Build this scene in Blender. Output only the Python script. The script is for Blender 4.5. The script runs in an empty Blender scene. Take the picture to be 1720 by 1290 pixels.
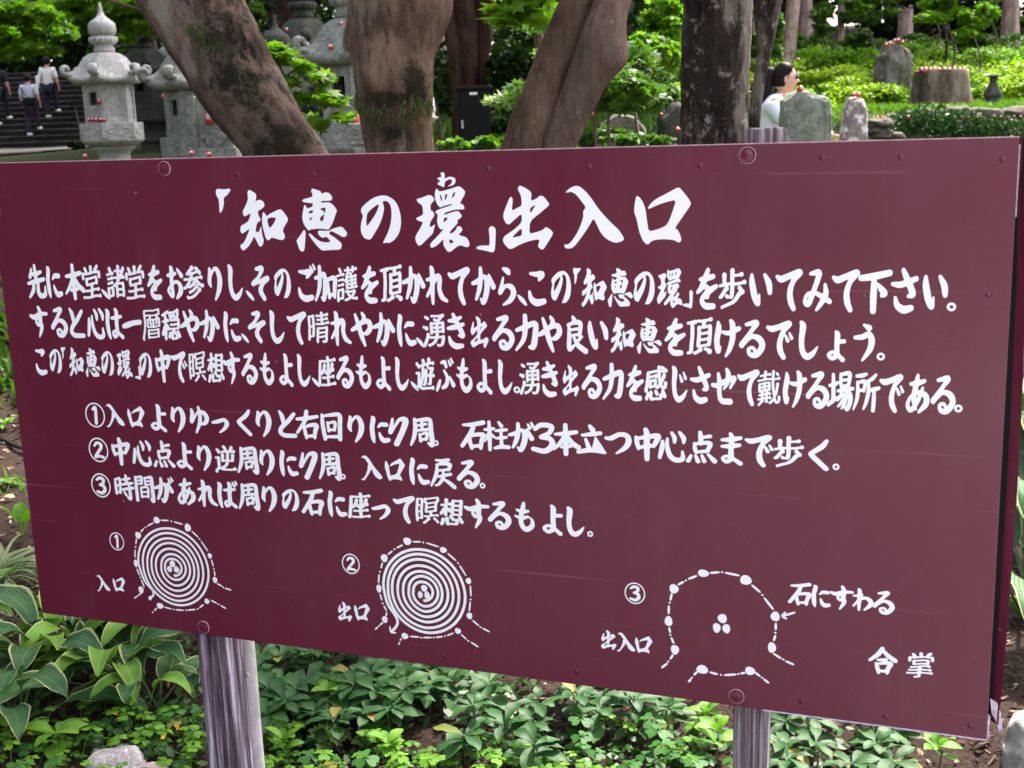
import bpy, bmesh, math, random
from mathutils import Vector, Matrix, noise, geometry

# ------------------------------------------------------------------ camera
scene = bpy.context.scene
COL = scene.collection
F_PX = 2030.0
EYE = Vector((0, 0, 1.55))
DOWN = Vector((.0329, .9769, .2108)).normalized()          # world down, in camera axes (x right, y down, z forward)
_z = Vector((0, 0, 1)); FWD = (_z - DOWN * _z.dot(DOWN)).normalized()
RGT = DOWN.cross(FWD)
def cam2world(v):
    v = Vector(v)
    return Vector((v.dot(RGT), v.dot(FWD), -v.dot(DOWN)))
cam_data = bpy.data.cameras.new('camera')
cam = bpy.data.objects.new('camera', cam_data); COL.objects.link(cam)
r_, u_, b_ = cam2world((1, 0, 0)), cam2world((0, -1, 0)), cam2world((0, 0, -1))
M = Matrix(((r_.x, u_.x, b_.x, EYE.x), (r_.y, u_.y, b_.y, EYE.y), (r_.z, u_.z, b_.z, EYE.z), (0, 0, 0, 1)))
cam.matrix_world = M
cam_data.sensor_width = 36; cam_data.lens = F_PX / 1720 * 36
cam_data.clip_start = .05; cam_data.clip_end = 500
cam_data.dof.use_dof = True; cam_data.dof.focus_distance = 2.35; cam_data.dof.aperture_fstop = 11
scene.camera = cam

# ------------------------------------------------------------------ world, sun, exposure
world = bpy.data.worlds.new('World'); scene.world = world; world.use_nodes = True
SUN_EL, SUN_AZ = 52, 35                                    # azimuth from +Y (view direction) towards +X
wn = world.node_tree; wn.nodes.clear()
sky = wn.nodes.new('ShaderNodeTexSky'); sky.sky_type = 'NISHITA'; sky.sun_disc = False
sky.sun_elevation = math.radians(SUN_EL); sky.sun_rotation = math.radians(SUN_AZ)
sky.air_density = 1.3; sky.dust_density = 4.0; sky.ozone_density = .6
bg = wn.nodes.new('ShaderNodeBackground'); bg.inputs['Strength'].default_value = .15
wo = wn.nodes.new('ShaderNodeOutputWorld')
hs = wn.nodes.new('ShaderNodeHueSaturation'); hs.inputs['Saturation'].default_value = .58      # thin bright haze over the sky
tint = wn.nodes.new('ShaderNodeMix'); tint.data_type = 'RGBA'; tint.blend_type = 'MULTIPLY'; tint.inputs[0].default_value = 1; tint.inputs[7].default_value = (1.05, 1.0, 1.0, 1)
wn.links.new(sky.outputs[0], hs.inputs['Color']); wn.links.new(hs.outputs[0], tint.inputs[6]); wn.links.new(tint.outputs[2], bg.inputs[0]); wn.links.new(bg.outputs[0], wo.inputs[0])
sun_d = bpy.data.lights.new('sun', 'SUN'); sun_d.energy = 3.2; sun_d.angle = math.radians(4); sun_d.color = (1, .95, .86)
sun = bpy.data.objects.new('sun', sun_d); COL.objects.link(sun)
el, az = math.radians(SUN_EL), math.radians(SUN_AZ)
SUN_DIR = Vector((math.sin(az) * math.cos(el), math.cos(az) * math.cos(el), math.sin(el)))
sun.rotation_euler = (-SUN_DIR).to_track_quat('-Z', 'Y').to_euler(); sun.location = (20, 20, 40)
scene.view_settings.view_transform = 'Standard'; scene.view_settings.look = 'None'
scene.view_settings.gamma = 1; scene.view_settings.use_curve_mapping = False
scene.view_settings.exposure = 2.2

# ------------------------------------------------------------------ helpers
def ray(px, py):
    return cam2world(((px - 860) / F_PX, (py - 645) / F_PX, 1))
def at(px, py, D):
    """the point seen at photo pixel (px, py), D metres ahead of the camera"""
    r = ray(px, py); return EYE + r * (D / r.y)
def sstep(a, b, x):
    t = min(1, max(0, (x - a) / (b - a))); return t * t * (3 - 2 * t)
def terr(x, y):
    z = 1.2 * sstep(4.6, 13, y)
    right = sstep(1.5, 4.2, x)
    up = .33 * sstep(13.0, 13.5, y) + 1.05 * sstep(14, 27, y) + 2.0 * sstep(27, 46, y)
    mid = .25 * sstep(13, 20, y) + .5 * sstep(20, 34, y)
    z += right * up + (1 - right) * mid * sstep(-9, -5, x)
    z += (1 - sstep(-9, -5, x)) * .12 * sstep(13, 28, y)
    z += .5 * sstep(2, 9, -y) * 0
    n = .03 * noise.noise((x * .9, y * .9, 0)) + .012 * noise.noise((x * 4, y * 4, 3))
    return z + n
def gp(px, py):
    r = ray(px, py); t = .5
    for _ in range(900):
        p = EYE + r * t
        if p.z <= terr(p.x, p.y): break
        t += .02
    return Vector((p.x, p.y, terr(p.x, p.y)))

def setp(o, label=None, cat=None, group=None, kind=None):
    if label: o['label'] = label
    if cat: o['category'] = cat
    if group: o['group'] = group
    if kind: o['kind'] = kind
    return o
def link(name, me, mat=None, parent=None, smooth=True):
    o = bpy.data.objects.new(name, me); COL.objects.link(o)
    if mat is not None and len(me.materials) == 0:
        for m_ in (mat if isinstance(mat, (list, tuple)) else [mat]): me.materials.append(m_)
    if parent is not None: o.parent = parent
    if smooth: me.polygons.foreach_set('use_smooth', [True] * len(me.polygons))
    return o
def mesh(name, v, f, mat=None, parent=None, smooth=True, uv=None):
    me = bpy.data.meshes.new(name); me.from_pydata([tuple(p) for p in v], [], f)
    if uv:
        l = me.uv_layers.new(name='UVMap'); k = 0
        for p in me.polygons:
            for vi in p.vertices:
                l.data[k].uv = uv[vi]; k += 1
    me.update()
    return link(name, me, mat, parent, smooth)
def frombm(name, bm, mat=None, parent=None, smooth=False):
    me = bpy.data.meshes.new(name); bm.normal_update(); bm.to_mesh(me); bm.free()
    return link(name, me, mat, parent, smooth)
def empty(name, loc, rz=0, label=None, cat=None, group=None, scale=1):
    o = bpy.data.objects.new(name, None); COL.objects.link(o); o.location = loc; o.rotation_euler = (0, 0, rz)
    o.scale = (scale,) * 3; o.empty_display_size = .1
    return setp(o, label, cat, group)
def copy_tree(o, parent=None):
    c = o.copy(); COL.objects.link(c)
    if parent is not None: c.parent = parent
    for ch in list(o.children): copy_tree(ch, c)
    return c
def box(bm, sx, sy, sz, c=(0, 0, 0), bev=0, rot=None):
    r = bmesh.ops.create_cube(bm, size=1); vs = r['verts']
    bmesh.ops.scale(bm, verts=vs, vec=(sx, sy, sz))
    if bev:
        es = list({e for v in vs for e in v.link_edges})
        g = bmesh.ops.bevel(bm, geom=es, offset=bev, segments=2, affect='EDGES', profile=.6)
        vs = list({v for f in g['faces'] for v in f.verts} | {v for v in vs if v.is_valid})
    if rot: bmesh.ops.rotate(bm, verts=vs, matrix=Matrix.Rotation(rot[1], 3, rot[0]))
    bmesh.ops.translate(bm, verts=vs, vec=c); return vs
def lathe(bm, prof, n=24, c=(0, 0, 0), phase=0, lobes=0, amp=0):
    rings = []
    for r, z in prof:
        ring = []
        for i in range(n):
            a = 2 * math.pi * i / n + phase
            rr = r * (1 + (amp * abs(math.sin(lobes * a / 2)) if lobes else 0))
            ring.append(bm.verts.new((c[0] + rr * math.cos(a), c[1] + rr * math.sin(a), c[2] + z)))
        rings.append(ring)
    for A, B in zip(rings, rings[1:]):
        for i in range(n): bm.faces.new((A[i], A[(i + 1) % n], B[(i + 1) % n], B[i]))
    bm.faces.new(rings[0][::-1]); bm.faces.new(rings[-1])
def tube(pts, radii, n=10, seedv=0.0, amp=0.0, freq=3.0, knots=(), vstretch=.45, cap=True):
    """verts, faces of a tapered tube with a rough surface"""
    V, Fc = [], []
    P = [Vector(p) for p in pts]
    up = Vector((0.13, 0.97, 0.2)).normalized()
    for i, p in enumerate(P):
        t = (P[min(i + 1, len(P) - 1)] - P[max(i - 1, 0)]).normalized()
        a = t.cross(up).normalized(); b = t.cross(a).normalized()
        for k in range(n):
            an = 2 * math.pi * k / n
            d = a * math.cos(an) + b * math.sin(an)
            r = radii[i]; q = p + d * r
            if amp:
                nz = noise.fractal((q.x * freq + seedv, q.y * freq, q.z * freq * vstretch), 1.0, 2.0, 4)
                r += nz * amp + (amp * .6 * (1 - 2 * abs(noise.noise((q.x * freq * 6 + seedv, q.y * freq * 6, q.z * freq * 1.6)))) if n > 30 else 0)
                for kc, kr, ka in knots:
                    r += ka * math.exp(-((q - kc).length / kr) ** 2)
            V.append(p + d * r)
    for i in range(len(P) - 1):
        for k in range(n):
            a, b = i * n + k, i * n + (k + 1) % n
            Fc.append((a, b, b + n, a + n))
    if cap:
        Fc.append(tuple(range(n))[::-1]); Fc.append(tuple(range((len(P) - 1) * n, len(P) * n)))
    return V, Fc
def densify(pr, n):
    """Catmull-Rom through (x, y, z, r) points"""
    q = [Vector(p) for p in pr]; q = [2 * q[0] - q[1]] + q + [2 * q[-1] - q[-2]]
    out = []
    for i in range(1, len(q) - 2):
        a, b, c, d = q[i - 1:i + 3]
        for k in range(n):
            t = k / n
            out.append(.5 * ((2 * b) + (c - a) * t + (2 * a - 5 * b + 4 * c - d) * t * t + (3 * b - a - 3 * c + d) * t ** 3))
    out.append(q[-2]); return out

# ------------------------------------------------------------------ materials
def nmat(name, rough=.8):
    m = bpy.data.materials.new(name); m.use_nodes = True
    nt = m.node_tree; b = nt.nodes['Principled BSDF']; b.inputs['Roughness'].default_value = rough; b.inputs['Specular IOR Level'].default_value = .18 if rough > .6 else .5
    return m, nt, b
def N(nt, t, **kw):
    n = nt.nodes.new(t)
    for k, v in kw.items():
        if k in n.inputs: n.inputs[k].default_value = v
        else: setattr(n, k, v)
    return n
def ramp(nt, src, stops):
    r = nt.nodes.new('ShaderNodeValToRGB'); e = r.color_ramp.elements
    while len(e) < len(stops): e.new(.5)
    for el_, (p, c) in zip(e, stops): el_.position = p; el_.color = (*c, 1) if len(c) == 3 else c
    nt.links.new(src, r.inputs[0]); return r.outputs[0]
def coords(nt, scale=(1, 1, 1), kind='Object'):
    tc = nt.nodes.new('ShaderNodeTexCoord'); mp = nt.nodes.new('ShaderNodeMapping'); mp.inputs['Scale'].default_value = scale
    nt.links.new(tc.outputs[kind], mp.inputs[0]); return mp.outputs[0]
def tnoise(nt, vec, scale, detail=6, rough=.6):
    n = N(nt, 'ShaderNodeTexNoise', Scale=scale, Detail=detail, Roughness=rough); nt.links.new(vec, n.inputs['Vector']); return n.outputs['Fac']
def mixc(nt, fac, a, b, mode='MIX'):
    m = nt.nodes.new('ShaderNodeMix'); m.data_type = 'RGBA'; m.blend_type = mode
    for s, v in ((m.inputs[0], fac), (m.inputs[6], a), (m.inputs[7], b)):
        if hasattr(v, 'is_output') or hasattr(v, 'links'): nt.links.new(v, s)
        else: s.default_value = v if isinstance(v, (int, float)) else (*v, 1)
    return m.outputs[2]
def bump(nt, b, h, strength=.5, dist=.01):
    n = N(nt, 'ShaderNodeBump', Strength=strength, Distance=dist); nt.links.new(h, n.inputs['Height']); nt.links.new(n.outputs[0], b.inputs['Normal'])
def m_stone(name, c1, c2, c3=(.03, .035, .028), sc=9, lich=(.42, .43, .40), th=.6, br=.6):
    m, nt, b = nmat(name, .9); v = coords(nt)
    n1 = tnoise(nt, v, sc * .45); n2 = tnoise(nt, v, sc * 4, 8, .7)
    c = mixc(nt, ramp(nt, n1, [(.38, (0,) * 3), (.62, (1,) * 3)]), c1, c2)
    c = mixc(nt, ramp(nt, n2, [(.36, (.7,) * 3), (.52, (0,) * 3)]), c, c3)
    n5 = tnoise(nt, v, sc * .8, 7, .7); c = mixc(nt, ramp(nt, n5, [(.50, (0,) * 3), (.66, (.7,) * 3)]), c, tuple((x + y) / 2 for x, y in zip(c2, c3)))
    n3 = tnoise(nt, v, sc * 1.7, 5, .65)
    st_ = tnoise(nt, coords(nt, (1, 1, .16)), sc * 3.2, 6, .7); c = mixc(nt, ramp(nt, st_, [(.50, (0,) * 3), (.64, (.62,) * 3)]), c, tuple(x * .7 + y * .3 for x, y in zip(c3, c2)))
    c = mixc(nt, ramp(nt, n3, [(th, (0,) * 3), (th + .07, (.75,) * 3)]), c, lich)
    nt.links.new(c, b.inputs['Base Color']); bump(nt, b, n2, br, .02); return m
def stain_mask(nt, src):
    mr = N(nt, 'ShaderNodeMapRange'); mr.inputs['From Min'].default_value = 2.9; mr.inputs['From Max'].default_value = 3.5; mr.inputs['To Min'].default_value = .92; mr.inputs['To Max'].default_value = 0
    nt.links.new(src, mr.inputs[0]); return mr.outputs[0]
def m_bark(name, dark, mid, pale, moss=(.05, .06, .015), mossy=.6, sc=7, pth=.6, stretch=.3, bs=.9, stains=(), patch=None, pt=.50):
    m, nt, b = nmat(name, .92); v = coords(nt, (1, 1, stretch)); v2 = coords(nt)
    n1 = tnoise(nt, v, sc, 9, .68); n2 = tnoise(nt, v2, sc * .7, 8, .72); n3 = tnoise(nt, v2, sc * 3.2, 6, .7); n4 = tnoise(nt, v2, sc * .8, 7, .7)
    n5 = tnoise(nt, v, sc * 6, 9, .75); n6 = tnoise(nt, v2, sc * .16, 4, .6)
    c = ramp(nt, n1, [(.36, dark), (.48, mid), (.60, tuple(x * 1.7 for x in mid))])
    c = mixc(nt, ramp(nt, n5, [(.36, (.85,) * 3), (.5, (0,) * 3)]), c, tuple(x * .5 for x in dark))
    c = mixc(nt, ramp(nt, n2, [(.46, (0,) * 3), (.60, (.75,) * 3)]), c, dark)
    c = mixc(nt, ramp(nt, n6, [(.40, (0,) * 3), (.62, (.45,) * 3)]), c, tuple(x * 1.5 for x in mid))
    if patch:
        np_ = tnoise(nt, coords(nt, (1, 1, .28)), sc * .75, 9, .74); c = mixc(nt, ramp(nt, np_, [(pt, (0,) * 3), (pt + .07, (.85,) * 3)]), c, patch)
    c = mixc(nt, ramp(nt, n4, [(mossy, (0,) * 3), (mossy + .09, (.85,) * 3)]), c, moss)
    c = mixc(nt, ramp(nt, n3, [(pth, (0,) * 3), (pth + .08, (.9,) * 3)]), c, pale)
    vd = N(nt, 'ShaderNodeTexVoronoi', Scale=sc * 9.0); nt.links.new(v2, vd.inputs['Vector'])
    c = mixc(nt, ramp(nt, vd.outputs['Distance'], [(.06, (.55,) * 3), (.13, (0,) * 3)]), c, pale)
    n7 = tnoise(nt, v2, sc * 2.2, 9, .75)
    for ctr, rad in stains:            # dark mossy scars with a ragged outline of their own
        mp = nt.nodes.new('ShaderNodeVectorMath'); mp.operation = 'SUBTRACT'; nt.links.new(v2, mp.inputs[0]); mp.inputs[1].default_value = ctr
        dv = nt.nodes.new('ShaderNodeVectorMath'); dv.operation = 'DIVIDE'; nt.links.new(mp.outputs[0], dv.inputs[0]); dv.inputs[1].default_value = rad
        ln = nt.nodes.new('ShaderNodeVectorMath'); ln.operation = 'LENGTH'; nt.links.new(dv.outputs[0], ln.inputs[0])
        ad = N(nt, 'ShaderNodeMath', operation='MULTIPLY_ADD'); nt.links.new(n7, ad.inputs[0]); ad.inputs[1].default_value = 5.0; nt.links.new(ln.outputs['Value'], ad.inputs[2])
        c = mixc(nt, stain_mask(nt, ad.outputs[0]), c, (.018, .016, .008))
    nt.links.new(c, b.inputs['Base Color'])
    h = N(nt, 'ShaderNodeMath', operation='ADD'); nt.links.new(n1, h.inputs[0]); nt.links.new(n5, h.inputs[1])
    bump(nt, b, h.outputs[0], bs, .03); return m
def m_leaf(name, c1, c2, trans=.45, edge=None, rib=True, rough=.45, island=False, spec=.25):
    """leaf blades: colour varies per leaf, light shines through; u runs -1..1 across the blade"""
    m, nt, b = nmat(name, rough); nt.nodes.remove(b); out = nt.nodes['Material Output']
    if island: rnd = nt.nodes.new('ShaderNodeNewGeometry').outputs['Random Per Island']
    else:
        oi = nt.nodes.new('ShaderNodeObjectInfo'); rnd = oi.outputs['Random']
    c = ramp(nt, rnd, [(0, c1), (.55, tuple((x + y) / 2 for x, y in zip(c1, c2))), (1, c2)])
    v = coords(nt, kind='Generated'); vo = coords(nt)
    nz = tnoise(nt, vo, 30 if not island else 1.1, 3, .5)
    c = mixc(nt, ramp(nt, nz, [(.3, (.0,) * 3), (.75, (.35,) * 3)]), c, tuple(x * 1.7 for x in c2))
    if not island and not edge and 'fallen' not in name:
        c = mixc(nt, ramp(nt, rnd, [(.975, (0,) * 3), (.985, (.75,) * 3)]), c, (.26, .20, .035))
        sn = tnoise(nt, vo, 160, 5, .7); c = mixc(nt, ramp(nt, sn, [(.66, (0,) * 3), (.74, (.6,) * 3)]), c, (.12, .08, .03))
    if rib:
        uv = nt.nodes.new('ShaderNodeUVMap'); sep = nt.nodes.new('ShaderNodeSeparateXYZ'); nt.links.new(uv.outputs[0], sep.inputs[0])
        ab = N(nt, 'ShaderNodeMath', operation='ABSOLUTE'); nt.links.new(sep.outputs[0], ab.inputs[0])
        c = mixc(nt, ramp(nt, ab.outputs[0], [(0, (.5,) * 3), (.06, (0,) * 3)]), c, tuple(min(1, x * 2.2) for x in c2))
        w = N(nt, 'ShaderNodeMath', operation='MULTIPLY'); w.inputs[1].default_value = 34; nt.links.new(ab.outputs[0], w.inputs[0])
        s = N(nt, 'ShaderNodeMath', operation='SINE'); nt.links.new(w.outputs[0], s.inputs[0])
        hb = N(nt, 'ShaderNodeBump', Strength=.35 if edge else .15, Distance=.002); nt.links.new(s.outputs[0], hb.inputs['Height'])
        if edge:
            en = tnoise(nt, uv.outputs[0], 9, 4, .6)
            ad = N(nt, 'ShaderNodeMath', operation='MULTIPLY_ADD'); ad.inputs[1].default_value = .22; nt.links.new(en, ad.inputs[0]); nt.links.new(ab.outputs[0], ad.inputs[2])
            c = mixc(nt, ramp(nt, ad.outputs[0], [(.985, (0,) * 3), (1, (.9,) * 3)]), c, edge)
    d = nt.nodes.new('ShaderNodeBsdfPrincipled'); d.inputs['Roughness'].default_value = rough; d.inputs['Specular IOR Level'].default_value = spec
    t = nt.nodes.new('ShaderNodeBsdfTranslucent'); mx = nt.nodes.new('ShaderNodeMixShader'); mx.inputs[0].default_value = trans
    tc = mixc(nt, 1.0, c, (1.0, 1.25, .45), 'MULTIPLY')
    nt.links.new(c, d.inputs['Base Color']); nt.links.new(tc, t.inputs[0])
    if rib: nt.links.new(hb.outputs[0], d.inputs['Normal'])
    nt.links.new(d.outputs[0], mx.inputs[1]); nt.links.new(t.outputs[0], mx.inputs[2]); nt.links.new(mx.outputs[0], out.inputs[0])
    return m
def m_plain(name, c, rough=.7, var=.25, sc=20, metal=0):
    m, nt, b = nmat(name, rough); v = coords(nt); n = tnoise(nt, v, sc)
    cc = mixc(nt, ramp(nt, n, [(.3, (0,) * 3), (.7, (1,) * 3)]), tuple(x * (1 - var) for x in c), tuple(min(1, x * (1 + var)) for x in c))
    nt.links.new(cc, b.inputs['Base Color']); b.inputs['Metallic'].default_value = metal; bump(nt, b, n, .15, .005); return m

MAT = {}
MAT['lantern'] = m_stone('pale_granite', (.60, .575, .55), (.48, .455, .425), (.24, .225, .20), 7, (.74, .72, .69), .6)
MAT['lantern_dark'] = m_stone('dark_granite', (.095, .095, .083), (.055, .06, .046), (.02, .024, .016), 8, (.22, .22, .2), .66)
MAT['lantern_grey'] = m_stone('grey_granite', (.40, .40, .375), (.28, .285, .26), (.09, .09, .075), 8, (.58, .57, .54), .62)
MAT['mossy'] = m_stone('mossy_green_stone', (.33, .36, .29), (.23, .26, .20), (.09, .09, .065), 6, (.50, .52, .45), .60, .9)
MAT['pinkrock'] = m_stone('pinkish_lichened_stone', (.40, .32, .30), (.27, .22, .20), (.09, .065, .06), 8, (.85, .82, .82), .50, .8)
MAT['rock'] = m_stone('brown_field_stone', (.22, .19, .16), (.13, .115, .09), (.04, .035, .025), 5, (.34, .33, .28), .6, .9)
MAT['whiterock'] = m_stone('white_quartz_rock', (.50, .46, .46), (.33, .30, .31), (.16, .13, .12), 14, (.75, .72, .73), .55, .8)
MAT['path'] = m_stone('path_paving', (.10, .094, .085), (.07, .065, .058), (.03, .028, .024), 3, (.14, .13, .12), .62)
MAT['step'] = m_stone('worn_step_stone', (.23, .22, .20), (.15, .145, .13), (.05, .05, .04), 4, (.30, .29, .27), .6)
MAT['maple_bark'] = m_bark('maple_bark', (.040, .025, .017), (.150, .100, .074), (.36, .34, .31), (.050, .058, .015), .64, 7, .64, patch=(.25, .21, .18), pt=.55)
MAT['warm_bark'] = m_bark('warm_maple_bark', (.040, .024, .014), (.150, .096, .060), (.36, .33, .28), (.045, .05, .012), .66, 7, .66, patch=(.22, .17, .13), pt=.56)
MAT['dark_bark'] = m_bark('dark_lichened_bark', (.005, .004, .003), (.030, .021, .016), (.30, .26, .22), (.030, .034, .010), .66, 6, .565, .22, patch=(.20, .165, .135))
MAT['stump'] = m_bark('hollow_stump_bark', (.010, .007, .005), (.12, .088, .06), (.34, .29, .24), (.05, .055, .02), .6, 4.5, .62, .35, patch=(.22, .17, .13))
MAT['maple_bark_scar'] = m_bark('scarred_maple_bark', (.026, .016, .011), (.150, .100, .075), (.36, .34, .31), (.050, .058, .015), .62, 7, .63, patch=(.27, .225, .19), pt=.555, stains=[(at(395 - 25, 60, 4.4), (.09, .3, .22)), (at(410, 140, 4.35), (.09, .3, .15)), (at(470, 245, 4.35), (.12, .3, .08))])
MAT['warm_bark_scar'] = m_bark('scarred_warm_bark', (.026, .015, .009), (.155, .100, .064), (.36, .33, .28), (.045, .05, .012), .64, 7, .65, patch=(.25, .20, .155), pt=.565, stains=[(at(672, 167, 4.1), (.115, .3, .036)), (at(700, 140, 4.1), (.05, .3, .06)), (at(668, 222, 4.1), (.09, .3, .03))])
MAT['red_bark'] = m_bark('red_cedar_bark', (.012, .006, .005), (.055, .026, .018), (.10, .06, .05), (.03, .03, .01), .72, 9, .7, .06)
MAT['pink_bark'] = m_bark('pinkish_cedar_bark', (.12, .075, .06), (.31, .215, .18), (.45, .38, .33), (.08, .09, .04), .68, 5, .66, .1, .6)
MAT['moss'] = m_leaf('moss_fern', (.022, .032, .006), (.085, .11, .018), .3, island=True, rib=False)
MAT['leaf_maple'] = m_leaf('maple_foliage', (.055, .14, .010), (.17, .30, .02), .55, island=True, rib=False)
MAT['leaf_mid'] = m_leaf('green_foliage', (.028, .07, .012), (.075, .15, .02), .4, island=True, rib=False)
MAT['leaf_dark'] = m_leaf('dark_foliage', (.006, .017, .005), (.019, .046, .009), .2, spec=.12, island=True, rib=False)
MAT['leaf_bright'] = m_leaf('bright_azalea_foliage', (.10, .19, .010), (.27, .37, .015), .45, island=True, rib=False)
MAT['leaf_pale'] = m_leaf('pale_maple_foliage', (.16, .28, .07), (.30, .42, .14), .45, island=True, rib=False)
MAT['ivy'] = m_leaf('ivy', (.012, .045, .010), (.035, .09, .018), .2, island=True, rib=False)
MAT['grass'] = m_leaf('grass', (.045, .11, .012), (.12, .22, .02), .4, island=True, rib=False)
MAT['pachy'] = m_leaf('dark_glossy_leaf', (.008, .040, .010), (.028, .088, .018), .2, rough=.5, spec=.25)
MAT['pachy2'] = m_leaf('bright_young_leaf', (.055, .155, .014), (.125, .26, .02), .3, rough=.5, spec=.25)
MAT['clover'] = m_leaf('clover_leaf', (.035, .125, .010), (.115, .255, .016), .3, rough=.6, spec=.2)
MAT['clover_dark'] = m_leaf('dark_clover_leaf', (.014, .075, .012), (.035, .13, .016), .3, rough=.5)
MAT['hosta'] = m_leaf('hosta_leaf', (.014, .056, .020), (.048, .12, .032), .2, edge=(.40, .42, .19), rough=.5, spec=.25)
MAT['hosta_plain'] = m_leaf('plain_hosta_leaf', (.07, .17, .02), (.13, .26, .03), .25, edge=(.30, .42, .10), rough=.4)
MAT['stripe'] = m_leaf('striped_grass_blade', (.10, .17, .06), (.16, .24, .09), .3, edge=(.62, .62, .48))
MAT['stem'] = m_plain('green_stem', (.09, .14, .04))
MAT['flower'] = m_plain('yellow_petal', (.85, .45, .02))
MAT['yellow_leaf'] = m_leaf('fallen_yellow_leaf', (.55, .5, .12), (.62, .58, .2), .3)
MAT['brown_leaf'] = m_leaf('fallen_brown_leaf', (.22, .13, .07), (.36, .24, .13), .15)
MAT['red'] = m_plain('red_lacquer', (.44, .032, .02), .55, .1)
MAT['white'] = m_plain('white_paint', (.8, .78, .74), .5, .05)
MAT['black'] = m_plain('black_paint', (.004, .004, .005), .65, .2)
MAT['skin'] = m_plain('skin', (.62, .36, .27), .5, .06)
MAT['hair'] = m_plain('black_hair', (.008, .005, .005), .65, .4, 60)
MAT['shirt_white'] = m_plain('white_cotton', (.82, .84, .90), .85, .03, 8)
MAT['shirt_cream'] = m_plain('cream_cotton', (.80, .80, .72), .85, .03, 8)
MAT['shirt_lilac'] = m_plain('pale_lilac_cotton', (.60, .58, .74), .85, .03, 8)
MAT['navy'] = m_plain('navy_cloth', (.018, .02, .035), .85, .2)
MAT['purple'] = m_plain('plum_trousers', (.045, .025, .05), .85, .2)
MAT['wood_grey'] = m_plain('grey_weathered_wood', (.25, .2, .16), .85, .3, 30)
# ------------------------------------------------------------------ brush lettering: strokes, traced title outlines, positions
import numpy as np
def strokes_of(s):  # "x,y,w x,y,w; ..." 
    return [[tuple(float(v) for v in p.split(',')) for p in st.split()] for st in s.split(';') if st.strip()]
STROKES={}
def glyph(c,s): STROKES[c]=strokes_of(s)
def dots(x,y): return f"; {x},{y},6 {x+8},{y+13},10; {x+13},{y-6},6 {x+20},{y+6},9"
glyph('に',"22,6,6 27,14,14 20,45,14 22,80,14 26,98,6; 46,42,6 60,32,13 80,32,14; 50,62,6 56,78,12 68,89,16 86,86,14")
glyph('を',"28,28,7 50,25,14 76,20,12; 58,4,10 48,24,14 34,48,13 20,60,8 44,46,9 56,50,13 54,70,13; 88,44,10 62,56,15 40,72,12 36,84,12 50,94,15 76,94,14")
glyph('お',"20,30,8 40,28,13 60,24,9; 38,5,8 42,14,14 38,50,13 38,88,14 24,84,8 18,74,8 34,60,9 60,48,9 80,58,14 80,78,16 60,96,8; 72,12,8 90,30,14")
glyph('り',"28,10,8 30,20,13 24,48,13 30,62,6; 34,32,4 50,12,9 66,14,14 76,40,17 68,72,15 48,99,7")
glyph('し',"30,3,10 36,14,16 31,50,14 36,80,14 52,93,16 72,84,12 88,66,4")
glyph('そ',"34,10,10 60,9,15 44,32,10 14,52,12 30,50,9 84,36,14 60,52,12 48,72,15 64,94,13")
ko="28,16,8 50,18,12 74,18,16 62,32,8; 22,64,8 28,82,14 50,92,17 80,88,14"
glyph('こ',ko); glyph('ご',ko+dots(80,2))
ka="8,44,10 30,38,13 54,26,11 67,36,15 65,64,16 50,94,13 38,84,5; 42,4,10 42,30,13 34,60,13 20,86,8; 76,22,8 93,52,15"
glyph('か',ka); glyph('が',ka+dots(80,4))
glyph('れ',"30,3,10 34,14,14 32,60,14 32,99,9; 10,36,8 34,32,12 46,28,12 30,52,9 8,80,8; 14,76,6 40,44,8 57,26,13 65,34,14 62,60,13 72,82,14 92,92,9")
glyph('て',"10,20,9 24,26,15 52,18,14 88,9,15 66,30,12 55,56,14 58,80,15 68,97,12")
glyph('で',"6,18,9 22,22,15 48,16,14 82,7,15 62,28,12 50,56,14 52,80,15 64,97,12; 70,38,6 78,52,10; 84,32,6 92,45,9")
glyph('ら',"38,4,8 54,10,15 60,16,10; 36,28,6 28,52,11 22,67,12 44,50,9 68,52,14 77,68,16 62,87,13 34,99,6")
glyph('い',"20,16,8 21,36,15 30,68,16 42,86,12 47,64,5; 66,16,9 80,36,15 84,58,12")
glyph('み',"30,12,8 56,9,15 56,22,13 40,56,12 24,84,14 11,80,9 20,62,9 44,58,9 70,66,12 96,78,12; 80,38,8 83,60,14 68,82,12 52,99,7")
glyph('さ',"12,34,9 40,35,14 88,21,12; 46,1,10 56,18,14 78,55,15 64,62,8; 22,66,8 29,84,14 50,94,17 74,90,14")
glyph('す',"6,30,10 26,35,15 60,24,13 97,22,11; 54,1,10 61,16,14 59,50,14 46,60,12 35,49,9 46,38,8 60,50,10 63,70,14 45,100,6")
glyph('る',"28,12,9 64,7,15 46,30,11 13,66,15 22,62,9 48,44,11 76,50,16 86,70,16 66,92,15 43,92,12 37,78,9 52,74,9 62,84,9")
glyph('と',"24,5,8 34,20,14 40,46,13; 88,12,12 60,40,14 32,62,14 23,80,14 40,92,15 88,92,14")
ha="16,6,8 23,16,15 17,46,14 20,80,14 26,99,7; 42,32,9 64,30,12 92,26,10; 64,3,9 70,14,14 66,50,14 66,80,13 50,93,11 43,80,9 60,74,9 92,93,13"
glyph('は',ha); glyph('ば',ha+dots(84,0))
glyph('や',"6,54,10 26,46,14 56,30,13 84,28,15 90,46,16 74,62,13 56,64,6; 56,3,9 64,16,13 52,30,7; 24,8,9 36,36,14 48,70,15 62,99,9")
glyph('き',"20,20,8 44,18,13 72,9,9; 16,42,9 44,38,14 82,29,10; 40,1,10 52,20,13 78,60,15 62,62,7; 20,68,8 27,84,14 48,94,16 74,92,12")
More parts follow.
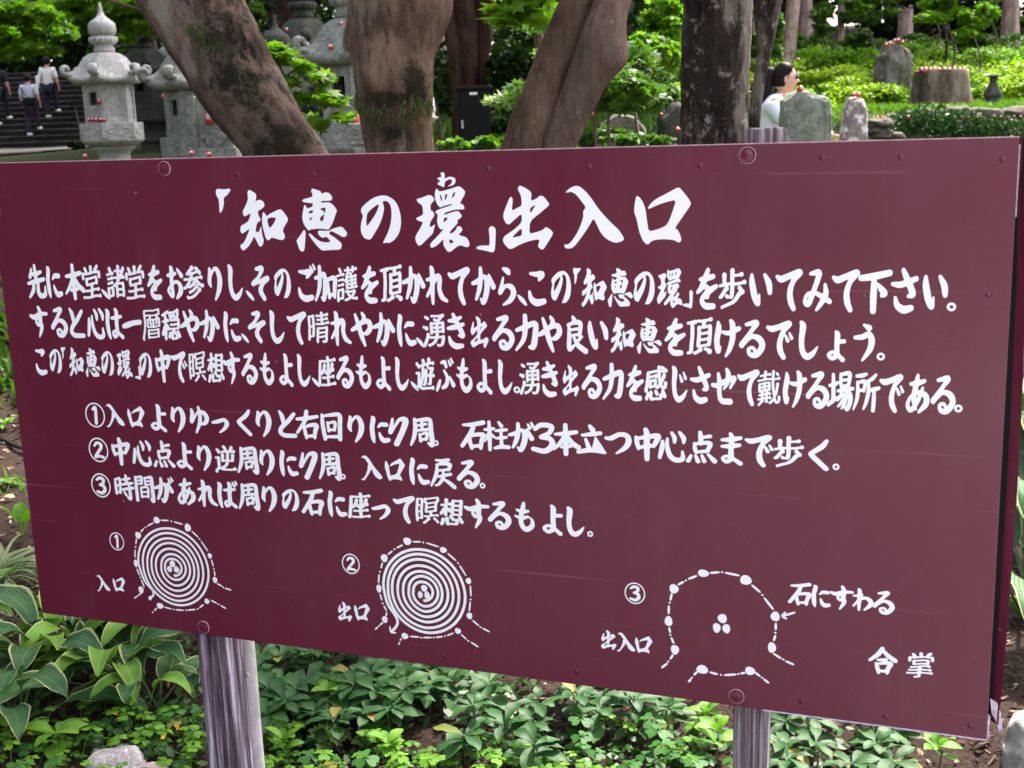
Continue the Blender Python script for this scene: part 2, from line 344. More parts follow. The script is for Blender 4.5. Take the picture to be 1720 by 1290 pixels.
glyph('け',"20,8,8 22,24,15 15,56,15 20,86,13 29,74,5; 38,34,9 60,36,12 96,23,12; 66,3,9 73,14,15 73,50,15 62,80,12 48,99,6")
yo="56,36,9 86,33,12; 50,1,8 57,12,15 55,50,14 55,80,14 36,93,12 20,82,11 36,71,9 58,80,11 82,97,13"
glyph('よ',yo)
STROKES['ょ']=[[(50+(x-50)*.78,98-(98-y)*.76,w*.92) for x,y,w in st] for st in STROKES['よ']]
glyph('う',"46,0,8 64,8,16; 14,36,11 40,34,14 64,26,15 75,44,17 68,70,15 42,100,7")
glyph('も',"46,1,9 42,20,14 34,50,13 36,78,14 54,93,16 76,80,14 78,60,9 68,50,5; 18,26,7 40,32,12 62,28,9; 12,48,7 36,54,12 60,48,9")
glyph('ぶ',"34,12,8 50,10,12 57,23,11; 46,36,8 61,56,12 55,78,14 36,88,10; 24,66,8 16,80,12 6,96,9; 74,56,8 90,78,15"+dots(70,4))
glyph('じ',"26,3,10 32,14,16 28,50,14 33,80,14 48,93,16 68,84,12 84,66,4; 54,24,6 62,40,10; 70,16,6 78,32,10")
glyph('せ',"4,48,11 24,49,13 60,36,14 97,27,13 80,54,8; 64,3,9 71,16,15 67,40,13 52,58,6; 28,16,9 33,36,14 33,70,14 43,91,15 80,93,16")
glyph('ま',"22,22,9 50,20,14 84,13,11; 22,43,9 50,41,14 80,36,11; 50,1,9 55,14,13 52,50,13 52,80,14 36,92,11 24,81,9 44,74,9 84,95,13")
glyph('あ',"24,24,9 48,22,13 76,15,10; 50,1,9 46,20,14 37,60,14 45,90,9; 70,34,8 54,66,12 28,94,12 14,81,11 24,60,9 52,46,11 82,54,15 84,76,16 58,98,8")
glyph('ゆ',"16,12,8 19,30,14 13,58,13 24,52,5 44,24,9 72,23,15 87,42,15 76,62,13 50,66,7; 50,3,9 55,40,13 48,70,12 32,99,7")
glyph('っ',"12,58,9 34,54,13 66,46,13 78,60,15 64,80,11 42,94,6")
glyph('つ',"4,36,11 24,36,15 56,21,15 86,24,16 93,46,17 76,70,14 44,90,6")
glyph('く',"82,4,11 66,24,15 33,46,14 29,54,14 52,74,15 82,99,14")
glyph('わ',"34,1,10 38,14,15 36,60,14 36,99,9; 10,34,8 36,32,13 47,28,11 30,56,9 10,82,8; 16,76,6 40,50,10 66,40,14 88,52,17 88,72,16 62,96,8")
glyph('7',"28,10,8 22,36,12 16,58,13 32,42,8 56,12,11 82,12,18 68,50,17 40,98,17")
glyph('3',"18,20,11 42,5,15 80,8,15 72,30,13 40,46,12 74,50,15 82,72,17 54,93,16 10,88,14")
glyph('心',"16,36,9 13,60,13 5,90,10; 33,26,7 32,52,11 42,82,14 62,95,15 86,90,13 86,66,7; 48,6,8 58,22,12 58,38,8; 76,4,9 90,22,13 90,38,7")
glyph('一',"6,58,13 24,54,17 60,46,15 94,43,15")
glyph('力',"10,42,10 40,34,14 86,22,15 87,50,17 78,86,17 62,90,9; 46,1,13 46,36,15 36,70,13 6,99,7")
glyph('中',"12,28,10 15,46,13 20,66,9; 16,32,9 50,26,13 90,20,15 82,42,13 74,56,9; 20,62,9 50,56,12 76,52,10; 46,1,12 50,14,15 50,50,16 50,99,13")
glyph('石',"12,17,9 48,14,13 90,5,14; 54,14,12 40,44,14 4,90,12; 34,52,8 36,76,12 42,97,10; 36,56,8 62,48,12 90,49,15 82,70,13 78,95,10; 40,90,9 78,86,12")
glyph('右',"6,30,10 46,26,14 96,17,11; 50,1,13 40,36,13 4,80,9; 36,54,8 39,76,12 43,98,9; 40,58,8 64,50,12 90,50,15 83,74,13 80,96,9; 42,92,9 80,88,12")
glyph('下',"2,21,13 40,17,16 97,8,14; 46,18,12 45,60,16 45,99,14; 58,36,9 80,55,16 72,62,8")
glyph('本',"12,34,9 50,30,14 90,23,12; 50,1,12 50,60,15 50,99,13; 46,36,9 30,62,12 3,86,7; 56,36,9 74,60,14 99,75,15; 34,76,9 68,71,11")
glyph('立',"46,1,10 56,13,15; 18,33,9 50,28,13 84,23,12; 30,46,9 40,72,13; 70,40,11 60,76,10; 2,90,12 50,81,15 99,84,15")
glyph('合',"50,1,12 34,26,14 3,52,9; 52,8,9 72,28,14 99,44,15; 34,48,8 64,43,11; 28,62,9 33,80,12 38,98,9; 32,64,8 58,57,12 82,58,14 72,80,12 70,97,8; 38,90,9 72,88,12")
glyph('周',"22,6,10 23,40,13 16,70,12 2,98,7; 24,11,8 56,6,12 84,6,13 87,40,14 90,92,15 74,88,7; 36,27,8 68,21,9; 51,14,9 51,40,10; 34,45,8 74,39,10; 40,58,8 43,82,10; 43,59,7 70,53,10 66,76,9; 43,77,8 68,74,9")
glyph('回',"14,9,9 15,50,13 22,97,12; 18,14,8 54,8,12 90,8,14 89,50,14 87,95,13; 22,89,9 86,85,12; 36,36,8 40,67,10; 38,39,8 68,34,10 65,63,9; 40,63,8 65,61,9")
glyph('先',"30,12,8 18,36,12; 48,1,10 51,50,14; 24,27,9 50,27,13 80,20,10; 5,56,9 50,49,14 94,42,11; 36,54,9 28,78,13 5,99,7; 60,50,10 57,80,14 68,93,15 93,89,14 97,64,5")
glyph('柱',"6,30,8 24,28,12 42,24,8; 24,2,9 25,50,12 24,99,10; 22,38,7 14,56,10 4,70,6; 28,42,7 42,54,9; 62,2,8 72,14,12; 48,32,7 70,29,11 92,26,9; 50,58,7 70,55,11 90,52,9; 70,30,8 71,86,11; 44,92,9 70,86,13 98,86,12")
glyph('戻',"26,7,7 50,8,10 78,3,10; 28,24,8 54,18,11 82,20,13 78,38,10; 30,26,8 24,60,12 2,99,7; 32,44,7 74,38,9; 34,66,7 56,60,10 84,54,10; 54,46,8 52,70,11 34,92,9 20,98,6; 56,74,7 76,84,12 98,99,13")
glyph('良',"48,1,8 54,10,13; 28,24,8 56,17,11 78,20,13 74,54,10; 32,26,8 32,60,12 32,92,13 52,82,7; 36,38,7 70,34,8; 36,55,7 70,50,8; 84,56,6 70,66,9 64,68,6; 50,58,7 66,80,13 97,97,15")
glyph('点',"46,1,10 48,18,13 48,38,11; 50,18,8 80,12,11; 26,38,8 28,56,11 32,68,9; 28,40,8 54,35,11 80,36,13 72,60,10; 32,66,8 72,60,11; 14,78,8 4,96,12; 30,78,8 38,96,12; 52,76,8 60,94,12; 74,72,8 96,92,14")
glyph('場',"4,36,8 20,34,11 36,28,9; 18,6,9 20,50,12 19,78,11; 0,88,11 20,76,11 38,66,5; 48,4,8 49,24,10 50,38,8; 50,6,8 66,2,10 84,4,12 80,34,9; 52,21,7 80,18,8; 50,37,7 80,33,8; 38,50,8 66,46,11 98,42,9; 56,50,7 46,66,10 36,76,6; 50,64,7 84,56,12 88,78,13 76,98,12 66,92,6; 64,62,7 54,80,9 40,92,6; 76,62,7 66,84,9 54,97,6")
glyph('所',"10,8,8 32,6,11 48,2,8; 14,24,8 16,52,11 12,74,10 0,98,6; 16,26,7 32,22,9 44,24,11 40,48,8; 18,48,7 40,44,9; 86,3,8 72,14,10 56,20,8; 58,22,8 58,50,11 50,78,10 40,96,6; 60,46,8 80,42,11 99,38,9; 80,44,9 80,70,12 78,99,11")
glyph('時',"8,20,7 9,50,11 10,78,9; 10,22,7 22,18,9 32,20,10 30,74,9; 12,46,7 30,42,8; 12,74,7 30,70,8; 46,20,7 66,17,11 84,13,8; 64,2,9 66,34,11; 40,40,8 68,35,11 96,31,9; 40,60,8 68,55,11 98,50,10; 78,40,8 80,70,12 78,94,13 64,88,6; 50,68,7 58,80,10")
glyph('間',"10,6,8 11,50,12 12,98,12; 12,8,7 28,5,9 42,6,10 40,32,8; 14,20,6 38,18,7; 14,33,6 38,31,7; 58,6,8 58,32,8; 60,7,7 78,4,10 92,6,12 92,50,13 92,95,14 80,90,6; 60,20,6 88,18,7; 60,33,6 88,31,7; 34,46,7 36,84,9; 36,47,7 68,44,9 68,82,9; 38,64,6 66,62,7; 38,82,7 66,80,8")
glyph('加',"6,34,9 26,30,12 48,24,12 48,60,14 40,92,13 30,88,6; 28,3,11 27,34,13 20,66,12 2,96,7; 60,36,8 62,62,12 66,88,10; 62,40,8 78,34,11 96,36,14 92,62,13 90,86,9; 66,82,8 90,78,11")
CIRC={'①':"40,28,8 54,22,11 52,82,11",'②':"32,34,8 44,22,10 62,26,12 64,40,11 48,58,10 32,78,10 50,74,10 72,78,10",'③':"32,28,9 48,20,11 64,26,12 62,40,10 46,48,9 64,52,11 68,68,12 52,80,12 30,76,10"}
for k,v in CIRC.items():
    STROKES[k]=strokes_of(v)
# traced outlines: (x0,y0,scale,[outer...],[holes...])
TRACED={}
def trace_of(c,x0,y0,s,outs,holes=[]): TRACED[c]=(x0,y0,s,outs,holes)
trace_of('「',350,300,9.92,[[(150,170),(250,185),(370,168),(374,205),(320,280),(262,320),(266,420),(245,520),(205,587),(190,540),(182,350),(140,290),(128,220)]])
trace_of('知',350,300,9.92,[[(680,185),(800,255),(805,330),(785,395),(820,365),(870,355),(925,390),(945,450),(920,490),(825,550),(845,620),(885,700),(815,745),(790,885),(845,900),(890,790),(892,860),(905,950),(932,1030),(915,1110),(880,1140),(850,1125),(815,1050),(768,965),(735,1040),(680,1130),(590,1213),(540,1150),(545,1100),(580,1095),(630,1010),(670,910),(695,835),(570,928),(538,880),(545,790),(650,735),(690,680),(712,575),(612,640),(585,600),(578,545),(610,490),(650,400),(668,330),(655,240)],
[(920,545),(985,640),(1010,600),(1120,545),(1200,512),(1240,535),(1310,630),(1340,690),(1240,860),(1285,960),(1275,1005),(1230,1032),(1150,1010),(1065,985),(1035,1010),(1005,1040),(965,1000),(935,900),(905,770),(900,650)]],
[[(1000,665),(1060,650),(1142,658),(1085,770),(1028,832),(1005,780),(988,700)]])
trace_of('恵',490,300,9.92,[[(345,165),(490,215),(500,260),(560,235),(620,238),(670,290),(685,345),(660,372),(498,378),(498,412),(620,395),(690,435),(750,510),(762,550),(730,620),(700,720),(660,800),(620,860),(560,845),(430,838),(310,855),(290,875),(230,800),(195,730),(180,640),(200,520),(215,445),(235,445),(262,505),(358,470),(358,412),(290,412),(200,395),(178,370),(210,345),(355,308),(350,260),(328,210)],
[(210,855),(238,880),(235,1000),(220,1200),(185,1225),(140,1200),(110,1110),(85,1040),(120,990),(170,920)],
[(300,912),(330,930),(400,1000),(480,1050),(560,1068),(620,1065),(655,1045),(585,970),(530,995),(480,970),(440,915),(450,870),(560,875),(622,878),(700,835),(830,800),(880,840),(935,915),(915,965),(870,985),(800,945),(680,882),(645,885),(630,930),(700,970),(770,1025),(830,1075),(845,1120),(820,1190),(640,1195),(520,1205),(470,1170),(400,1090),(330,1000),(290,940)]],
[[(288,550),(360,528),(362,572),(295,592)],[(305,660),(360,645),(330,690),(308,712)],[(488,500),(575,485),(565,555),(550,600),(530,712),(480,712),(480,650),(545,600),(555,580),(535,545),(488,525)]])
trace_of('の',590,310,11.73,[[(620,220),(720,230),(820,285),(900,370),(950,480),(980,610),(992,740),(975,890),(930,1010),(850,1105),(760,1160),(700,1150),(625,1168),(690,1040),(745,920),(785,780),(803,640),(800,500),(775,400),(730,345),(680,325),(620,345),(650,430),(655,500),(620,660),(560,810),(480,950),(400,1080),(350,1093),(270,1065),(215,990),(192,880),(205,750),(245,620),(205,560),(200,480),(280,390),(400,295),(500,245)]],
[[(545,390),(550,440),(500,570),(410,710),(315,835),(303,740),(315,610),(350,540),(440,460)]])
trace_of('環',690,285,8.6,[[(85,430),(170,410),(275,365),(330,400),(350,445),(290,510),(295,600),(318,598),(355,660),(285,765),(278,845),(362,790),(345,850),(325,930),(250,1000),(135,1115),(90,1070),(68,990),(95,930),(150,840),(185,760),(130,750),(75,715),(115,690),(185,655),(180,560),(165,515),(110,480)],
[(380,270),(415,325),(560,290),(705,240),(760,285),(802,335),(710,500),(755,500),(785,560),(775,580),(640,582),(490,630),(490,660),(600,620),(690,600),(740,660),(745,690),(675,740),(690,775),(580,890),(565,935),(620,915),(670,860),(675,825),(730,825),(758,880),(690,950),(810,980),(850,1050),(855,1110),(815,1130),(710,1090),(565,1205),(520,1170),(475,1090),(480,1005),(390,1100),(305,1140),(283,1100),(300,1060),(400,960),(490,855),(440,875),(400,820),(383,740),(400,660),(352,615),(410,580),(530,540),(610,515),(600,500),(480,530),(430,555),(390,510),(360,440),(352,340)]],
[[(422,365),(445,370),(462,455),(445,460)],[(500,365),(538,358),(520,430),(498,450)],[(618,340),(655,330),(630,395),(595,428)],[(485,700),(552,700),(480,780)],[(560,1005),(638,1045),(570,1080)]])
trace_of('」',690,285,8.6,[[(1170,815),(1230,850),(1235,900),(1228,1080),(1218,1180),(1185,1205),(1080,1175),(965,1155),(948,1130),(1000,1105),(1080,1100),(1145,1105),(1145,980),(1130,860)]])
trace_of('ゎ',690,285,8.6,[[(440,45),(490,45),(500,100),(490,140),(560,105),(640,120),(658,170),(630,230),(525,250),(590,215),(605,165),(580,140),(500,175),(488,265),(450,245),(395,220),(395,195),(440,175),(390,140),(395,120),(450,115),(438,65)]])
trace_of('出',830,300,9.925,[[(440,122),(540,170),(635,240),(618,385),(720,340),(770,290),(840,310),(915,410),(932,450),(800,560),(605,720),(595,930),(700,905),(810,870),(870,812),(950,860),(998,920),(920,1050),(830,1190),(790,1190),(735,1140),(772,1020),(620,1040),(450,1100),(280,1195),(200,1130),(148,1040),(175,970),(220,940),(350,850),(470,735),(468,590),(350,690),(260,775),(210,760),(170,690),(158,610),(200,490),(260,340),(290,305),(322,350),(300,550),(400,490),(470,460),(458,290),(400,190),(415,140)]],
[[(605,500),(712,435),(608,598)],[(295,1000),(468,822),(472,955),(400,975)]])
trace_of('入',940,300,9.925,[[(100,245),(180,165),(270,128),(340,138),(440,220),(540,340),(660,520),(830,710),(990,860),(1060,960),(1083,1015),(1060,1050),(960,1082),(880,1065),(770,1000),(690,910),(630,780),(572,670),(500,800),(400,950),(280,1110),(220,1165),(150,1178),(100,1165),(82,1105),(150,1110),(220,1040),(310,900),(370,760),(405,640),(400,550),(450,490),(360,370),(280,270),(200,228),(140,240)]])
trace_of('口',1050,300,9.925,[[(200,298),(250,320),(310,410),(350,520),(375,730),(402,892),(560,855),(690,795),(740,720),(800,560),(862,362),(680,405),(540,455),(405,518),(385,500),(440,420),(520,350),(700,260),(870,165),(915,160),(1010,270),(1090,380),(1112,440),(960,660),(835,842),(880,855),(930,950),(950,1040),(905,1083),(830,1035),(650,1018),(460,1040),(380,1122),(300,1040),(240,880),(205,700),(158,570),(165,450),(190,320)]])

SW_,SH_=1.81,.91
def homography(src,dst):
    A=[]
    for (x,y),(u,v) in zip(src,dst):
        A+= [[x,y,1,0,0,0,-u*x,-u*y,-u],[0,0,0,x,y,1,-v*x,-v*y,-v]]
    return np.linalg.svd(np.array(A))[2][-1].reshape(3,3)
# photo pixels of the board corners -> metres on the board
HI=np.linalg.inv(homography([[0,0],[SW_,0],[SW_,SH_],[0,SH_]],[[-22,274.5],[1714,232],[1658,1243.5],[71,1029]]))
def toplane(x,y):
    v=HI@np.array([x,y,1.]); return v[:2]/v[2]
TEXT_LINES = [('先に本堂、諸堂をお参りし、そのご加護を頂かれてから、この「知恵の環」を歩いてみて下さい。', [84.8, 125.9, 172.8, 214.3, 242.7, 269.4, 312.9, 354.1, 398.0, 439.6, 485.3, 525.9, 556.4, 580.2, 624.5, 669.5, 709.7, 752.1, 793.9, 836.4, 877.2, 920.0, 960.8, 1003.7, 1045.7, 1071.5, 1096.8, 1138.8, 1166.3, 1194.1, 1237.2, 1276.1, 1316.8, 1345.4, 1373.8, 1414.2, 1457.0, 1499.3, 1540.0, 1582.0, 1624.5, 1665.2, 1707.4, 1731.1], [224.2, 223.8, 223.3, 222.9, 222.7, 222.4, 222.0, 221.6, 221.2, 220.8, 220.3, 219.9, 220.0, 220.0, 220.1, 219.9, 219.7, 219.5, 219.3, 219.1, 218.9, 218.7, 218.5, 218.5, 218.6, 218.6, 218.6, 218.6, 218.6, 218.7, 218.3, 218.0, 217.7, 217.4, 217.2, 216.9, 216.6, 216.4, 216.4, 216.4, 216.4, 216.4, 216.3, 215.9], 42.5, 62.5),
 ('すると心は一層穏やかに、そして晴れやかに、湧き出る力や良い知恵を頂けるでしょう。', [80.1, 128.0, 167.1, 213.7, 254.9, 295.8, 339.0, 383.2, 423.9, 465.4, 512.5, 539.2, 565.7, 604.6, 647.4, 691.0, 733.9, 774.9, 816.8, 859.3, 885.1, 910.8, 952.0, 994.0, 1036.5, 1077.3, 1117.5, 1158.4, 1198.7, 1241.0, 1283.6, 1323.3, 1363.7, 1405.7, 1445.6, 1487.4, 1527.6, 1570.2, 1612.3, 1635.5], [302.1, 301.8, 301.6, 301.4, 301.1, 300.9, 300.6, 300.4, 300.1, 299.9, 299.6, 299.3, 298.9, 298.4, 297.8, 297.2, 297.0, 296.8, 296.6, 296.4, 296.3, 296.2, 296.1, 296.1, 296.1, 295.7, 295.4, 295.1, 294.7, 294.4, 294.3, 294.2, 294.1, 294.1, 294.0, 294.0, 293.9, 294.4, 294.8, 294.1], 42.0, 58.0),
 ('この「知恵の環」の中で瞑想するもよし、座るもよし、遊ぶもよし。湧き出る力を感じさせて戴ける場所である。', [72.5, 109.2, 130.5, 158.4, 195.8, 231.1, 269.1, 298.1, 317.6, 356.3, 393.0, 432.3, 471.2, 505.1, 543.0, 580.0, 617.4, 652.9, 677.8, 701.0, 737.1, 774.1, 810.5, 845.3, 870.1, 890.6, 928.3, 964.4, 998.8, 1035.0, 1057.4, 1079.9, 1115.4, 1151.6, 1187.5, 1222.7, 1257.9, 1293.6, 1331.2, 1364.8, 1401.4, 1439.6, 1471.9, 1509.4, 1545.2, 1579.5, 1616.5, 1652.9, 1689.0, 1725.4, 1746.9], [378.6, 378.4, 378.3, 378.2, 378.2, 378.2, 378.2, 378.2, 378.2, 378.2, 378.2, 377.6, 377.0, 376.5, 376.1, 375.8, 375.4, 375.1, 374.9, 374.6, 374.4, 374.1, 373.8, 373.5, 373.3, 373.1, 372.6, 372.1, 371.6, 371.1, 371.3, 371.5, 371.8, 372.1, 371.8, 371.5, 371.1, 370.8, 370.6, 370.4, 370.2, 369.9, 370.0, 370.0, 370.0, 370.0, 369.8, 369.5, 369.3, 369.0, 368.0], 36.5, 57.0),
 ('①入口よりゆっくりと右回りに7周。石柱が3本立つ中心点まで歩く。', [189.1, 235.5, 284.8, 333.4, 378.7, 425.9, 472.5, 520.7, 563.5, 610.4, 654.3, 702.2, 751.4, 797.7, 834.8, 879.9, 905.3, 975.7, 1017.1, 1060.9, 1102.0, 1140.5, 1184.4, 1229.6, 1278.0, 1319.8, 1366.8, 1412.9, 1458.2, 1502.8, 1546.6, 1575.0], [481.2, 480.5, 479.7, 478.9, 478.2, 477.5, 477.0, 476.4, 475.9, 475.3, 474.8, 474.8, 474.7, 474.7, 474.7, 474.7, 474.5, 474.2, 473.7, 473.2, 472.7, 472.3, 471.7, 471.9, 472.1, 472.3, 471.7, 471.2, 470.7, 470.2, 470.8, 471.1], 46.0, 50.5),
 ('②中心点より逆周りに7周。入口に戻る。', [188.1, 239.8, 289.2, 338.1, 383.6, 428.5, 475.2, 523.6, 564.2, 609.0, 650.9, 694.5, 720.4, 777.7, 824.0, 869.7, 914.6, 963.3, 988.9], [550.9, 550.6, 550.4, 550.1, 549.8, 549.6, 549.3, 549.1, 549.0, 548.8, 548.7, 548.6, 548.2, 547.2, 546.5, 545.8, 545.1, 544.7, 545.0], 45.5, 50.5),
 ('③時間があれば周りの石に座って瞑想するもよし。', [184.8, 239.0, 286.1, 330.1, 380.9, 428.6, 470.8, 519.6, 562.9, 608.0, 654.8, 703.2, 748.6, 793.3, 837.4, 883.1, 928.5, 975.3, 1018.2, 1064.6, 1112.4, 1151.3, 1179.6], [622.7, 622.3, 621.8, 621.4, 620.8, 620.3, 619.9, 619.4, 619.2, 619.1, 618.9, 618.4, 618.0, 617.6, 617.2, 616.8, 615.7, 614.6, 614.0, 613.4, 613.9, 614.3, 614.9], 45.5, 50.5),
 ('入口', [163.8, 203.0], [828.8, 825.9], 35.0, 38.0),
 ('①', [208.4], [735.7], 35.0, 38.0),
 ('出口', [705.6, 741.3], [825.7, 822.8], 37.7, 41.0),
 ('②', [724.4], [731.1], 36.8, 40.0),
 ('出入口', [1208.4, 1238.5, 1269.4], [819.3, 820.9, 820.3], 35.0, 38.0),
 ('③', [1255.1], [730.3], 35.9, 39.0),
 ('石にすわる', [1524.7, 1556.3, 1587.6, 1619.4, 1651.6], [701.8, 702.2, 701.5, 701.5, 702.5], 35.0, 38.0),
 ('合掌', [1652.2, 1708.9], [799.6, 799.3], 39.6, 43.0)]
DIAGRAMS = [([(307.9, 683.6, 7.3, 6.8), (260.9, 718.4, 6.9, 6.9), (248.4, 777.1, 4.5, 7.9), (254.4, 832.1, 6.0, 7.6), (377.8, 692.5, 7.1, 8.1), (422.1, 745.0, 4.7, 5.5), (428.9, 793.1, 5.2, 6.4), (406.0, 839.1, 5.7, 5.4), (295.6, 860.8, 7.9, 6.2), (334.6, 769.9, 6.3, 6.9), (326.9, 781.4, 5.8, 6.5), (343.0, 780.8, 6.3, 6.5), (273.9, 847.4, 4.0, 4.4)], [(316.9, 682.8, 336.0, 681.8), (347.7, 683.3, 367.4, 686.8), (299.8, 689.5, 284.5, 697.6), (276.1, 703.2, 267.4, 711.5), (386.1, 698.7, 400.1, 709.9), (405.2, 716.7, 419.0, 736.3), (256.5, 725.2, 253.1, 737.3), (250.1, 748.3, 248.0, 765.7), (249.5, 788.2, 254.8, 801.7), (257.5, 810.1, 263.0, 825.8), (424.8, 752.5, 428.2, 765.8), (429.2, 774.1, 429.7, 785.6), (252.7, 839.9, 247.3, 843.8), (242.5, 847.2, 236.0, 851.6), (432.9, 800.0, 444.1, 804.1), (449.6, 807.3, 463.7, 810.0), (305.1, 862.3, 323.0, 864.6), (331.5, 864.8, 350.7, 864.0), (359.3, 862.6, 378.7, 858.9), (387.5, 854.7, 397.8, 846.4), (415.3, 835.9, 428.9, 840.8), (436.7, 844.1, 448.3, 849.2), (287.6, 866.5, 280.8, 872.8)], [(341.8, 682.7), (280.5, 700.3), (402.3, 713.0), (252.0, 742.8), (256.0, 805.9), (428.8, 770.6), (244.7, 845.6), (446.2, 806.0), (327.4, 864.8), (356.1, 863.0), (383.6, 857.2), (432.2, 842.5), (276.7, 876.5)]), ([(840.5, 677.1, 7.8, 7.1), (909.6, 687.0, 6.6, 5.4), (793.0, 713.4, 6.7, 7.6), (778.5, 773.0, 5.1, 7.7), (786.8, 831.8, 5.7, 6.7), (955.1, 739.8, 5.2, 5.8), (954.2, 805.3, 5.6, 6.3), (930.5, 836.7, 6.1, 5.6), (825.4, 859.4, 6.9, 6.1), (868.7, 762.7, 6.1, 6.3), (860.4, 776.0, 4.9, 6.8), (873.7, 775.1, 5.3, 7.2)], [(851.0, 677.1, 867.2, 675.6), (877.2, 676.6, 901.9, 682.0), (831.3, 684.8, 818.6, 691.8), (810.4, 698.1, 800.3, 705.9), (917.3, 692.0, 933.6, 704.9), (939.2, 712.1, 951.1, 731.1), (789.0, 722.2, 785.2, 733.5), (780.7, 744.9, 778.5, 763.0), (780.0, 782.9, 783.4, 795.5), (786.6, 805.2, 791.6, 814.7), (791.5, 816.7, 790.0, 824.9), (782.9, 837.9, 776.2, 843.8), (771.7, 848.4, 765.7, 853.8), (958.3, 747.8, 958.8, 768.1), (956.9, 778.0, 954.1, 796.9), (959.4, 812.9, 971.8, 822.2), (977.6, 825.5, 991.7, 831.2), (835.8, 858.7, 854.4, 857.8), (861.6, 857.8, 879.1, 855.6), (886.3, 854.3, 900.6, 851.1), (908.8, 848.3, 922.2, 841.7), (936.2, 842.3, 946.8, 850.9), (954.6, 854.9, 969.2, 862.6), (817.8, 865.0, 815.5, 869.3), (814.3, 872.5, 811.9, 877.9), (796.2, 843.4, 796.9, 855.4), (796.9, 856.1, 808.6, 855.0)], [(871.8, 676.5), (814.4, 694.2), (936.8, 708.4), (782.7, 740.3), (784.7, 801.0), (774.0, 846.1), (957.7, 774.0), (974.3, 824.1), (858.1, 858.6), (882.6, 855.1), (904.7, 849.6), (949.7, 853.1)]), ([(1370.1, 683.1, 9.2, 6.3), (1321.4, 715.2, 7.7, 8.1), (1312.1, 773.2, 6.6, 9.0), (1322.5, 822.7, 7.0, 8.7), (1438.8, 687.7, 9.3, 8.3), (1486.3, 744.6, 7.3, 8.3), (1481.6, 798.7, 6.6, 9.3), (1368.3, 852.0, 9.8, 7.8), (1447.0, 844.0, 8.3, 7.3), (1401.4, 758.0, 7.6, 8.0), (1392.2, 775.4, 6.4, 8.5), (1408.0, 774.9, 6.4, 8.0)], [(1328.1, 707.5, 1338.2, 700.7), (1345.2, 695.7, 1359.8, 688.3), (1380.6, 681.4, 1396.8, 678.5), (1405.0, 678.4, 1429.0, 681.1), (1448.0, 694.6, 1462.7, 706.5), (1468.0, 714.2, 1483.6, 733.7), (1487.4, 755.5, 1487.3, 768.0), (1487.1, 776.4, 1484.3, 787.2), (1483.6, 808.3, 1497.2, 816.0), (1503.1, 819.1, 1517.5, 823.9), (1317.9, 723.4, 1315.2, 736.5), (1312.7, 744.9, 1312.2, 760.4), (1312.9, 783.9, 1314.9, 793.4), (1316.1, 801.2, 1320.9, 812.1), (1319.4, 831.8, 1314.2, 841.2), (1310.1, 848.3, 1299.3, 858.5), (1360.2, 856.8, 1354.1, 864.2), (1350.0, 871.3, 1344.9, 877.9), (1380.4, 855.1, 1394.4, 857.1), (1404.4, 857.3, 1425.3, 852.9), (1431.3, 850.8, 1439.1, 848.2), (1454.8, 845.5, 1463.7, 851.3), (1468.6, 854.9, 1477.9, 861.5), (1517.9, 733.7, 1497.1, 742.9), (1502.8, 735.0, 1496.2, 743.0), (1496.2, 743.0, 1504.8, 746.6)], [(1341.4, 698.5), (1400.7, 678.0), (1465.5, 710.3), (1486.8, 772.5), (1500.1, 816.9), (1314.3, 740.2), (1314.9, 797.0), (1311.1, 845.3), (1351.0, 868.9), (1399.4, 857.3), (1428.3, 851.9), (1466.3, 853.1)])]
SPIRALS = [(336.1, 776.5, [81.3, 78.8, 79.9, 77.9, 70.6, 69.3, 68.0, 69.1, 60.3, 58.6, 57.4, 59.3, 50.4, 49.1, 47.9, 48.4, 40.4, 37.3, 38.3, 37.5, 27.7, 26.6, 28.8, 25.6, 19.2, 16.9, 19.2, 16.9], [(274.0, 846.7), (282.6, 839.9), (282.6, 831.2), (274.4, 822.4), (263.8, 808.3), (256.4, 791.8)]), (866.5, 768.5, [78.4, 78.5, 81.3, 78.7, 69.4, 69.7, 69.3, 69.6, 61.0, 59.9, 58.3, 58.5, 50.0, 48.1, 48.3, 48.5, 39.2, 37.3, 37.2, 38.5, 27.9, 28.4, 29.1, 28.5, 19.0, 17.6, 19.0, 17.6], [(796.9, 855.4), (806.4, 846.2), (812.2, 836.4), (811.1, 826.5), (804.1, 815.3), (793.7, 798.4), (788.5, 786.9)])]

NG=144; PAD=8.0; SC=NG/(100+2*PAD)     # units 0..100 + pad
yy,xx=np.mgrid[0:NG,0:NG]; GX=(xx+.5)/SC-PAD; GY=(yy+.5)/SC-PAD
def spline(pts,n=14):
    p=np.array(pts,float)
    if len(p)<3: 
        return np.array([p[0]+(p[-1]-p[0])*t for t in np.linspace(0,1,n*2)])
    out=[]
    q=np.vstack([2*p[0]-p[1],p,2*p[-1]-p[-2]])
    for i in range(1,len(q)-2):
        for t in np.linspace(0,1,n,endpoint=False):
            a,b,c,d=q[i-1:i+3]
            out.append(.5*((2*b)+(c-a)*t+(2*a-5*b+4*c-d)*t*t+(3*b-a-3*c+d)*t**3))
    out.append(p[-1]); return np.array(out)
def field_strokes(sts):
    F=np.full((NG,NG),-1e3)
    for st in sts:
        for x,y,w in spline(st):
            F=np.maximum(F,max(w,3)*.56-np.hypot((GX-x)*.8,GY-y))
    return F
def blur(F,k=1):
    for _ in range(k):
        F=(F+np.roll(F,1,0)+np.roll(F,-1,0)+np.roll(F,1,1)+np.roll(F,-1,1))/5
    return F
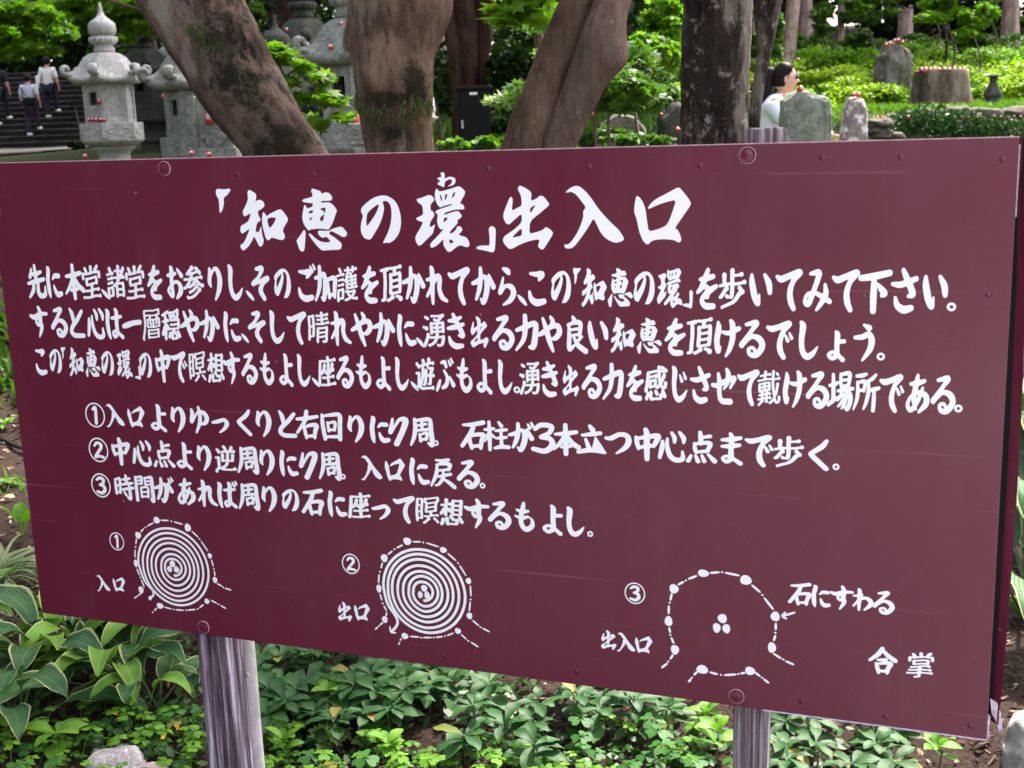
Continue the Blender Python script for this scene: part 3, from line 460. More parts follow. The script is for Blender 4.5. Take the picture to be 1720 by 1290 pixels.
# marching squares contour
def contour(F):
    segs={}
    def ip(a,b,fa,fb): t=fa/(fa-fb); return (a[0]+(b[0]-a[0])*t,a[1]+(b[1]-a[1])*t)
    B=F>0
    cell=B[:-1,:-1]*1+B[:-1,1:]*2+B[1:,1:]*4+B[1:,:-1]*8
    nxt={}
    pos={}
    for j,i in zip(*np.where((cell>0)&(cell<15))):
        c=cell[j,i]
        f=(F[j,i],F[j,i+1],F[j+1,i+1],F[j+1,i])
        # edges keys: top ('h',j,i) right ('v',j,i+1) bottom ('h',j+1,i) left('v',j,i)
        E={0:('h',j,i),1:('v',j,i+1),2:('h',j+1,i),3:('v',j,i)}
        V=[(i,j),(i+1,j),(i+1,j+1),(i,j+1)]
        pr={1:[(3,0)],2:[(0,1)],3:[(3,1)],4:[(1,2)],5:[(3,0),(1,2)],6:[(0,2)],7:[(3,2)],8:[(2,3)],9:[(2,0)],10:[(0,1),(2,3)],11:[(2,1)],12:[(1,3)],13:[(1,0)],14:[(0,3)]}[c]
        for a,b in pr:
            for e in (a,b):
                k=E[e]; A=V[e];Bv=V[(e+1)%4]
                pos[k]=ip(A,Bv,f[e],f[(e+1)%4])
            nxt[E[a]]=E[b]
    loops=[];
    while nxt:
        s,_=next(iter(nxt.items())); l=[s]; c=nxt.pop(s)
        while c!=s and c in nxt: l.append(c); c=nxt.pop(c)
        loops.append(np.array([((pos[k][0]+.5)/SC-PAD,(pos[k][1]+.5)/SC-PAD) for k in l]))
    return loops
def dp(p,eps):
    if len(p)<3: return p
    a,b=p[0],p[-1]; d=b-a; len_=np.hypot(*d)
    q=p[1:-1]-a
    dist=np.abs(d[0]*q[:,1]-d[1]*q[:,0])/len_ if len_>1e-9 else np.hypot(q[:,0],q[:,1])
    i=dist.argmax()
    if dist[i]<eps: return np.array([a,b])
    return np.vstack([dp(p[:i+2],eps)[:-1],dp(p[i+1:],eps)])
def simp(l,eps=.32):
    k=np.hypot(*(l-l[0]).T).argmax()
    a=dp(l[:k+1],eps); b=dp(np.vstack([l[k:],l[:1]]),eps)
    return np.vstack([a[:-1],b[:-1]])
def area(l): x,y=l.T; return .5*np.sum(x*np.roll(y,-1)-y*np.roll(x,-1))
def noto(ch):
    c=bpy.data.curves.new('t','FONT'); c.body=ch; c.resolution_u=6
    o=bpy.data.objects.new('t',c); COL.objects.link(o)
    bpy.context.view_layer.update()
    m=o.to_mesh(); v=np.array([x.co[:2] for x in m.vertices]); tr=[tuple(p.vertices) for p in m.polygons]
    mn,mx=v.min(0),v.max(0); 
    v=(v-mn)/(mx-mn)*np.array([100,100])*.96+2; v[:,1]=100-v[:,1]
    I=np.zeros((NG,NG),bool)
    for t3 in tr:
        for k in range(1,len(t3)-1):
            a,b,c_=v[t3[0]],v[t3[k]],v[t3[k+1]]
            w0=(b[0]-a[0])*(GY-a[1])-(b[1]-a[1])*(GX-a[0]); w1=(c_[0]-b[0])*(GY-b[1])-(c_[1]-b[1])*(GX-b[0]); w2=(a[0]-c_[0])*(GY-c_[1])-(a[1]-c_[1])*(GX-c_[0])
            I|=((w0>=0)&(w1>=0)&(w2>=0))|((w0<=0)&(w1<=0)&(w2<=0))
    o.to_mesh_clear(); bpy.data.objects.remove(o)
    return I
def thin(I):
    I=I.astype(np.uint8)
    while True:
        ch=False
        for s in (0,1):
            QN=[np.roll(np.roll(I,a,0),b,1) for a,b in ((1,0),(1,-1),(0,-1),(-1,-1),(-1,0),(-1,1),(0,1),(1,1))]
            Bn=sum(QN); A=sum(((QN[i]==0)&(QN[(i+1)%8]==1)).astype(int) for i in range(8))
            if s==0: c=(QN[0]*QN[2]*QN[4]==0)&(QN[2]*QN[4]*QN[6]==0)
            else: c=(QN[0]*QN[2]*QN[6]==0)&(QN[0]*QN[4]*QN[6]==0)
            m=(I==1)&(Bn>=2)&(Bn<=6)&(A==1)&c
            if m.any(): I[m]=0; ch=True
        if not ch: return I.astype(bool)
def brush(ch):
    I=noto(ch); K=thin(I)
    js,is_=np.where(K); F=np.full((NG,NG),-1e3)
    dens=K.sum()*1.0/SC   # total stroke length in units
    base=min(11,max(7.9, 11.0*(500/dens)))
    rng=np.random.RandomState(ord(ch))
    S_=set(zip(js,is_))
    for j,i in zip(js,is_):
        near=[(a,b) for a in range(-5,6) for b in range(-5,6) if (j+a,i+b) in S_]
        a=np.array(near,float); cov=np.cov(a.T) if len(a)>2 else np.eye(2)
        horiz=cov[1,1]/(cov.sum() if False else cov[0,0]+cov[1,1]+1e-9)
        # end proximity
        nn=sum((j+a,i+b) in S_ for a in(-1,0,1) for b in (-1,0,1))-1
        x,y=GX[j,i],GY[j,i]
        w=base*(1.12-.42*horiz**1.5)
        # to the right of horizontal strokes grow, left-down ends taper
        right=sum((j+a,i+b) in S_ for a in(-2,-1,0,1,2) for b in range(1,7)); left=sum((j+a,i+b) in S_ for a in(-2,-1,0,1,2) for b in range(-6,0))
        up=sum((j+a,i+b) in S_ for a in range(-6,0) for b in (-2,-1,0,1,2)); dn=sum((j+a,i+b) in S_ for a in range(1,7) for b in (-2,-1,0,1,2))
        if len(near)<9 and horiz>.6:
            w*=1.55 if right<left else 1.1
        if len(near)<9 and horiz<.6:
            w*= .75 if dn<up and left<=right else 1.15
        yt=y-.10*(x-50)+1.2*math.sin(x*.09+ord(ch)); xt=x-.06*(y-50)+1.2*math.sin(y*.08+ord(ch)*2)
        F=np.maximum(F,w/2-np.hypot((GX-xt)*.85,GY-yt))
    return F
GLYPH={}
for ch in sorted(set(''.join(l[0] for l in TEXT_LINES))):
    if ch in TRACED or ch in '、。': continue
    if ch in STROKES:
        F=field_strokes(STROKES[ch])
        if ch in CIRC: F=np.maximum(F,2.8-np.abs(np.hypot(GX-50,GY-50)-46.))
    else: F=brush(ch)
    GLYPH[ch]=[[(float(a),float(b)) for a,b in simp(l)] for l in contour(blur(F,2)) if abs(area(l))>4]
GLYPH['。']=[[(50+r*math.cos(a),50+r*math.sin(a)) for a in np.linspace(0,6.283,n)[:-1]] for r,n in ((11,15),(4.5,9))]
GLYPH['、']=[[(float(a),float(b)) for a,b in simp(l)] for l in contour(field_strokes([[(34,34,7),(50,52,15),(66,72,9)]]))]
def smooth(l):
    l=np.array(l,float); r=np.roll(l,-1,0)
    return np.stack([l*.8+r*.2,l*.2+r*.8],1).reshape(-1,2)
TITLE=[]
for ch,(x0,y0,s,outs,holes) in TRACED.items():
    px=[[toplane(x0+x/s,y0+y/s) for x,y in smooth(p)] for p in outs+holes]
    a=np.vstack(px); mn,mx=a.min(0),a.max(0); k=100/max(mx-mn); c=(mn+mx)/2
    GLYPH[ch]=[[(float((q[0]-c[0])*k+50),float((q[1]-c[1])*k+50)) for q in p] for p in px]
    TITLE.append((ch,float(c[0])*1000,float(c[1])*1000,100000/k))
SIGN_TL = cam2world((-.99619, -.41847, 2.29281)); SIGN_ANG = math.radians(-20.63)
# ------------------------------------------------------------------ ground, path, stairs, wall
random.seed(7)
def axis(parts):
    out = []
    for a, b, n in parts: out += [a + (b - a) * i / n for i in range(n)]
    return out + [parts[-1][1]]
gx = axis([(-70, -16, 12), (-16, -4, 24), (-4, 4, 120), (4, 16, 30), (16, 70, 12)])
gy = axis([(-40, -2, 10), (-2, 2, 12), (2, 7.5, 100), (7.5, 20, 50), (20, 50, 30), (50, 110, 10)])
gv, gf = [], []
for y in gy:
    for x in gx:
        z = terr(x, y)
        if 2 < y < 7.5 and abs(x) < 4: z += .014 * noise.fractal((x * 9, y * 9, 1), 1, 2, 4) + .02 * noise.noise((x * 2.2, y * 2.2, 8))
        gv.append((x, y, z))
W = len(gx)
for j in range(len(gy) - 1):
    for i in range(W - 1): gf.append((j * W + i, j * W + i + 1, (j + 1) * W + i + 1, (j + 1) * W + i))
m, nt, b = nmat('mulch_and_soil', .95); v = coords(nt)
n1 = tnoise(nt, v, 55, 9, .75); n2 = tnoise(nt, v, 2.2, 5, .6); n3 = tnoise(nt, v, 16, 6, .7)
vo = N(nt, 'ShaderNodeTexVoronoi', Scale=75.0); nt.links.new(v, vo.inputs['Vector'])
c = ramp(nt, n1, [(.3, (.012, .007, .006)), (.5, (.042, .024, .018)), (.72, (.12, .078, .058))])
c = mixc(nt, ramp(nt, n3, [(.45, (0,) * 3), (.6, (.6,) * 3)]), c, (.035, .020, .015))
c = mixc(nt, ramp(nt, vo.outputs['Distance'], [(.0, (.5,) * 3), (.3, (0,) * 3)]), c, (.13, .085, .062))
sp = nt.nodes.new('ShaderNodeSeparateXYZ'); nt.links.new(v, sp.inputs[0])
mr = N(nt, 'ShaderNodeMapRange'); mr.inputs['From Min'].default_value = 7; mr.inputs['From Max'].default_value = 11; nt.links.new(sp.outputs[1], mr.inputs[0])
gm = N(nt, 'ShaderNodeMath', operation='MULTIPLY'); nt.links.new(mr.outputs[0], gm.inputs[0])
nt.links.new(ramp(nt, n2, [(.3, (.35,) * 3), (.6, (.9,) * 3)]), gm.inputs[1])
c = mixc(nt, gm.outputs[0], c, mixc(nt, n1, (.02, .045, .01), (.07, .10, .025)))
nt.links.new(c, b.inputs['Base Color']); bump(nt, b, n1, 1, .02)
setp(mesh('ground', gv, gf, m), kind='structure')

def sheet(name, x0, x1, y0, y1, dz, mat, nx=24, ny=24, kind='structure'):
    vv, ff = [], []
    for j in range(ny + 1):
        for i in range(nx + 1):
            x, y = x0 + (x1 - x0) * i / nx, y0 + (y1 - y0) * j / ny
            vv.append((x, y, terr(x, y) + dz))
    for j in range(ny):
        for i in range(nx):
            a = j * (nx + 1) + i; ff.append((a, a + 1, a + nx + 2, a + nx + 1))
    return setp(mesh(name, vv, ff, mat), kind=kind)
sheet('stone_path', -17.5, -8.6, 17, 30.7, .03, MAT['path'])

# pale ground added unseen behind the camera to lighten the board's reflection
sheet('reflector_ground', -2.6, 7, -16, 1.1, .02, m_stone('reflector_gravel', (.34, .32, .31), (.27, .255, .24), (.2, .19, .17), 30, (.5, .5, .48), .6))
# stairs climbing away at the left, far behind the lanterns
STX0, STX1 = -17.5, -9.2
st0 = at(60, 238, 30.7)
def stz(k): return st0.z - .15 + .15 * k
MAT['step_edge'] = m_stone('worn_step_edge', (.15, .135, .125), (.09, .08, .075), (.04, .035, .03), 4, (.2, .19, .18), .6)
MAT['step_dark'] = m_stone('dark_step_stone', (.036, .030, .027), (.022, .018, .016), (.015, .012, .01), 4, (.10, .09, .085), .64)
stairs = empty('stone_stairs', (-13.3, 30.7, 1.2), label='broad flight of worn stone steps in deep shade behind the people', cat='stairs')
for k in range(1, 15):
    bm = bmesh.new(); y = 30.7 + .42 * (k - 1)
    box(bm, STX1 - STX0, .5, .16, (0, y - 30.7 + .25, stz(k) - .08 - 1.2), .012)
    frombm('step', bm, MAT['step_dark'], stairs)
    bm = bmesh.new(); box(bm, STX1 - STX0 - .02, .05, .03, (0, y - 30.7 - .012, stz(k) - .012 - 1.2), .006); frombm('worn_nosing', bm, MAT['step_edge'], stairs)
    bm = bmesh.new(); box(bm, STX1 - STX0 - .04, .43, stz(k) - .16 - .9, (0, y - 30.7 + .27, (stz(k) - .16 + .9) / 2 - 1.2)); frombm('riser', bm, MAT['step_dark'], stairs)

# ------------------------------------------------------------------ the sign
SX, SZ = 1.81, .91
TL = EYE + Vector(SIGN_TL)
ANG = SIGN_ANG
ax, ay = math.cos(ANG), math.sin(ANG)
base = TL + Vector((ax, ay, 0)) * .93; gz = terr(base.x, base.y)
sign = empty('information_sign', (base.x, base.y, gz), ANG, 'large maroon temple notice board with white brush lettering on two weathered posts', 'sign')
ZT = TL.z - gz
def SL(x, y, d=0): return Vector((x - .93, d, ZT - y))       # plane metres (x right, y down, d behind the face) to sign space
m, nt, b = nmat('maroon_film', .38); v = coords(nt); vs = coords(nt, (1, 1, 60)); vh = coords(nt, (.6, 1, 26))
nw = tnoise(nt, v, 3.0, 3, .5); nf = tnoise(nt, vs, 5, 6, .7)
c = mixc(nt, nw, (.108, .0085, .027), (.122, .0105, .032))
c = mixc(nt, ramp(nt, nf, [(.3, (.10,) * 3), (.6, (0,) * 3)]), c, (.080, .010, .024))
# long faint scratches
wv = N(nt, 'ShaderNodeTexWave', Scale=.9, Distortion=3.2, Detail=3.0); wv.bands_direction = 'Z'; wv.inputs['Detail Scale'].default_value = .7
nt.links.new(coords(nt, (.35, 1, 4.2)), wv.inputs['Vector'])
gate = tnoise(nt, coords(nt, (1.1, 1, 5)), 2.2, 3, .6)
sc_ = N(nt, 'ShaderNodeMath', operation='MULTIPLY'); nt.links.new(ramp(nt, wv.outputs['Fac'], [(.996, (0,) * 3), (.9995, (1,) * 3)]), sc_.inputs[0])
nt.links.new(ramp(nt, gate, [(.54, (0,) * 3), (.70, (.30,) * 3)]), sc_.inputs[1])
c = mixc(nt, sc_.outputs[0], c, (.42, .18, .19))
vd = N(nt, 'ShaderNodeTexVoronoi', Scale=13.0); nt.links.new(v, vd.inputs['Vector'])
c = mixc(nt, ramp(nt, vd.outputs['Distance'], [(.018, (.7,) * 3), (.035, (0,) * 3)]), c, (.42, .2, .22))
dn = tnoise(nt, coords(nt, (1, 1, .22)), 9, 7, .7); c = mixc(nt, ramp(nt, dn, [(.50, (0,) * 3), (.75, (.09,) * 3)]), c, (.26, .13, .15))
dm = tnoise(nt, v, 2.4, 8, .72); c = mixc(nt, ramp(nt, dm, [(.54, (0,) * 3), (.72, (.08,) * 3)]), c, (.22, .12, .14))
gr = tnoise(nt, v, 420, 2, .5); c = mixc(nt, ramp(nt, gr, [(.35, (.22,) * 3), (.6, (0,) * 3)]), c, (.06, .006, .018))
nt.links.new(c, b.inputs['Base Color'])
nt.links.new(ramp(nt, tnoise(nt, v, 1.6, 4, .6), [(.3, (.2,) * 3), (.7, (.36,) * 3)]), b.inputs['Roughness'])
b.inputs['Specular IOR Level'].default_value = .58
bump(nt, b, tnoise(nt, vh, 4, 4, .5), .02, .01)
MAT['maroon'] = m
MAT['maroon_side'] = m_plain('maroon_side', (.075, .016, .030), .45, .25)
MAT['worn'] = m_plain('worn_pale_edge', (.42, .24, .27), .6, .35, 60)
MAT['chipped'] = m_plain('chipped_lavender', (.55, .46, .56), .8, .4, 90)
bm = bmesh.new(); box(bm, SX, .024, SZ, (SX / 2 - .93, .012, ZT - SZ / 2), .0015); frombm('panel', bm, MAT['maroon'], sign)
def strip(name, pts, mat):   # closed sheet between two poly-lines, 2 mm thick
    A, B = pts; v, f = [], []
    for p, q in zip(A, B): v += [p, q, p + Vector((0, .003, 0)), q + Vector((0, .003, 0))]
    for i in range(len(A) - 1):
        a = 4 * i; f += [(a, a + 1, a + 5, a + 4), (a + 2, a + 6, a + 7, a + 3), (a, a + 4, a + 6, a + 2), (a + 1, a + 3, a + 7, a + 5)]
    f += [(0, 2, 3, 1), (4 * len(A) - 4, 4 * len(A) - 3, 4 * len(A) - 1, 4 * len(A) - 2)]
    return mesh(name, v, f, mat, sign, False)
# the splayed right-hand return of the folded sheet; its gap shade painted black
ys = [0, .1, .25, .4, .55, .7, .8, .885]
wd = [.004, .010, .016, .019, .019, .017, .014, .011]
strip('side_return', ([SL(SX + .003 + .3 * w, y, .012) for y, w in zip(ys, wd)], [SL(SX + .004 + w, y, .004) for y, w in zip(ys, wd)]), MAT['maroon'])
strip('slot_shade', ([SL(SX - .0005, y, .010) for y in ys], [SL(SX + .004 + w * .5, y, .020) for y, w in zip(ys, wd)]), MAT['black'])  # black strip stands in for the shade in the gap
strip('side_return', ([SL(-.0005 - .001, y, .003) for y in ys], [SL(-.003 - .006 * (y > .3), y, .010) for y in ys]), MAT['maroon_side'])
bm = bmesh.new(); box(bm, SX - .002, .0026, .0016, (SX / 2 - .93, .0006, ZT + .0003)); frombm('edge_wear', bm, MAT['worn'], sign)
bm = bmesh.new(); box(bm, .34, .0026, .002, (SX - .93 - .172, .0006, ZT - SZ - .0006)); frombm('edge_wear', bm, MAT['chipped'], sign)
bm = bmesh.new(); box(bm, .0022, .0026, .10, (SX - .93 + .0006, .0006, ZT - .06)); frombm('edge_wear', bm, MAT['worn'], sign)
def shard(pts, d=.003):
    v = [SL(x, y, dd) for x, y, dd in pts]; n = len(v)
    v += [p + Vector((0, d, 0)) for p in v]
    return mesh('torn_corner', v, [tuple(range(n)), tuple(range(n, 2 * n))[::-1]] + [(i, i + n, (i + 1) % n + n, (i + 1) % n) for i in range(n)], MAT['chipped'], sign, False)
shard([(1.809, .868, .002), (1.8135, .872, .002), (1.812, .893, .002), (1.8145, .906, .002), (1.808, .9135, .001), (1.804, .9105, .001), (1.8075, .895, .001)])
shard([(1.812, .845, .006), (1.822, .850, .006), (1.828, .868, .006), (1.832, .893, .006), (1.827, .897, .006), (1.821, .878, .006), (1.815, .868, .006)])
# bolt caps
for x, y, rr in ((.400, .017, .0125), (1.436, .0165, .0125), (.393, .894, .0125), (1.425, .892, .0125)):
    bm = bmesh.new(); lathe(bm, [(rr, 0), (rr, .0012), (rr - .0012, .0014), (rr * .8, .0008), (rr * .55, .0019), (rr * .2, .0025), (.0005, .0026)], 28)
    o = frombm('bolt_cap', bm, MAT['maroon'], sign, True); o.location = SL(x, y, 0); o.rotation_euler = (math.pi / 2, 0, 0)
    bm = bmesh.new(); n = 40; vv = []
    for i in range(n):
        a = 2 * math.pi * i / n
        vv.append([bm.verts.new((r * math.cos(a), r * math.sin(a), z)) for r, z in ((rr + .0003, 0), (rr + .0003, .0019), (rr - .0005, .0019))])
    for i in range(n):
        for k in range(2): bm.faces.new((vv[i][k], vv[(i + 1) % n][k], vv[(i + 1) % n][k + 1], vv[i][k + 1]))
    r2 = frombm('ring', bm, MAT['worn'], o, True)
random.seed(3)
riv = [(1.365, .030), (1.545, .022), (1.655, .024), (1.790, .030), (1.19, .028), (1.02, .028), (.70, .032), (.55, .03), (1.78, .22), (1.53, .885), (1.66, .893), (1.786, .890), (1.15, .885), (.9, .888)]
for x, y in riv:
    bm = bmesh.new(); lathe(bm, [(.0048, 0), (.0036, .0004), (.002, .0008), (.0004, .0009)], 14)
    o = frombm('nail_bump', bm, MAT['maroon'], sign, True); o.location = SL(x, y, 0); o.rotation_euler = (math.pi / 2, 0, 0)

# ---- lettering: every glyph outline lies 0.7 mm proud of the face
MAT['ink'] = m_plain('white_lettering', (.86, .86, .88), .5, .02, 6)
def clean(l):
    out = []
    for p in l:
        if not out or abs(p[0] - out[-1][0]) + abs(p[1] - out[-1][1]) > .15: out.append(p)
    return out
TES = {}
def tess(ch):
    if ch not in TES:
        loops = [clean(l) for l in GLYPH[ch]]
        def inside(p, l):
            r = False
            for (x1, y1), (x2, y2) in zip(l, l[1:] + l[:1]):
                if (y1 > p[1]) != (y2 > p[1]) and p[0] < (x2 - x1) * (p[1] - y1) / (y2 - y1) + x1: r = not r
            return r
        depth = [sum(inside(l[0], m_) for m_ in loops if m_ is not l) for l in loops]
        V, Tt = [], []
        for l, dep in zip(loops, depth):
            if dep % 2: continue
            grp = [l] + [h for h, dh in zip(loops, depth) if dh == dep + 1 and inside(h[0], l)]
            off = len(V); grp = [[Vector((x, y, 0)) for x, y in q] for q in grp]
            for q in grp: V += q
            Tt += [tuple(i + off for i in t) for t in geometry.tessellate_polygon(grp)]
        TES[ch] = (V, Tt)
    return TES[ch]
PROUD = -.0007
def glyph_into(V, Fc, ch, cx, cy, w, h):
    dx = dy = 0; s = 1
    if ch == '「': s, dy = .42, -.29
    elif ch == '」': s, dy = .46, .27
    elif ch == '。': s, dy = .95, .36; w = h
    elif ch == '、': s, dy = .62, .34; w = h
    elif ch in '①②③': s = 1.0; w = h * .93
    elif ch == 'の': s = .84
    elif ch == '口': s = .86
    elif ch in '入出わつくう': s = .92
    elif ch in '知恵環': s = 1.0; w *= 1.05
    P, T_ = tess(ch); k = len(V)
    for p in P: V.append(SL(cx + dx + (p.x - 50) / 100 * w * s, cy + dy * h + (p.y - 50) / 100 * h * s, PROUD))
    for t in T_: Fc.append(tuple(i + k for i in t))
def letters(V, Fc, name='letter', kind=None):
    me = bpy.data.meshes.new(name); me.from_pydata([tuple(p) for p in V], [], Fc); me.update()
    bm = bmesh.new(); bm.from_mesh(me)
    for f in bm.faces:
        f.normal_update()
        if f.normal.y > 0: f.normal_flip()
    bm.to_mesh(me); bm.free()
    return setp(link(name, me, MAT['ink'], sign, False), kind=kind)
for ch, cx, cy, h in TITLE:
    P, T_ = tess(ch)
    letters([SL(cx / 1000 + (p.x - 50) / 100 * h / 1000, cy / 1000 + (p.y - 50) / 100 * h / 1000, PROUD) for p in P], [tuple(t) for t in T_], 'title_letter')
for text, xs, ys_, w, h in TEXT_LINES:
    for ch, x, y in zip(text, xs, ys_):
        V, Fc = [], []; glyph_into(V, Fc, ch, x / 1000, y / 1000, w / 1000, h / 1000); letters(V, Fc)
# ---- the three circle diagrams
def blob(V, Fc, x, y, rx, ry, n=16, d=0):
    k = len(V); V.append(SL(x, y, PROUD - d))
    for i in range(n):
        a = 2 * math.pi * i / n; q = 1 + .05 * math.sin(3 * a + x * 900)
        V.append(SL(x + rx * q * math.cos(a), y + ry * q * math.sin(a), PROUD - d))
    for i in range(n): Fc.append((k, k + 1 + i, k + 1 + (i + 1) % n))
def ribbon(V, Fc, pts, w, d=0):
    k = len(V); n = len(pts)
    for i, (x, y) in enumerate(pts):
        a, b2 = pts[max(i - 1, 0)], pts[min(i + 1, n - 1)]
        tx, ty = b2[0] - a[0], b2[1] - a[1]; L_ = math.hypot(tx, ty) or 1; ww = w[i] if isinstance(w, list) else w
        nx, ny = -ty / L_ * ww / 2, tx / L_ * ww / 2
        V += [SL(x + nx, y + ny, PROUD - d), SL(x - nx, y - ny, PROUD - d)]
    for i in range(n - 1): Fc.append((k + 2 * i, k + 2 * i + 1, k + 2 * i + 3, k + 2 * i + 2))
for q, (st, da, do) in enumerate(DIAGRAMS):
    V, Fc = [], []
    for x, y, rx, ry in st:
        V2, F2 = [], []; blob(V2, F2, x / 1000, y / 1000, rx / 1000, ry / 1000); letters(V2, F2, 'stone_mark')
    for d in da:
        x0, y0, x1, y1 = [k_ / 1000 for k_ in d]
        pts = [(x0 + (x1 - x0) * t, y0 + (y1 - y0) * t) for t in (0, .08, .25, .5, .75, .92, 1)]
        wmax = .0037 if q == 2 else .0030
        ribbon(V, Fc, pts, [wmax * k_ for k_ in (.35, .8, 1, 1.05, 1, .8, .35)], .0001)
    for x, y in do: blob(V, Fc, x / 1000, y / 1000, .0019, .0017, 10, .0002)
    letters(V, Fc, 'dash_marks', 'stuff'); V, Fc = [], []
    if q < 2:
        cx, cy, kn, tail = SPIRALS[q]
        pts = []
        for i in range((len(kn) - 1) * 12 + 1):
            u = i / 12; j = int(u); f = u - j; r = (kn[j] * (1 - f) + kn[min(j + 1, len(kn) - 1)] * f) / 1000
            a = math.pi + u * math.pi / 2
            pts.append((cx / 1000 + r * math.cos(a), cy / 1000 + r * math.sin(a)))
        tl = [(x / 1000, y / 1000) for x, y in tail][:-1]
        dn = densify([(x, y, 0) for x, y in tl + pts[:3]], 6)[:-12]
        ribbon(V, Fc, [(p.x, p.y) for p in dn] + pts[1:], .0046 if q == 0 else .0052, .0003)
        blob(V, Fc, pts[-1][0] + .003, pts[-1][1] , .004, .003, 12, .0004)
        letters(V, Fc, 'spiral_line')['label'] = ['white spiral of the diagram marked one', 'white spiral with an arrow end in the diagram marked two'][q]

# ---- posts
m, nt, b = nmat('weathered_painted_post', .8); v = coords(nt, (1, 1, .035)); v2 = coords(nt, (1, 1, .3))
n1 = tnoise(nt, v, 75, 6, .7); n2 = tnoise(nt, v2, 8, 5, .6)
c = ramp(nt, n1, [(.36, (.05, .032, .038)), (.47, (.15, .11, .125)), (.56, (.34, .29, .33)), (.66, (.74, .70, .73))])
c = mixc(nt, ramp(nt, n2, [(.4, (.6,) * 3), (.62, (0,) * 3)]), c, (.12, .085, .095))
nk = tnoise(nt, coords(nt, (1, 1, .12)), 22, 9, .8); c = mixc(nt, ramp(nt, nk, [(.34, (.85,) * 3), (.44, (0,) * 3)]), c, (.03, .02, .022))
nt.links.new(c, b.inputs['Base Color']); bump(nt, b, n1, .8, .006); MAT['post'] = m
m, nt, b = nmat('dark_weathered_post', .8); v = coords(nt, (1, 1, .035)); v2 = coords(nt, (1, 1, .3))
n1 = tnoise(nt, v, 75, 6, .7); n2 = tnoise(nt, v2, 8, 5, .6)
c = ramp(nt, n1, [(.36, (.03, .018, .028)), (.46, (.11, .075, .10)), (.55, (.27, .21, .27)), (.66, (.66, .60, .68))])
nt.links.new(c, b.inputs['Base Color']); bump(nt, b, n1, .8, .006); MAT['post_dark'] = m
m, nt, b = nmat('grey_pole', .75); v = coords(nt, (1, 1, .6)); n1 = tnoise(nt, v, 22, 6, .7)
nt.links.new(ramp(nt, n1, [(.3, (.26, .24, .25)), (.7, (.50, .47, .49))]), b.inputs['Base Color']); bump(nt, b, n1, .3, .004); MAT['pole'] = m
def post(name, x0, x1, top, d0, dep, mat, grooves, sd, lean=0):
    prof = []; w = x1 - x0; rnd = random.Random(sd)
    for side in range(4):
        n = 14
        for i in range(n):
            t = i / n; g = .0025 * math.sin(t * grooves * 6.28 + sd) + rnd.uniform(-.0012, .0012)
            if i == 0: g = .003
            if side == 0: prof.append((x0 + w * t, d0 + g))
            elif side == 1: prof.append((x1 - g, d0 + dep * t))
            elif side == 2: prof.append((x1 - w * t, d0 + dep - g))
            else: prof.append((x0 + g, d0 + dep * (1 - t)))
    zs = [top + (.0 if k == 0 else 0) + k / 26 * (ZT + .12 - top) for k in range(27)]
    v, f = [], []; n = len(prof)
    for z in zs:
        for k, (px_, d) in enumerate(prof):
            j = .0012 * noise.noise((k * .8, z * 9, sd)); v.append(SL(px_ + j + lean * z, z + (rnd.uniform(-.002, .002) if z == top else 0), d + j))
    for a in range(len(zs) - 1):
        for k in range(n): f.append((a * n + k, (a + 1) * n + k, (a + 1) * n + (k + 1) % n, a * n + (k + 1) % n))
    f.append(tuple(range(n)))
    return mesh(name, v, f, mat, sign, False)
post('post', 1.429, 1.481, -.021, .028, .05, MAT['post'], 4, 1.3, -.013)
post('post', .352, .424, .02, .028, .055, MAT['post_dark'], 3, 2.1)
V, Fc = tube([SL(.403, .02 + k / 20 * (ZT + .1), .112) for k in range(21)], [.0225 + .0006 * math.sin(k * 2.1) for k in range(21)], 18)
mesh('pole', V, Fc, MAT['pole'], sign)['label'] = 'smooth grey pole fixed behind the left post'
for z in (.24, .70):
    bm = bmesh.new(); box(bm, 1.2, .03, .06, (.93 - .93, .043, ZT - z), .002); 
    for v in bm.verts: v.co.x += 0
    bm.free()
bm = bmesh.new(); lathe(bm, [(.0045, 0), (.0045, .002), (.003, .003), (.0005, .003)], 12)
o = frombm('screw', bm, MAT['pole'], sign, True); o.location = SL(.424, 1.03, .087); o.rotation_euler = (math.pi / 2, 0, 0)
# ------------------------------------------------------------------ foliage
LEAF5 = []
for k in range(15):
    a = -math.pi / 2 + (k + .5) * 2 * math.pi / 15
    lob = [1.0, .42, .30][k % 3] if 0 else None
def star_pts(nl=5):
    pts = [(0, -.12)]
    for k in range(nl):
        a = math.radians(-58 + 116 * 0 + (k - (nl - 1) / 2) * (230 / (nl - 1))) ; a = math.radians((k - (nl - 1) / 2) * 52)
        R = 1 - .16 * abs(k - (nl - 1) / 2)
        if k > 0: b = a - math.radians(26); pts.append((.40 * math.sin(b), .40 * math.cos(b)))
        else: pts.append((.20 * math.sin(a - .5), .20 * math.cos(a - .5)))
        pts.append((R * math.sin(a), R * math.cos(a)))
    a = math.radians((nl - 1) / 2 * 52) + .5; pts.append((.2 * math.sin(a), .2 * math.cos(a)))
    return pts
STAR = star_pts(7)
RH = [(0, -.5), (.30, -.05), (.12, .42), (-.22, .30)]
OV = [(0, -.5), (.26, -.2), (.28, .15), (0, .5), (-.28, .15), (-.26, -.2)]
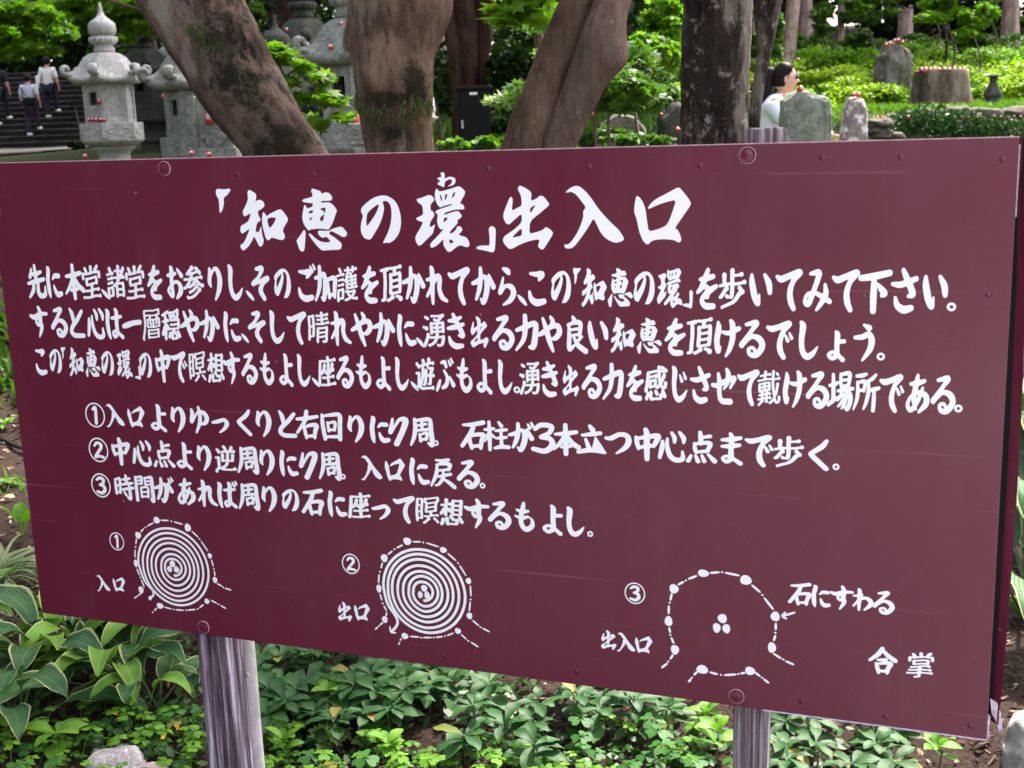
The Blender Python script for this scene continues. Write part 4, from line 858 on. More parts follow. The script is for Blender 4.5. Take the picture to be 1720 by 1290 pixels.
def leaf_cloud(name, blobs, size, mat, parent=None, shape=RH, up=.9, seed=1, hollow=.0, droop=0):
    """many small leaf blades through a set of ellipsoids: (centre, rx, ry, rz, count)"""
    rnd = random.Random(seed); V, Fc = [], []
    for c, rx, ry, rz, n in blobs:
        for _ in range(n):
            while True:
                x, y, z = rnd.uniform(-1, 1), rnd.uniform(-1, 1), rnd.uniform(-1, 1)
                r2 = x * x + y * y + z * z
                if hollow * hollow < r2 < 1: break
            p = Vector((c[0] + x * rx, c[1] + y * ry, c[2] + z * rz - droop * (x * x + y * y) * rx))
            nrm = Vector((rnd.gauss(0, 1), rnd.gauss(0, 1), abs(rnd.gauss(0, 1)) * .6 + up)).normalized()
            t = nrm.orthogonal().normalized(); t = Matrix.Rotation(rnd.uniform(0, 6.283), 3, nrm) @ t
            b = nrm.cross(t); s = size * rnd.uniform(.6, 1.35); k = len(V)
            for u, v in shape: V.append(p + t * (u * s) + b * (v * s) - nrm * (.15 * s * (u * u + v * v)))
            Fc.append(tuple(range(k, k + len(shape))))
    o = mesh(name, V, Fc, mat, parent, False); o['kind'] = 'stuff'; return o
def burst(c, rx, ry, rz, n, k=7, seed=0):
    """break one leafy mass into uneven sprays with gaps between them"""
    r = random.Random(seed); out = []
    for _ in range(k):
        a, q = r.uniform(0, 6.283), r.uniform(.15, .95); s = r.uniform(.32, .6)
        out.append((Vector(c) + Vector((math.cos(a) * rx * q, r.uniform(-.7, .7) * ry, math.sin(a) * rz * q)), rx * s, ry * s, rz * s * r.uniform(.45, .9), int(n / k)))
    return out
def px_blob(px, py, D, rpx, rpy, n, depth=None):
    c = at(px, py, D); s = D / F_PX
    return (c, rpx * s, depth if depth else max(rpx, rpy) * s * .8, rpy * s, n)
def branch(parent, pts, r0, r1, mat, name='limb', n=7):
    P = [Vector(p) for p in pts]; k = len(P)
    V, Fc = tube(P, [r0 + (r1 - r0) * i / (k - 1) for i in range(k)], n, 1.3, r0 * .25, 9)
    return mesh(name, V, Fc, mat, parent)

# ------------------------------------------------------------------ big trees just behind the sign
def big_trunk(name, rows, D, mat, seed, parent, knots=(), amp=.016, top=None, nseg=96, per=9):
    """rows: (centre px, py, width px); goes down to the ground and up beyond the frame"""
    pr = []
    s = D / F_PX
    for px, py, w in rows:
        p = at(px, py, D); pr.append((p.x, p.y, p.z, w * s / 2))
    pr.sort(key=lambda q: q[2])
    a, b = pr[0], pr[1]
    g = terr(a[0], a[1]) - .08
    k = (a[2] - g) / max(.05, (b[2] - a[2])); k = min(k, 4)
    low = (a[0] + (a[0] - b[0]) * k * .6, a[1], g, a[3] * 1.35); mid = (a[0] + (a[0] - b[0]) * k * .3, a[1], (a[2] + g) / 2, a[3] * 1.08)
    pr = [low, mid] + pr
    e, f = pr[-1], pr[-2]; dz = e[2] - f[2]
    H = top or 2.6; k = H / dz
    for q_, wq in ((.25, .97), (.5, .9), (.75, .8), (1, .72)):
        pr.append((e[0] + (e[0] - f[0]) * k * q_ * (1 - .3 * q_), e[1] + .1 * q_, e[2] + H * q_, e[3] * wq))
    d = resample(pr, .022)
    return mesh('trunk', *tube([q[:3] for q in d], [q[3] for q in d], nseg, seed, amp, 5.0, knots, .4), mat, parent), d
def resample(pr, step):
    """even spacing along the trunk, corners rounded off"""
    P = [Vector(p) for p in pr]; out = []
    for a, b in zip(P, P[1:]):
        n = max(1, int((Vector(b[:3]) - Vector(a[:3])).length / step))
        out += [a.lerp(b, i / n) for i in range(n)]
    out.append(P[-1])
    for _ in range(60): out = [out[0]] + [(out[i - 1] + out[i] * 2 + out[i + 1]) / 4 for i in range(1, len(out) - 1)] + [out[-1]]
    return out
def canopy(parent, c, rx, ry, rz, n, seed, size=.15, mat='leaf_mid', th=None):
    tips = []; rnd = random.Random(seed)
    for k in range(5):
        a = rnd.uniform(0, 6.28); p1 = Vector(c) + Vector((math.cos(a) * rx * .6, math.sin(a) * ry * .6, rnd.uniform(-.3, .3) * rz))
        if th: branch(parent, [th, (Vector(th) + p1) / 2 + Vector((0, 0, .3)), p1], .07, .02, parent_mat[parent.name])
    blobs = []
    for k in range(9):
        a = rnd.uniform(0, 6.28); r = rnd.uniform(.15, .75)
        blobs.append((Vector(c) + Vector((math.cos(a) * rx * r, math.sin(a) * ry * r, rnd.uniform(-.5, .5) * rz)), rx * .5, ry * .5, rz * .4, n // 9))
    return leaf_cloud('crown', blobs, size, MAT[mat], parent, OV, seed=seed)
parent_mat = {}
def tree(name, label, group=None, mat='maple_bark', loc=(0, 0, 0)):
    t = empty(name, (0, 0, 0), 0, label, 'tree', group); parent_mat[t.name] = MAT[mat]; return t

D1 = 4.5
t1 = tree('maple_tree', 'leaning maple with two crossing limbs, its grey trunk slanting down left of centre')
kn = [(at(405, 100, D1), .10, .03)]
tr, d = big_trunk('trunk', [(272, 0, 70), (312, 60, 84), (365, 122, 104), (430, 190, 108), (492, 258, 124)], D1, MAT['maple_bark_scar'], 2.2, t1, kn, .014)
tr2, d2 = big_trunk('limb', [(352, 0, 84), (366, 40, 92), (392, 95, 100), (430, 165, 96), (485, 250, 90)], D1 + .06, MAT['maple_bark_scar'], 5.1, t1, (), .016)
tr2.name = 'limb'
canopy(t1, (-2.6, 5.2, 6.6), 2.6, 2.4, 1.1, 3800, 11, th=d[-1][:3])
t2 = tree('maple_tree', 'thick upright maple with a mossy scar band in the middle of the view')
D2 = 4.2
kn = [(at(582, 66, D2), .05, .03), (at(660, 150, D2 - .12), .16, .012), (at(735, 20, D2), .1, .03), (at(635, 132, D2 - .1), .04, .02), (at(700, 128, D2 - .1), .05, .02)]
tr, d = big_trunk('trunk', [(664, 0, 158), (658, 45, 150), (656, 85, 138), (660, 130, 124), (664, 165, 112), (667, 205, 105), (673, 255, 104)], D2, MAT['warm_bark_scar'], 8.3, t2, kn, .011)
# moss tufts hanging in the scar
rnd = random.Random(5)
def tufts(name, spots, parent, mat, L=.03, n=9, D=4, wid=.0022):
    V, Fc = [], []
    for p in spots:
        for _ in range(n):
            q = Vector(p) + Vector((rnd.uniform(-.02, .02), rnd.uniform(-.02, .01), rnd.uniform(-.015, .015)))
            d = Vector((rnd.gauss(0, .35), -.45 + rnd.gauss(0, .3), -.8 + rnd.gauss(0, .5))).normalized(); l = L * rnd.uniform(.5, 1.4); k = len(V)
            s = d.cross(Vector((0, 1, 0))).normalized() * wid
            V += [q - s, q + s, q + d * l * .6 + s * .9 + Vector((0, 0, -.1 * l)), q + d * l + Vector((0, 0, -.3 * l)), q + d * l * .6 - s * .9 + Vector((0, 0, -.1 * l))]
            Fc.append((k, k + 1, k + 2, k + 3, k + 4))
    o = mesh(name, V, Fc, mat, parent, False); o['kind'] = 'stuff'; return o
sp_ = []
for i in range(95):
    px = rnd.uniform(606, 716); py = 150 + 14 * math.sin((px - 606) / 110 * 3.14) + rnd.uniform(0, 30)
    r_px = 57; x = (px - 662) / r_px; dep = D2 - math.sqrt(max(0, 1 - x * x)) * .112
    sp_.append(at(px, py, dep))
tufts('moss', sp_, t2, MAT['moss'], .030, 12, wid=.0018)
canopy(t2, (-.4, 5.0, 7.2), 2.7, 2.6, 1.1, 4200, 12, th=d[-1][:3])
sp_ = []
for i in range(60):
    t = rnd.uniform(0, 1); sp_.append(at(318 + 110 * t + rnd.uniform(-12, 16), 40 + 135 * t + rnd.uniform(-8, 8), D1 - .09))
tufts('moss', sp_, t1, MAT['moss'], .026, 9, wid=.0016)
t3 = tree('maple_tree', 'twin-stemmed maple leaning to the right with a knot below its fork')
kn = [(at(1030, 92, 4.4), .07, .035), (at(955, 128, 4.3), .05, -.02), (at(1008, 70, 4.4), .08, .012)]
tr, d = big_trunk('trunk', [(972, 0, 56), (950, 50, 56), (934, 100, 60), (918, 150, 64), (895, 205, 74), (884, 258, 98)], 4.5, MAT['warm_bark'], 1.9, t3, kn, .012)
tr2, d2 = big_trunk('limb', [(1032, 0, 56), (1019, 45, 60), (1010, 92, 66), (984, 140, 54), (953, 195, 50), (925, 258, 52)], 4.42, MAT['maple_bark'], 4.4, t3, kn, .012)
tr2.name = 'limb'
canopy(t3, (1.6, 5.0, 6.7), 2.4, 2.4, 1.0, 3400, 13, th=d[-1][:3])
t4 = tree('dark_barked_tree', 'straight tree with near black bark and pale lichen patches, right of centre')
tr, d = big_trunk('trunk', [(1206, 0, 104), (1203, 70, 102), (1201, 150, 102), (1202, 245, 108)], 5.0, MAT['dark_bark'], 6.6, t4, (), .016)
canopy(t4, (1.5, 7.4, 7.6), 2.4, 2.2, 1.2, 3000, 14, th=d[-1][:3])
t5 = tree('slender_forked_tree', 'slim leaning tree touching the right side of the dark trunk')
big_trunk('trunk', [(1302, 0, 24), (1293, 50, 22), (1281, 100, 22), (1268, 168, 20), (1264, 245, 22)], 5.6, MAT['dark_bark'], 3.6, t5, (), .010, nseg=28)
branch(t5, [at(1282, 90, 5.6), at(1278, 40, 5.6), at(1272, -20, 5.55)], .03, .022, MAT['dark_bark'], n=12)
t6 = tree('cedar_tree', 'cluster of reddish shaggy stems rising behind the black cabinet')
for a, b_, w0, w1, s_ in ((745, 772, 26, 20, 1), (778, 789, 40, 22, 2), (812, 806, 34, 20, 3), (796, 797, 22, 18, 5)):
    tr, d = big_trunk('stem', [(a, 0, w0), ((a + b_) / 2, 60, w0 * .9), (b_, 150, w1 + 4), (b_, 235, w1 + 8)], 10.5 + s_ * .05, MAT['red_bark'], s_ * 2.3, t6, (), .02, nseg=24, per=6)
    tr.name = 'stem'
leaf_cloud('crown', [(at(780, -200, 10.6), 1.6, 1.4, .7, 1500)], .12, MAT['leaf_dark'], t6, OV, seed=33)

# saplings in the gap
for px, top, D, lab in ((1024, 120, 8.6, 'thin grey sapling standing right of the twin-stemmed maple'), (1001, 160, 8.2, 'shorter thin sapling beside the grey sapling')):
    t = tree('sapling', lab); g = gp(px, 246); g = at(px, 246, D); g.z = terr(g.x, g.y)
    P = [g, at(px - 2, 200, D), at(px + 3, 160, D), at(px + 8, top, D)]
    branch(t, P, .016, .008, MAT['maple_bark'], 'trunk'); branch(t, [P[2], P[2] + Vector((.12, 0, .12)), P[2] + Vector((.25, 0, .2))], .006, .003, MAT['maple_bark'])
    leaf_cloud('crown', [(P[3] + Vector((.05, 0, .05)), .28, .25, .16, 240), (P[2] + Vector((.2, .1, .0)), .25, .2, .1, 130)], .07, MAT['leaf_mid'], t, STAR, seed=int(px))

# ------------------------------------------------------------------ stone lanterns
HEX = [math.radians(-90 + 60 * k) for k in range(6)]
def hexring(r, z, bulge=0.0, lift=0.0, n=8):
    out = []
    for k in range(6):
        a, b = HEX[k], HEX[(k + 1) % 6]
        p, q = Vector((math.cos(a), math.sin(a), 0)) * r, Vector((math.cos(b), math.sin(b), 0)) * r
        for i in range(n):
            t = i / n; u = abs(2 * t - 1); c = u ** 3
            v = p.lerp(q, t) * (1 + bulge * c) * (1 + .03 * (1 - u) * (bulge <= 0)); out.append(Vector((v.x, v.y, z + lift * c)))
    return out
def rings_mesh(name, rings, mat, parent, smooth=True):
    V, Fc = [], []; n = len(rings[0])
    for r in rings: V += r
    for i in range(len(rings) - 1):
        for k in range(n): Fc.append((i * n + k, i * n + (k + 1) % n, (i + 1) * n + (k + 1) % n, (i + 1) * n + k))
    Fc.append(tuple(range(n))[::-1]); Fc.append(tuple(range((len(rings) - 1) * n, len(rings) * n)))
    return mesh(name, V, Fc, mat, parent, smooth)
def lantern_proto(mat):
    L = empty('stone_lantern', (0, 0, 0))
    bm = bmesh.new(); lathe(bm, [(.34, 0), (.34, .06), (.30, .09), (.24, .12)], 24); frombm('base', bm, mat, L, True)
    bm = bmesh.new(); lathe(bm, [(.22, .11), (.205, .14), (.18, .17), (.165, .30), (.165, .40), (.195, .415), (.205, .44), (.195, .465), (.17, .48), (.172, .56), (.205, .60), (.235, .625), (.235, .645)], 36); frombm('shaft', bm, mat, L, True)
    bm = bmesh.new(); lathe(bm, [(.22, .643), (.26, .655), (.30, .69), (.33, .725), (.30, .735)], 96, lobes=12, amp=.07); frombm('lotus_ring', bm, mat, L, True)
    rings_mesh('platform', [hexring(.345, .732), hexring(.352, .742), hexring(.352, .895), hexring(.345, .905), hexring(.26, .906)], mat, L, False)
    for k in range(6):
        a = (HEX[k] + HEX[(k + 1) % 6]) / 2 if k < 5 else HEX[5] + math.radians(30)
        apo = .352 * math.cos(math.radians(30)) * 1.10 - .012
        d = Vector((math.cos(a), math.sin(a), 0)); s = Vector((-math.sin(a), math.cos(a), 0)); c = d * (.352 * .866 * 1.015) + Vector((0, 0, .82))
        P = []
        for i in range(25):
            t = 2 * math.pi * i / 24; q = 1 + .16 * math.cos(4 * t)
            P.append(c + s * (.115 * q * math.cos(t)) + Vector((0, 0, .045 * q * math.sin(t))) - d * .004)
        V, Fc = tube(P, [.011] * 25, 6); mesh('moulding', V, Fc, mat, L)
    # fire box: corner posts, recessed panels, window opening
    fr = .272; z0, z1 = .905, 1.335
    for k in range(6):
        p = Vector((math.cos(HEX[k]), math.sin(HEX[k]), 0)) * (fr - .02)
        bm = bmesh.new(); box(bm, .05, .05, z1 - z0, (p.x, p.y, (z0 + z1) / 2), .006); frombm('corner_post', bm, mat, L)
        a = HEX[k] + math.radians(30); d = Vector((math.cos(a), math.sin(a), 0)); apo = fr * .866
        rot = (Vector((0, 0, 1)), a - math.pi / 2)
        def fb(sx, sz, cz, cs=0, dep=.03, off=0, bev=.003):
            bm2 = bmesh.new(); vs = box(bm2, sx, dep, sz, (0, 0, 0), bev)
            bmesh.ops.translate(bm2, verts=bm2.verts, vec=(cs, apo - dep / 2 + off, cz)); bmesh.ops.rotate(bm2, verts=bm2.verts, matrix=Matrix.Rotation(a - math.pi / 2, 3, 'Z')); return bm2
        for nm, args in (('rail', (.225, .045, z0 + .0225)), ('rail', (.225, .045, z1 - .0225))): frombm(nm, fb(*args, off=.004), mat, L)
        if k == 5 or k == 2:      # window faces (front left)
            for cs in (-.088, .088): frombm('jamb', fb(.055, .34, (z0 + z1) / 2, cs), mat, L)
            frombm('sill', fb(.11, .15, z0 + .12, 0, .028), mat, L); frombm('lintel', fb(.11, .05, z1 - .07, 0, .028), mat, L)
        else:
            frombm('panel', fb(.19, .34, (z0 + z1) / 2, 0, .02, -.012), mat, L)
            bm2 = bmesh.new()   # low relief animal: body, neck, head, legs
            for sx, sz, cx, cz in ((.075, .05, 0, -.01), (.028, .07, .035, .045), (.04, .025, .045, .088), (.014, .085, -.028, -.07), (.014, .085, .028, -.07), (.012, .05, .03, .12)):
                g = bmesh.ops.create_icosphere(bm2, subdivisions=2, radius=.5)['verts']
                bmesh.ops.scale(bm2, verts=g, vec=(sx * 1.3, .022, sz * 1.25)); bmesh.ops.translate(bm2, verts=g, vec=(cx * (1 if k % 2 else -1), apo - .02, (z0 + z1) / 2 + cz))
            bmesh.ops.rotate(bm2, verts=bm2.verts, matrix=Matrix.Rotation(a - math.pi / 2, 3, 'Z')); frombm('relief', bm2, mat, L, True)
    bm = bmesh.new(); lathe(bm, [(.10, z0 + .002), (.10, z1 - .002)], 6, phase=HEX[0]); frombm('shade_core', bm, MAT['black'], L)  # black core puts the shade inside the fire box into colour
    # roof
    prof = [(.27, 1.325, 0, 0), (.36, 1.327, .03, .01), (.41, 1.35, .06, .05), (.42, 1.378, .07, .07), (.385, 1.405, .05, .055), (.345, 1.452, .02, .03), (.305, 1.51, 0, .008), (.275, 1.565, 0, 0), (.235, 1.62, 0, 0), (.175, 1.658, 0, 0), (.13, 1.672, 0, 0), (.10, 1.673, 0, 0)]
    rings_mesh('roof', [hexring(r, z, b, l) for r, z, b, l in prof], mat, L, True)
    for k in range(6):
        d = Vector((math.cos(HEX[k]), math.sin(HEX[k]), 0)); P = []; R = []
        P += [d * .27 + Vector((0, 0, 1.53)), d * .345 + Vector((0, 0, 1.43))]; R += [.012, .020]
        for i in range(15):
            t = i / 14; an = -2.0 + t * 5.6; rr = .052 * (1 - .6 * t)
            P.append(d * (.437 + rr * math.cos(an)) + Vector((0, 0, 1.485 + rr * math.sin(an)))); R.append(.050 * (1 - .25 * t))
        V, Fc = [], []
        side = Vector((-d.y, d.x, 0)); n = 8
        for i, p in enumerate(P):
            tt = (P[min(i + 1, len(P) - 1)] - P[max(i - 1, 0)]).normalized(); nn = side.cross(tt)
            for q in range(n):
                a2 = 6.283 * q / n; V.append(p + side * (math.cos(a2) * R[i] * 1.25) + nn * (math.sin(a2) * R[i] * .62))
        for i in range(len(P) - 1):
            for q in range(n): Fc.append((i * n + q, i * n + (q + 1) % n, (i + 1) * n + (q + 1) % n, (i + 1) * n + q))
        Fc += [tuple(range(n))[::-1], tuple(range((len(P) - 1) * n, len(P) * n))]
        mesh('scroll', V, Fc, mat, L)
    bm = bmesh.new(); lathe(bm, [(.105, 1.672), (.115, 1.69), (.118, 1.715), (.10, 1.735), (.105, 1.76)], 28); frombm('neck', bm, mat, L, True)
    bm = bmesh.new(); lathe(bm, [(.10, 1.755), (.135, 1.775), (.150, 1.805), (.145, 1.835), (.11, 1.85)], 80, lobes=16, amp=.07); frombm('lotus_cup', bm, mat, L, True)
    bm = bmesh.new(); lathe(bm, [(.10, 1.85), (.138, 1.865), (.150, 1.90), (.150, 1.955), (.138, 1.99), (.10, 2.02), (.06, 2.05), (.036, 2.08), (.024, 2.12), (.020, 2.17), (.018, 2.195), (.006, 2.21)], 28); frombm('jewel', bm, mat, L, True)
    return L
proto = lantern_proto(MAT['lantern'])
def lantern(px, D, zroof_py, scale, mat, rz, label, first=False):
    """zroof_py: photo row of the eaves"""
    L = proto if first else copy_tree(proto)
    p = at(px, zroof_py, D); g = p.z - 1.385 * scale
    L.location = (p.x, p.y, g); L.scale = (scale,) * 3; L.rotation_euler = (0, 0, rz)
    setp(L, label, 'stone lantern', 'stone lanterns beside the path')
    if not first:
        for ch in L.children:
            if ch.name.startswith('shade_core'): continue
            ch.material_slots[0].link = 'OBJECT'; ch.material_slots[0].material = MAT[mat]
    tg = terr(p.x, p.y)
    if g > tg - .02:   # plinth down to the ground
        bm = bmesh.new(); h = (g - tg + .1) / scale; box(bm, .95, .95, h, (0, 0, -h / 2 + .001), .02); frombm('plinth', bm, MAT[mat], L)
    return L
lantern(180, 14, 133, 1, 'lantern', 0, 'pale stone lantern with curled roof corners nearest the steps, dolls in its window', True)
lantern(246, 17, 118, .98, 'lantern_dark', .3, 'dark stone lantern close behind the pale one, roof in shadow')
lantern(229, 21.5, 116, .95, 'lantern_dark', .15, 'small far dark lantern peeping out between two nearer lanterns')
lantern(326, 11.6, 141, 1.0, 'lantern_grey', -.25, 'grey lantern half hidden behind the left leaning trunk, rolled roof corner showing')
lantern(592, 9.6, 97, 1.0, 'lantern_grey', .1, 'large ornate grey lantern partly hidden by the thick maple')
lantern(286, 19, 146, .9, 'lantern_grey', .4, 'slim far grey lantern seen between the pale lantern and the leaning trunk')
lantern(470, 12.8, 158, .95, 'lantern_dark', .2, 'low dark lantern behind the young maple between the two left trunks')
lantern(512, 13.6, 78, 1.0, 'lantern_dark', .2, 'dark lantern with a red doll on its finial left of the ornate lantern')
lantern(668, 11.6, 76, 1.0, 'lantern', 0, 'pale lantern whose roof corner shows right of the thick maple')

def rough_block(name, pts, depth, mat, parent=None, seed=0, amp=.02, taper=.9, sub=3):
    """a hewn stone: front outline pts (x, z) given real depth, edges worn and faces uneven"""
    bm = bmesh.new(); n = len(pts)
    rings = []
    for d, s in ((-.5, .86), (-.38, .97), (0, 1.0), (.38, .97), (.5, .86)):
        cx = sum(p[0] for p in pts) / n; cz = sum(p[1] for p in pts) / n
        rings.append([bm.verts.new((cx + (x - cx) * s, d * depth, cz + (z - cz) * (s if z > cz else 1))) for x, z in pts])
    for A, B in zip(rings, rings[1:]):
        for i in range(n): bm.faces.new((A[i], A[(i + 1) % n], B[(i + 1) % n], B[i]))
    bm.faces.new(rings[0][::-1]); bm.faces.new(rings[-1])
    bmesh.ops.triangulate(bm, faces=bm.faces[:]); bmesh.ops.subdivide_edges(bm, edges=bm.edges[:], cuts=sub, use_grid_fill=True)
    bm.normal_update()
    for v in bm.verts:
        q = v.co * (4.5 if depth < .6 else 2.2); nz = noise.fractal((q.x + seed, q.y, q.z), .9, 2, 5); v.co += v.normal * nz * amp
    return frombm(name, bm, mat, parent, True)
def standing(name, outline, D, depth, mat, label, cat, seed, amp=.02, rz=0, sub=3):
    """outline in photo pixels; foot sunk to the terrain"""
    xs = [p[0] for p in outline]; cx = (min(xs) + max(xs)) / 2; by = max(p[1] for p in outline)
    b0 = at(cx, by, D); g = terr(b0.x, b0.y) - .05; P = []
    for px, py in outline:
        q = at(px, py, D); P.append((q.x - b0.x, (g if abs(py - by) < 1 else q.z) - g))
    o = rough_block(name, P, depth, mat, None, seed, amp, sub=sub); o.location = (b0.x, b0.y, g); o.rotation_euler = (0, 0, rz)
    return setp(o, label, cat)

standing('standing_stone', [(1306, 245), (1308, 205), (1313, 168), (1328, 157), (1345, 151), (1372, 155), (1390, 163), (1396, 180), (1395, 215), (1392, 245)], 8.3, .2, MAT['mossy'], 'broad mossy green standing stone between the woman and the sign', 'standing stone', 3, .022, sub=4)
standing('standing_stone', [(1412, 245), (1414, 205), (1417, 180), (1424, 165), (1436, 161), (1447, 166), (1453, 185), (1453, 245)], 8.9, .15, MAT['pinkrock'], 'narrow pinkish lichened stone with dolls on its tip, right of the mossy stone', 'standing stone', 9, .02, sub=4)
standing('boulder', [(1476, 128), (1477, 112), (1480, 92), (1490, 76), (1503, 68), (1515, 74), (1523, 95), (1525, 128)], 17, .4, MAT['rock'], 'tall grey brown boulder with red dolls on top, on the green slope', 'rock', 5, .08, sub=4)
standing('boulder', [(1106, 235), (1108, 200), (1118, 180), (1135, 172), (1150, 182), (1162, 235)], 11, .5, MAT['lantern_dark'], 'dark rounded boulder left of the black-barked tree', 'rock', 6, .05)
standing('boulder', [(1000, 240), (1010, 205), (1030, 190), (1060, 195), (1085, 215), (1095, 240)], 13.5, .6, MAT['rock'], 'pale boulder half hidden behind the thin saplings', 'rock', 7, .05)
standing('boulder', [(420, 200), (425, 110), (436, 96), (450, 100), (470, 150), (478, 200)], 15, .5, MAT['rock'], 'upright pale boulder behind the maple seedling', 'rock', 8, .05)

# monument tablet with a rounded relief
tb = empty('memorial_tablet', at(362, 262, 10.6)); p = tb.location; tb.location.z = terr(p.x, p.y); s = 10.6 / F_PX
setp(tb, 'grey stone tablet with rounded carving and a red doll on it, left of centre', 'monument')
ztop = at(362, 160, 10.6).z - tb.location.z; zb = at(362, 248, 10.6).z - tb.location.z
bm = bmesh.new(); box(bm, 66 * s, .10, ztop, (0, .05, ztop / 2), .01); frombm('slab', bm, MAT['lantern_grey'], tb)
for sx in (-1, 1):
    bm = bmesh.new(); box(bm, 7 * s, .04, ztop - zb, (sx * 29 * s, -.018, (ztop + zb) / 2), .006); frombm('frame', bm, MAT['lantern_grey'], tb)
bm = bmesh.new(); box(bm, 78 * s, .22, zb, (0, .02, zb / 2), .012); frombm('plinth', bm, MAT['lantern_grey'], tb)
bm = bmesh.new()
for x, z, r in ((0, .16, .085), (-.055, .10, .06), (.05, .09, .07), (0, .05, .08), (.0, .23, .045)):
    g = bmesh.ops.create_icosphere(bm, subdivisions=3, radius=r)['verts']; bmesh.ops.scale(bm, verts=g, vec=(1, .5, .85)); bmesh.ops.translate(bm, verts=g, vec=(x, -.01, zb + z))
frombm('carving', bm, MAT['lantern_grey'], tb, True)
# little carved pedestal beside the thick trunk
q = at(607, 222, 7.2); pd = empty('carved_pedestal', (q.x, q.y, terr(q.x, q.y)), 0, 'small carved stone pedestal holding a red doll against the thick maple', 'pedestal'); s = 7.2 / F_PX
zt = at(607, 207, 7.2).z - pd.location.z; zm = at(607, 234, 7.2).z - pd.location.z
bm = bmesh.new(); box(bm, 46 * s, .15, zt - zm, (0, 0, (zt + zm) / 2), .008); frombm('block', bm, MAT['lantern_grey'], pd)
bm = bmesh.new(); box(bm, 38 * s, .13, .03, (0, 0, zm - .014), .006); frombm('moulding', bm, MAT['lantern_grey'], pd)
bm = bmesh.new(); box(bm, 26 * s, .09, zm - .028, (0, 0, (zm - .028) / 2), .006); frombm('stem', bm, MAT['lantern_grey'], pd)
for x in (-.025, .025):
    V, Fc = tube([Vector((x + .018 * math.cos(a), -.077, (zt + zm) / 2 + .018 * math.sin(a))) for a in [i * 6.283 / 14 for i in range(15)]], [.005] * 15, 6); mesh('scroll', V, Fc, MAT['lantern_grey'], pd)

# cabinet
q = at(797, 232, 8.8); g = terr(q.x, q.y); cb = empty('metal_cabinet', (q.x, q.y, g), math.radians(4), 'black metal utility cabinet with a small white label in front of the reddish stems', 'cabinet')
s = 8.8 / F_PX; zt = at(797, 146, 8.8).z - g
bm = bmesh.new(); box(bm, 52 * s, .18, zt - .02, (0, 0, (zt - .02) / 2 + .001), .004); frombm('body', bm, MAT['black'], cb)
bm = bmesh.new(); box(bm, 47 * s, .008, zt - .08, (0, -.0945, (zt - .02) / 2), .002); frombm('door', bm, MAT['black'], cb)
bm = bmesh.new(); box(bm, 57 * s, .21, .022, (0, 0, zt - .009), .004); frombm('lid', bm, MAT['black'], cb)
bm = bmesh.new(); box(bm, 13 * s, .004, 4 * s, (0, -.1005, zt - 11 * s), 0); frombm('label_plate', bm, MAT['white'], cb)
bm = bmesh.new(); box(bm, 3.5 * s, .01, 13 * s, (-20 * s, -.104, zt - 59 * s), .001); frombm('handle', bm, MAT['lantern'], cb)

# stump on the slope
q = at(1581, 172, 15); g = terr(q.x, q.y); stp = empty('tree_stump', (q.x, q.y, g), 0, 'wide cut stump topped with a row of red dolls', 'stump'); s = 15 / F_PX
zt = at(1581, 118, 15).z - g; V, Fc = [], []; n = 60; rr = [(1.28, -.06), (1.18, .06), (1.06, .3), (1.0, .6), (.98, .85), (.97, .97), (.93, 1.0)]
for r, t in rr:
    for k in range(n):
        a = 6.283 * k / n; f = 1 + .10 * noise.noise((math.cos(a) * 2, math.sin(a) * 2, 1)) + (.07 + .12 * (1 - t)) * abs(math.sin(a * 3.5 + .6)) + .03 * noise.noise((math.cos(a) * 7, math.sin(a) * 7, t * 2))
        V.append((.30 * r * f * math.cos(a), .27 * r * f * math.sin(a), zt * t + (.02 * noise.noise((a * 2, 0, 3)) if t > .9 else 0)))
for i in range(len(rr) - 1):
    for k in range(n): Fc.append((i * n + k, i * n + (k + 1) % n, (i + 1) * n + (k + 1) % n, (i + 1) * n + k))
mesh('bark', V, Fc, MAT['stump'], stp)
mesh('cut_top', [(v[0], v[1], v[2] + .001) for v in V[-n:]], [tuple(range(n))], MAT['wood_grey'], stp, False)
# small dark figure statue
q = at(1667, 170, 15); g = terr(q.x, q.y); st = empty('small_statue', (q.x, q.y, g), 0, 'small dark statue on a round base beside the stump', 'statue')
zt = at(1667, 126, 15).z - g
bm = bmesh.new(); lathe(bm, [(.14, 0), (.15, .03), (.12, .07), (.07, .10), (.10, .14)], 20); frombm('base', bm, MAT['lantern_dark'], st, True)
bm = bmesh.new(); lathe(bm, [(.10, .13), (.11, .17), (.07, .24), (.05, zt * .75), (.025, zt * .8)], 20); frombm('robed_body', bm, MAT['lantern_dark'], st, True)
bm = bmesh.new(); g_ = bmesh.ops.create_uvsphere(bm, u_segments=16, v_segments=10, radius=.05)['verts']; bmesh.ops.translate(bm, verts=g_, vec=(0, 0, zt * .87)); frombm('head', bm, MAT['lantern_dark'], st, True)
bm = bmesh.new(); lathe(bm, [(.11, zt * .96), (.09, zt * 1.0), (.01, zt * 1.03)], 16); frombm('hat', bm, MAT['lantern_dark'], st, True)

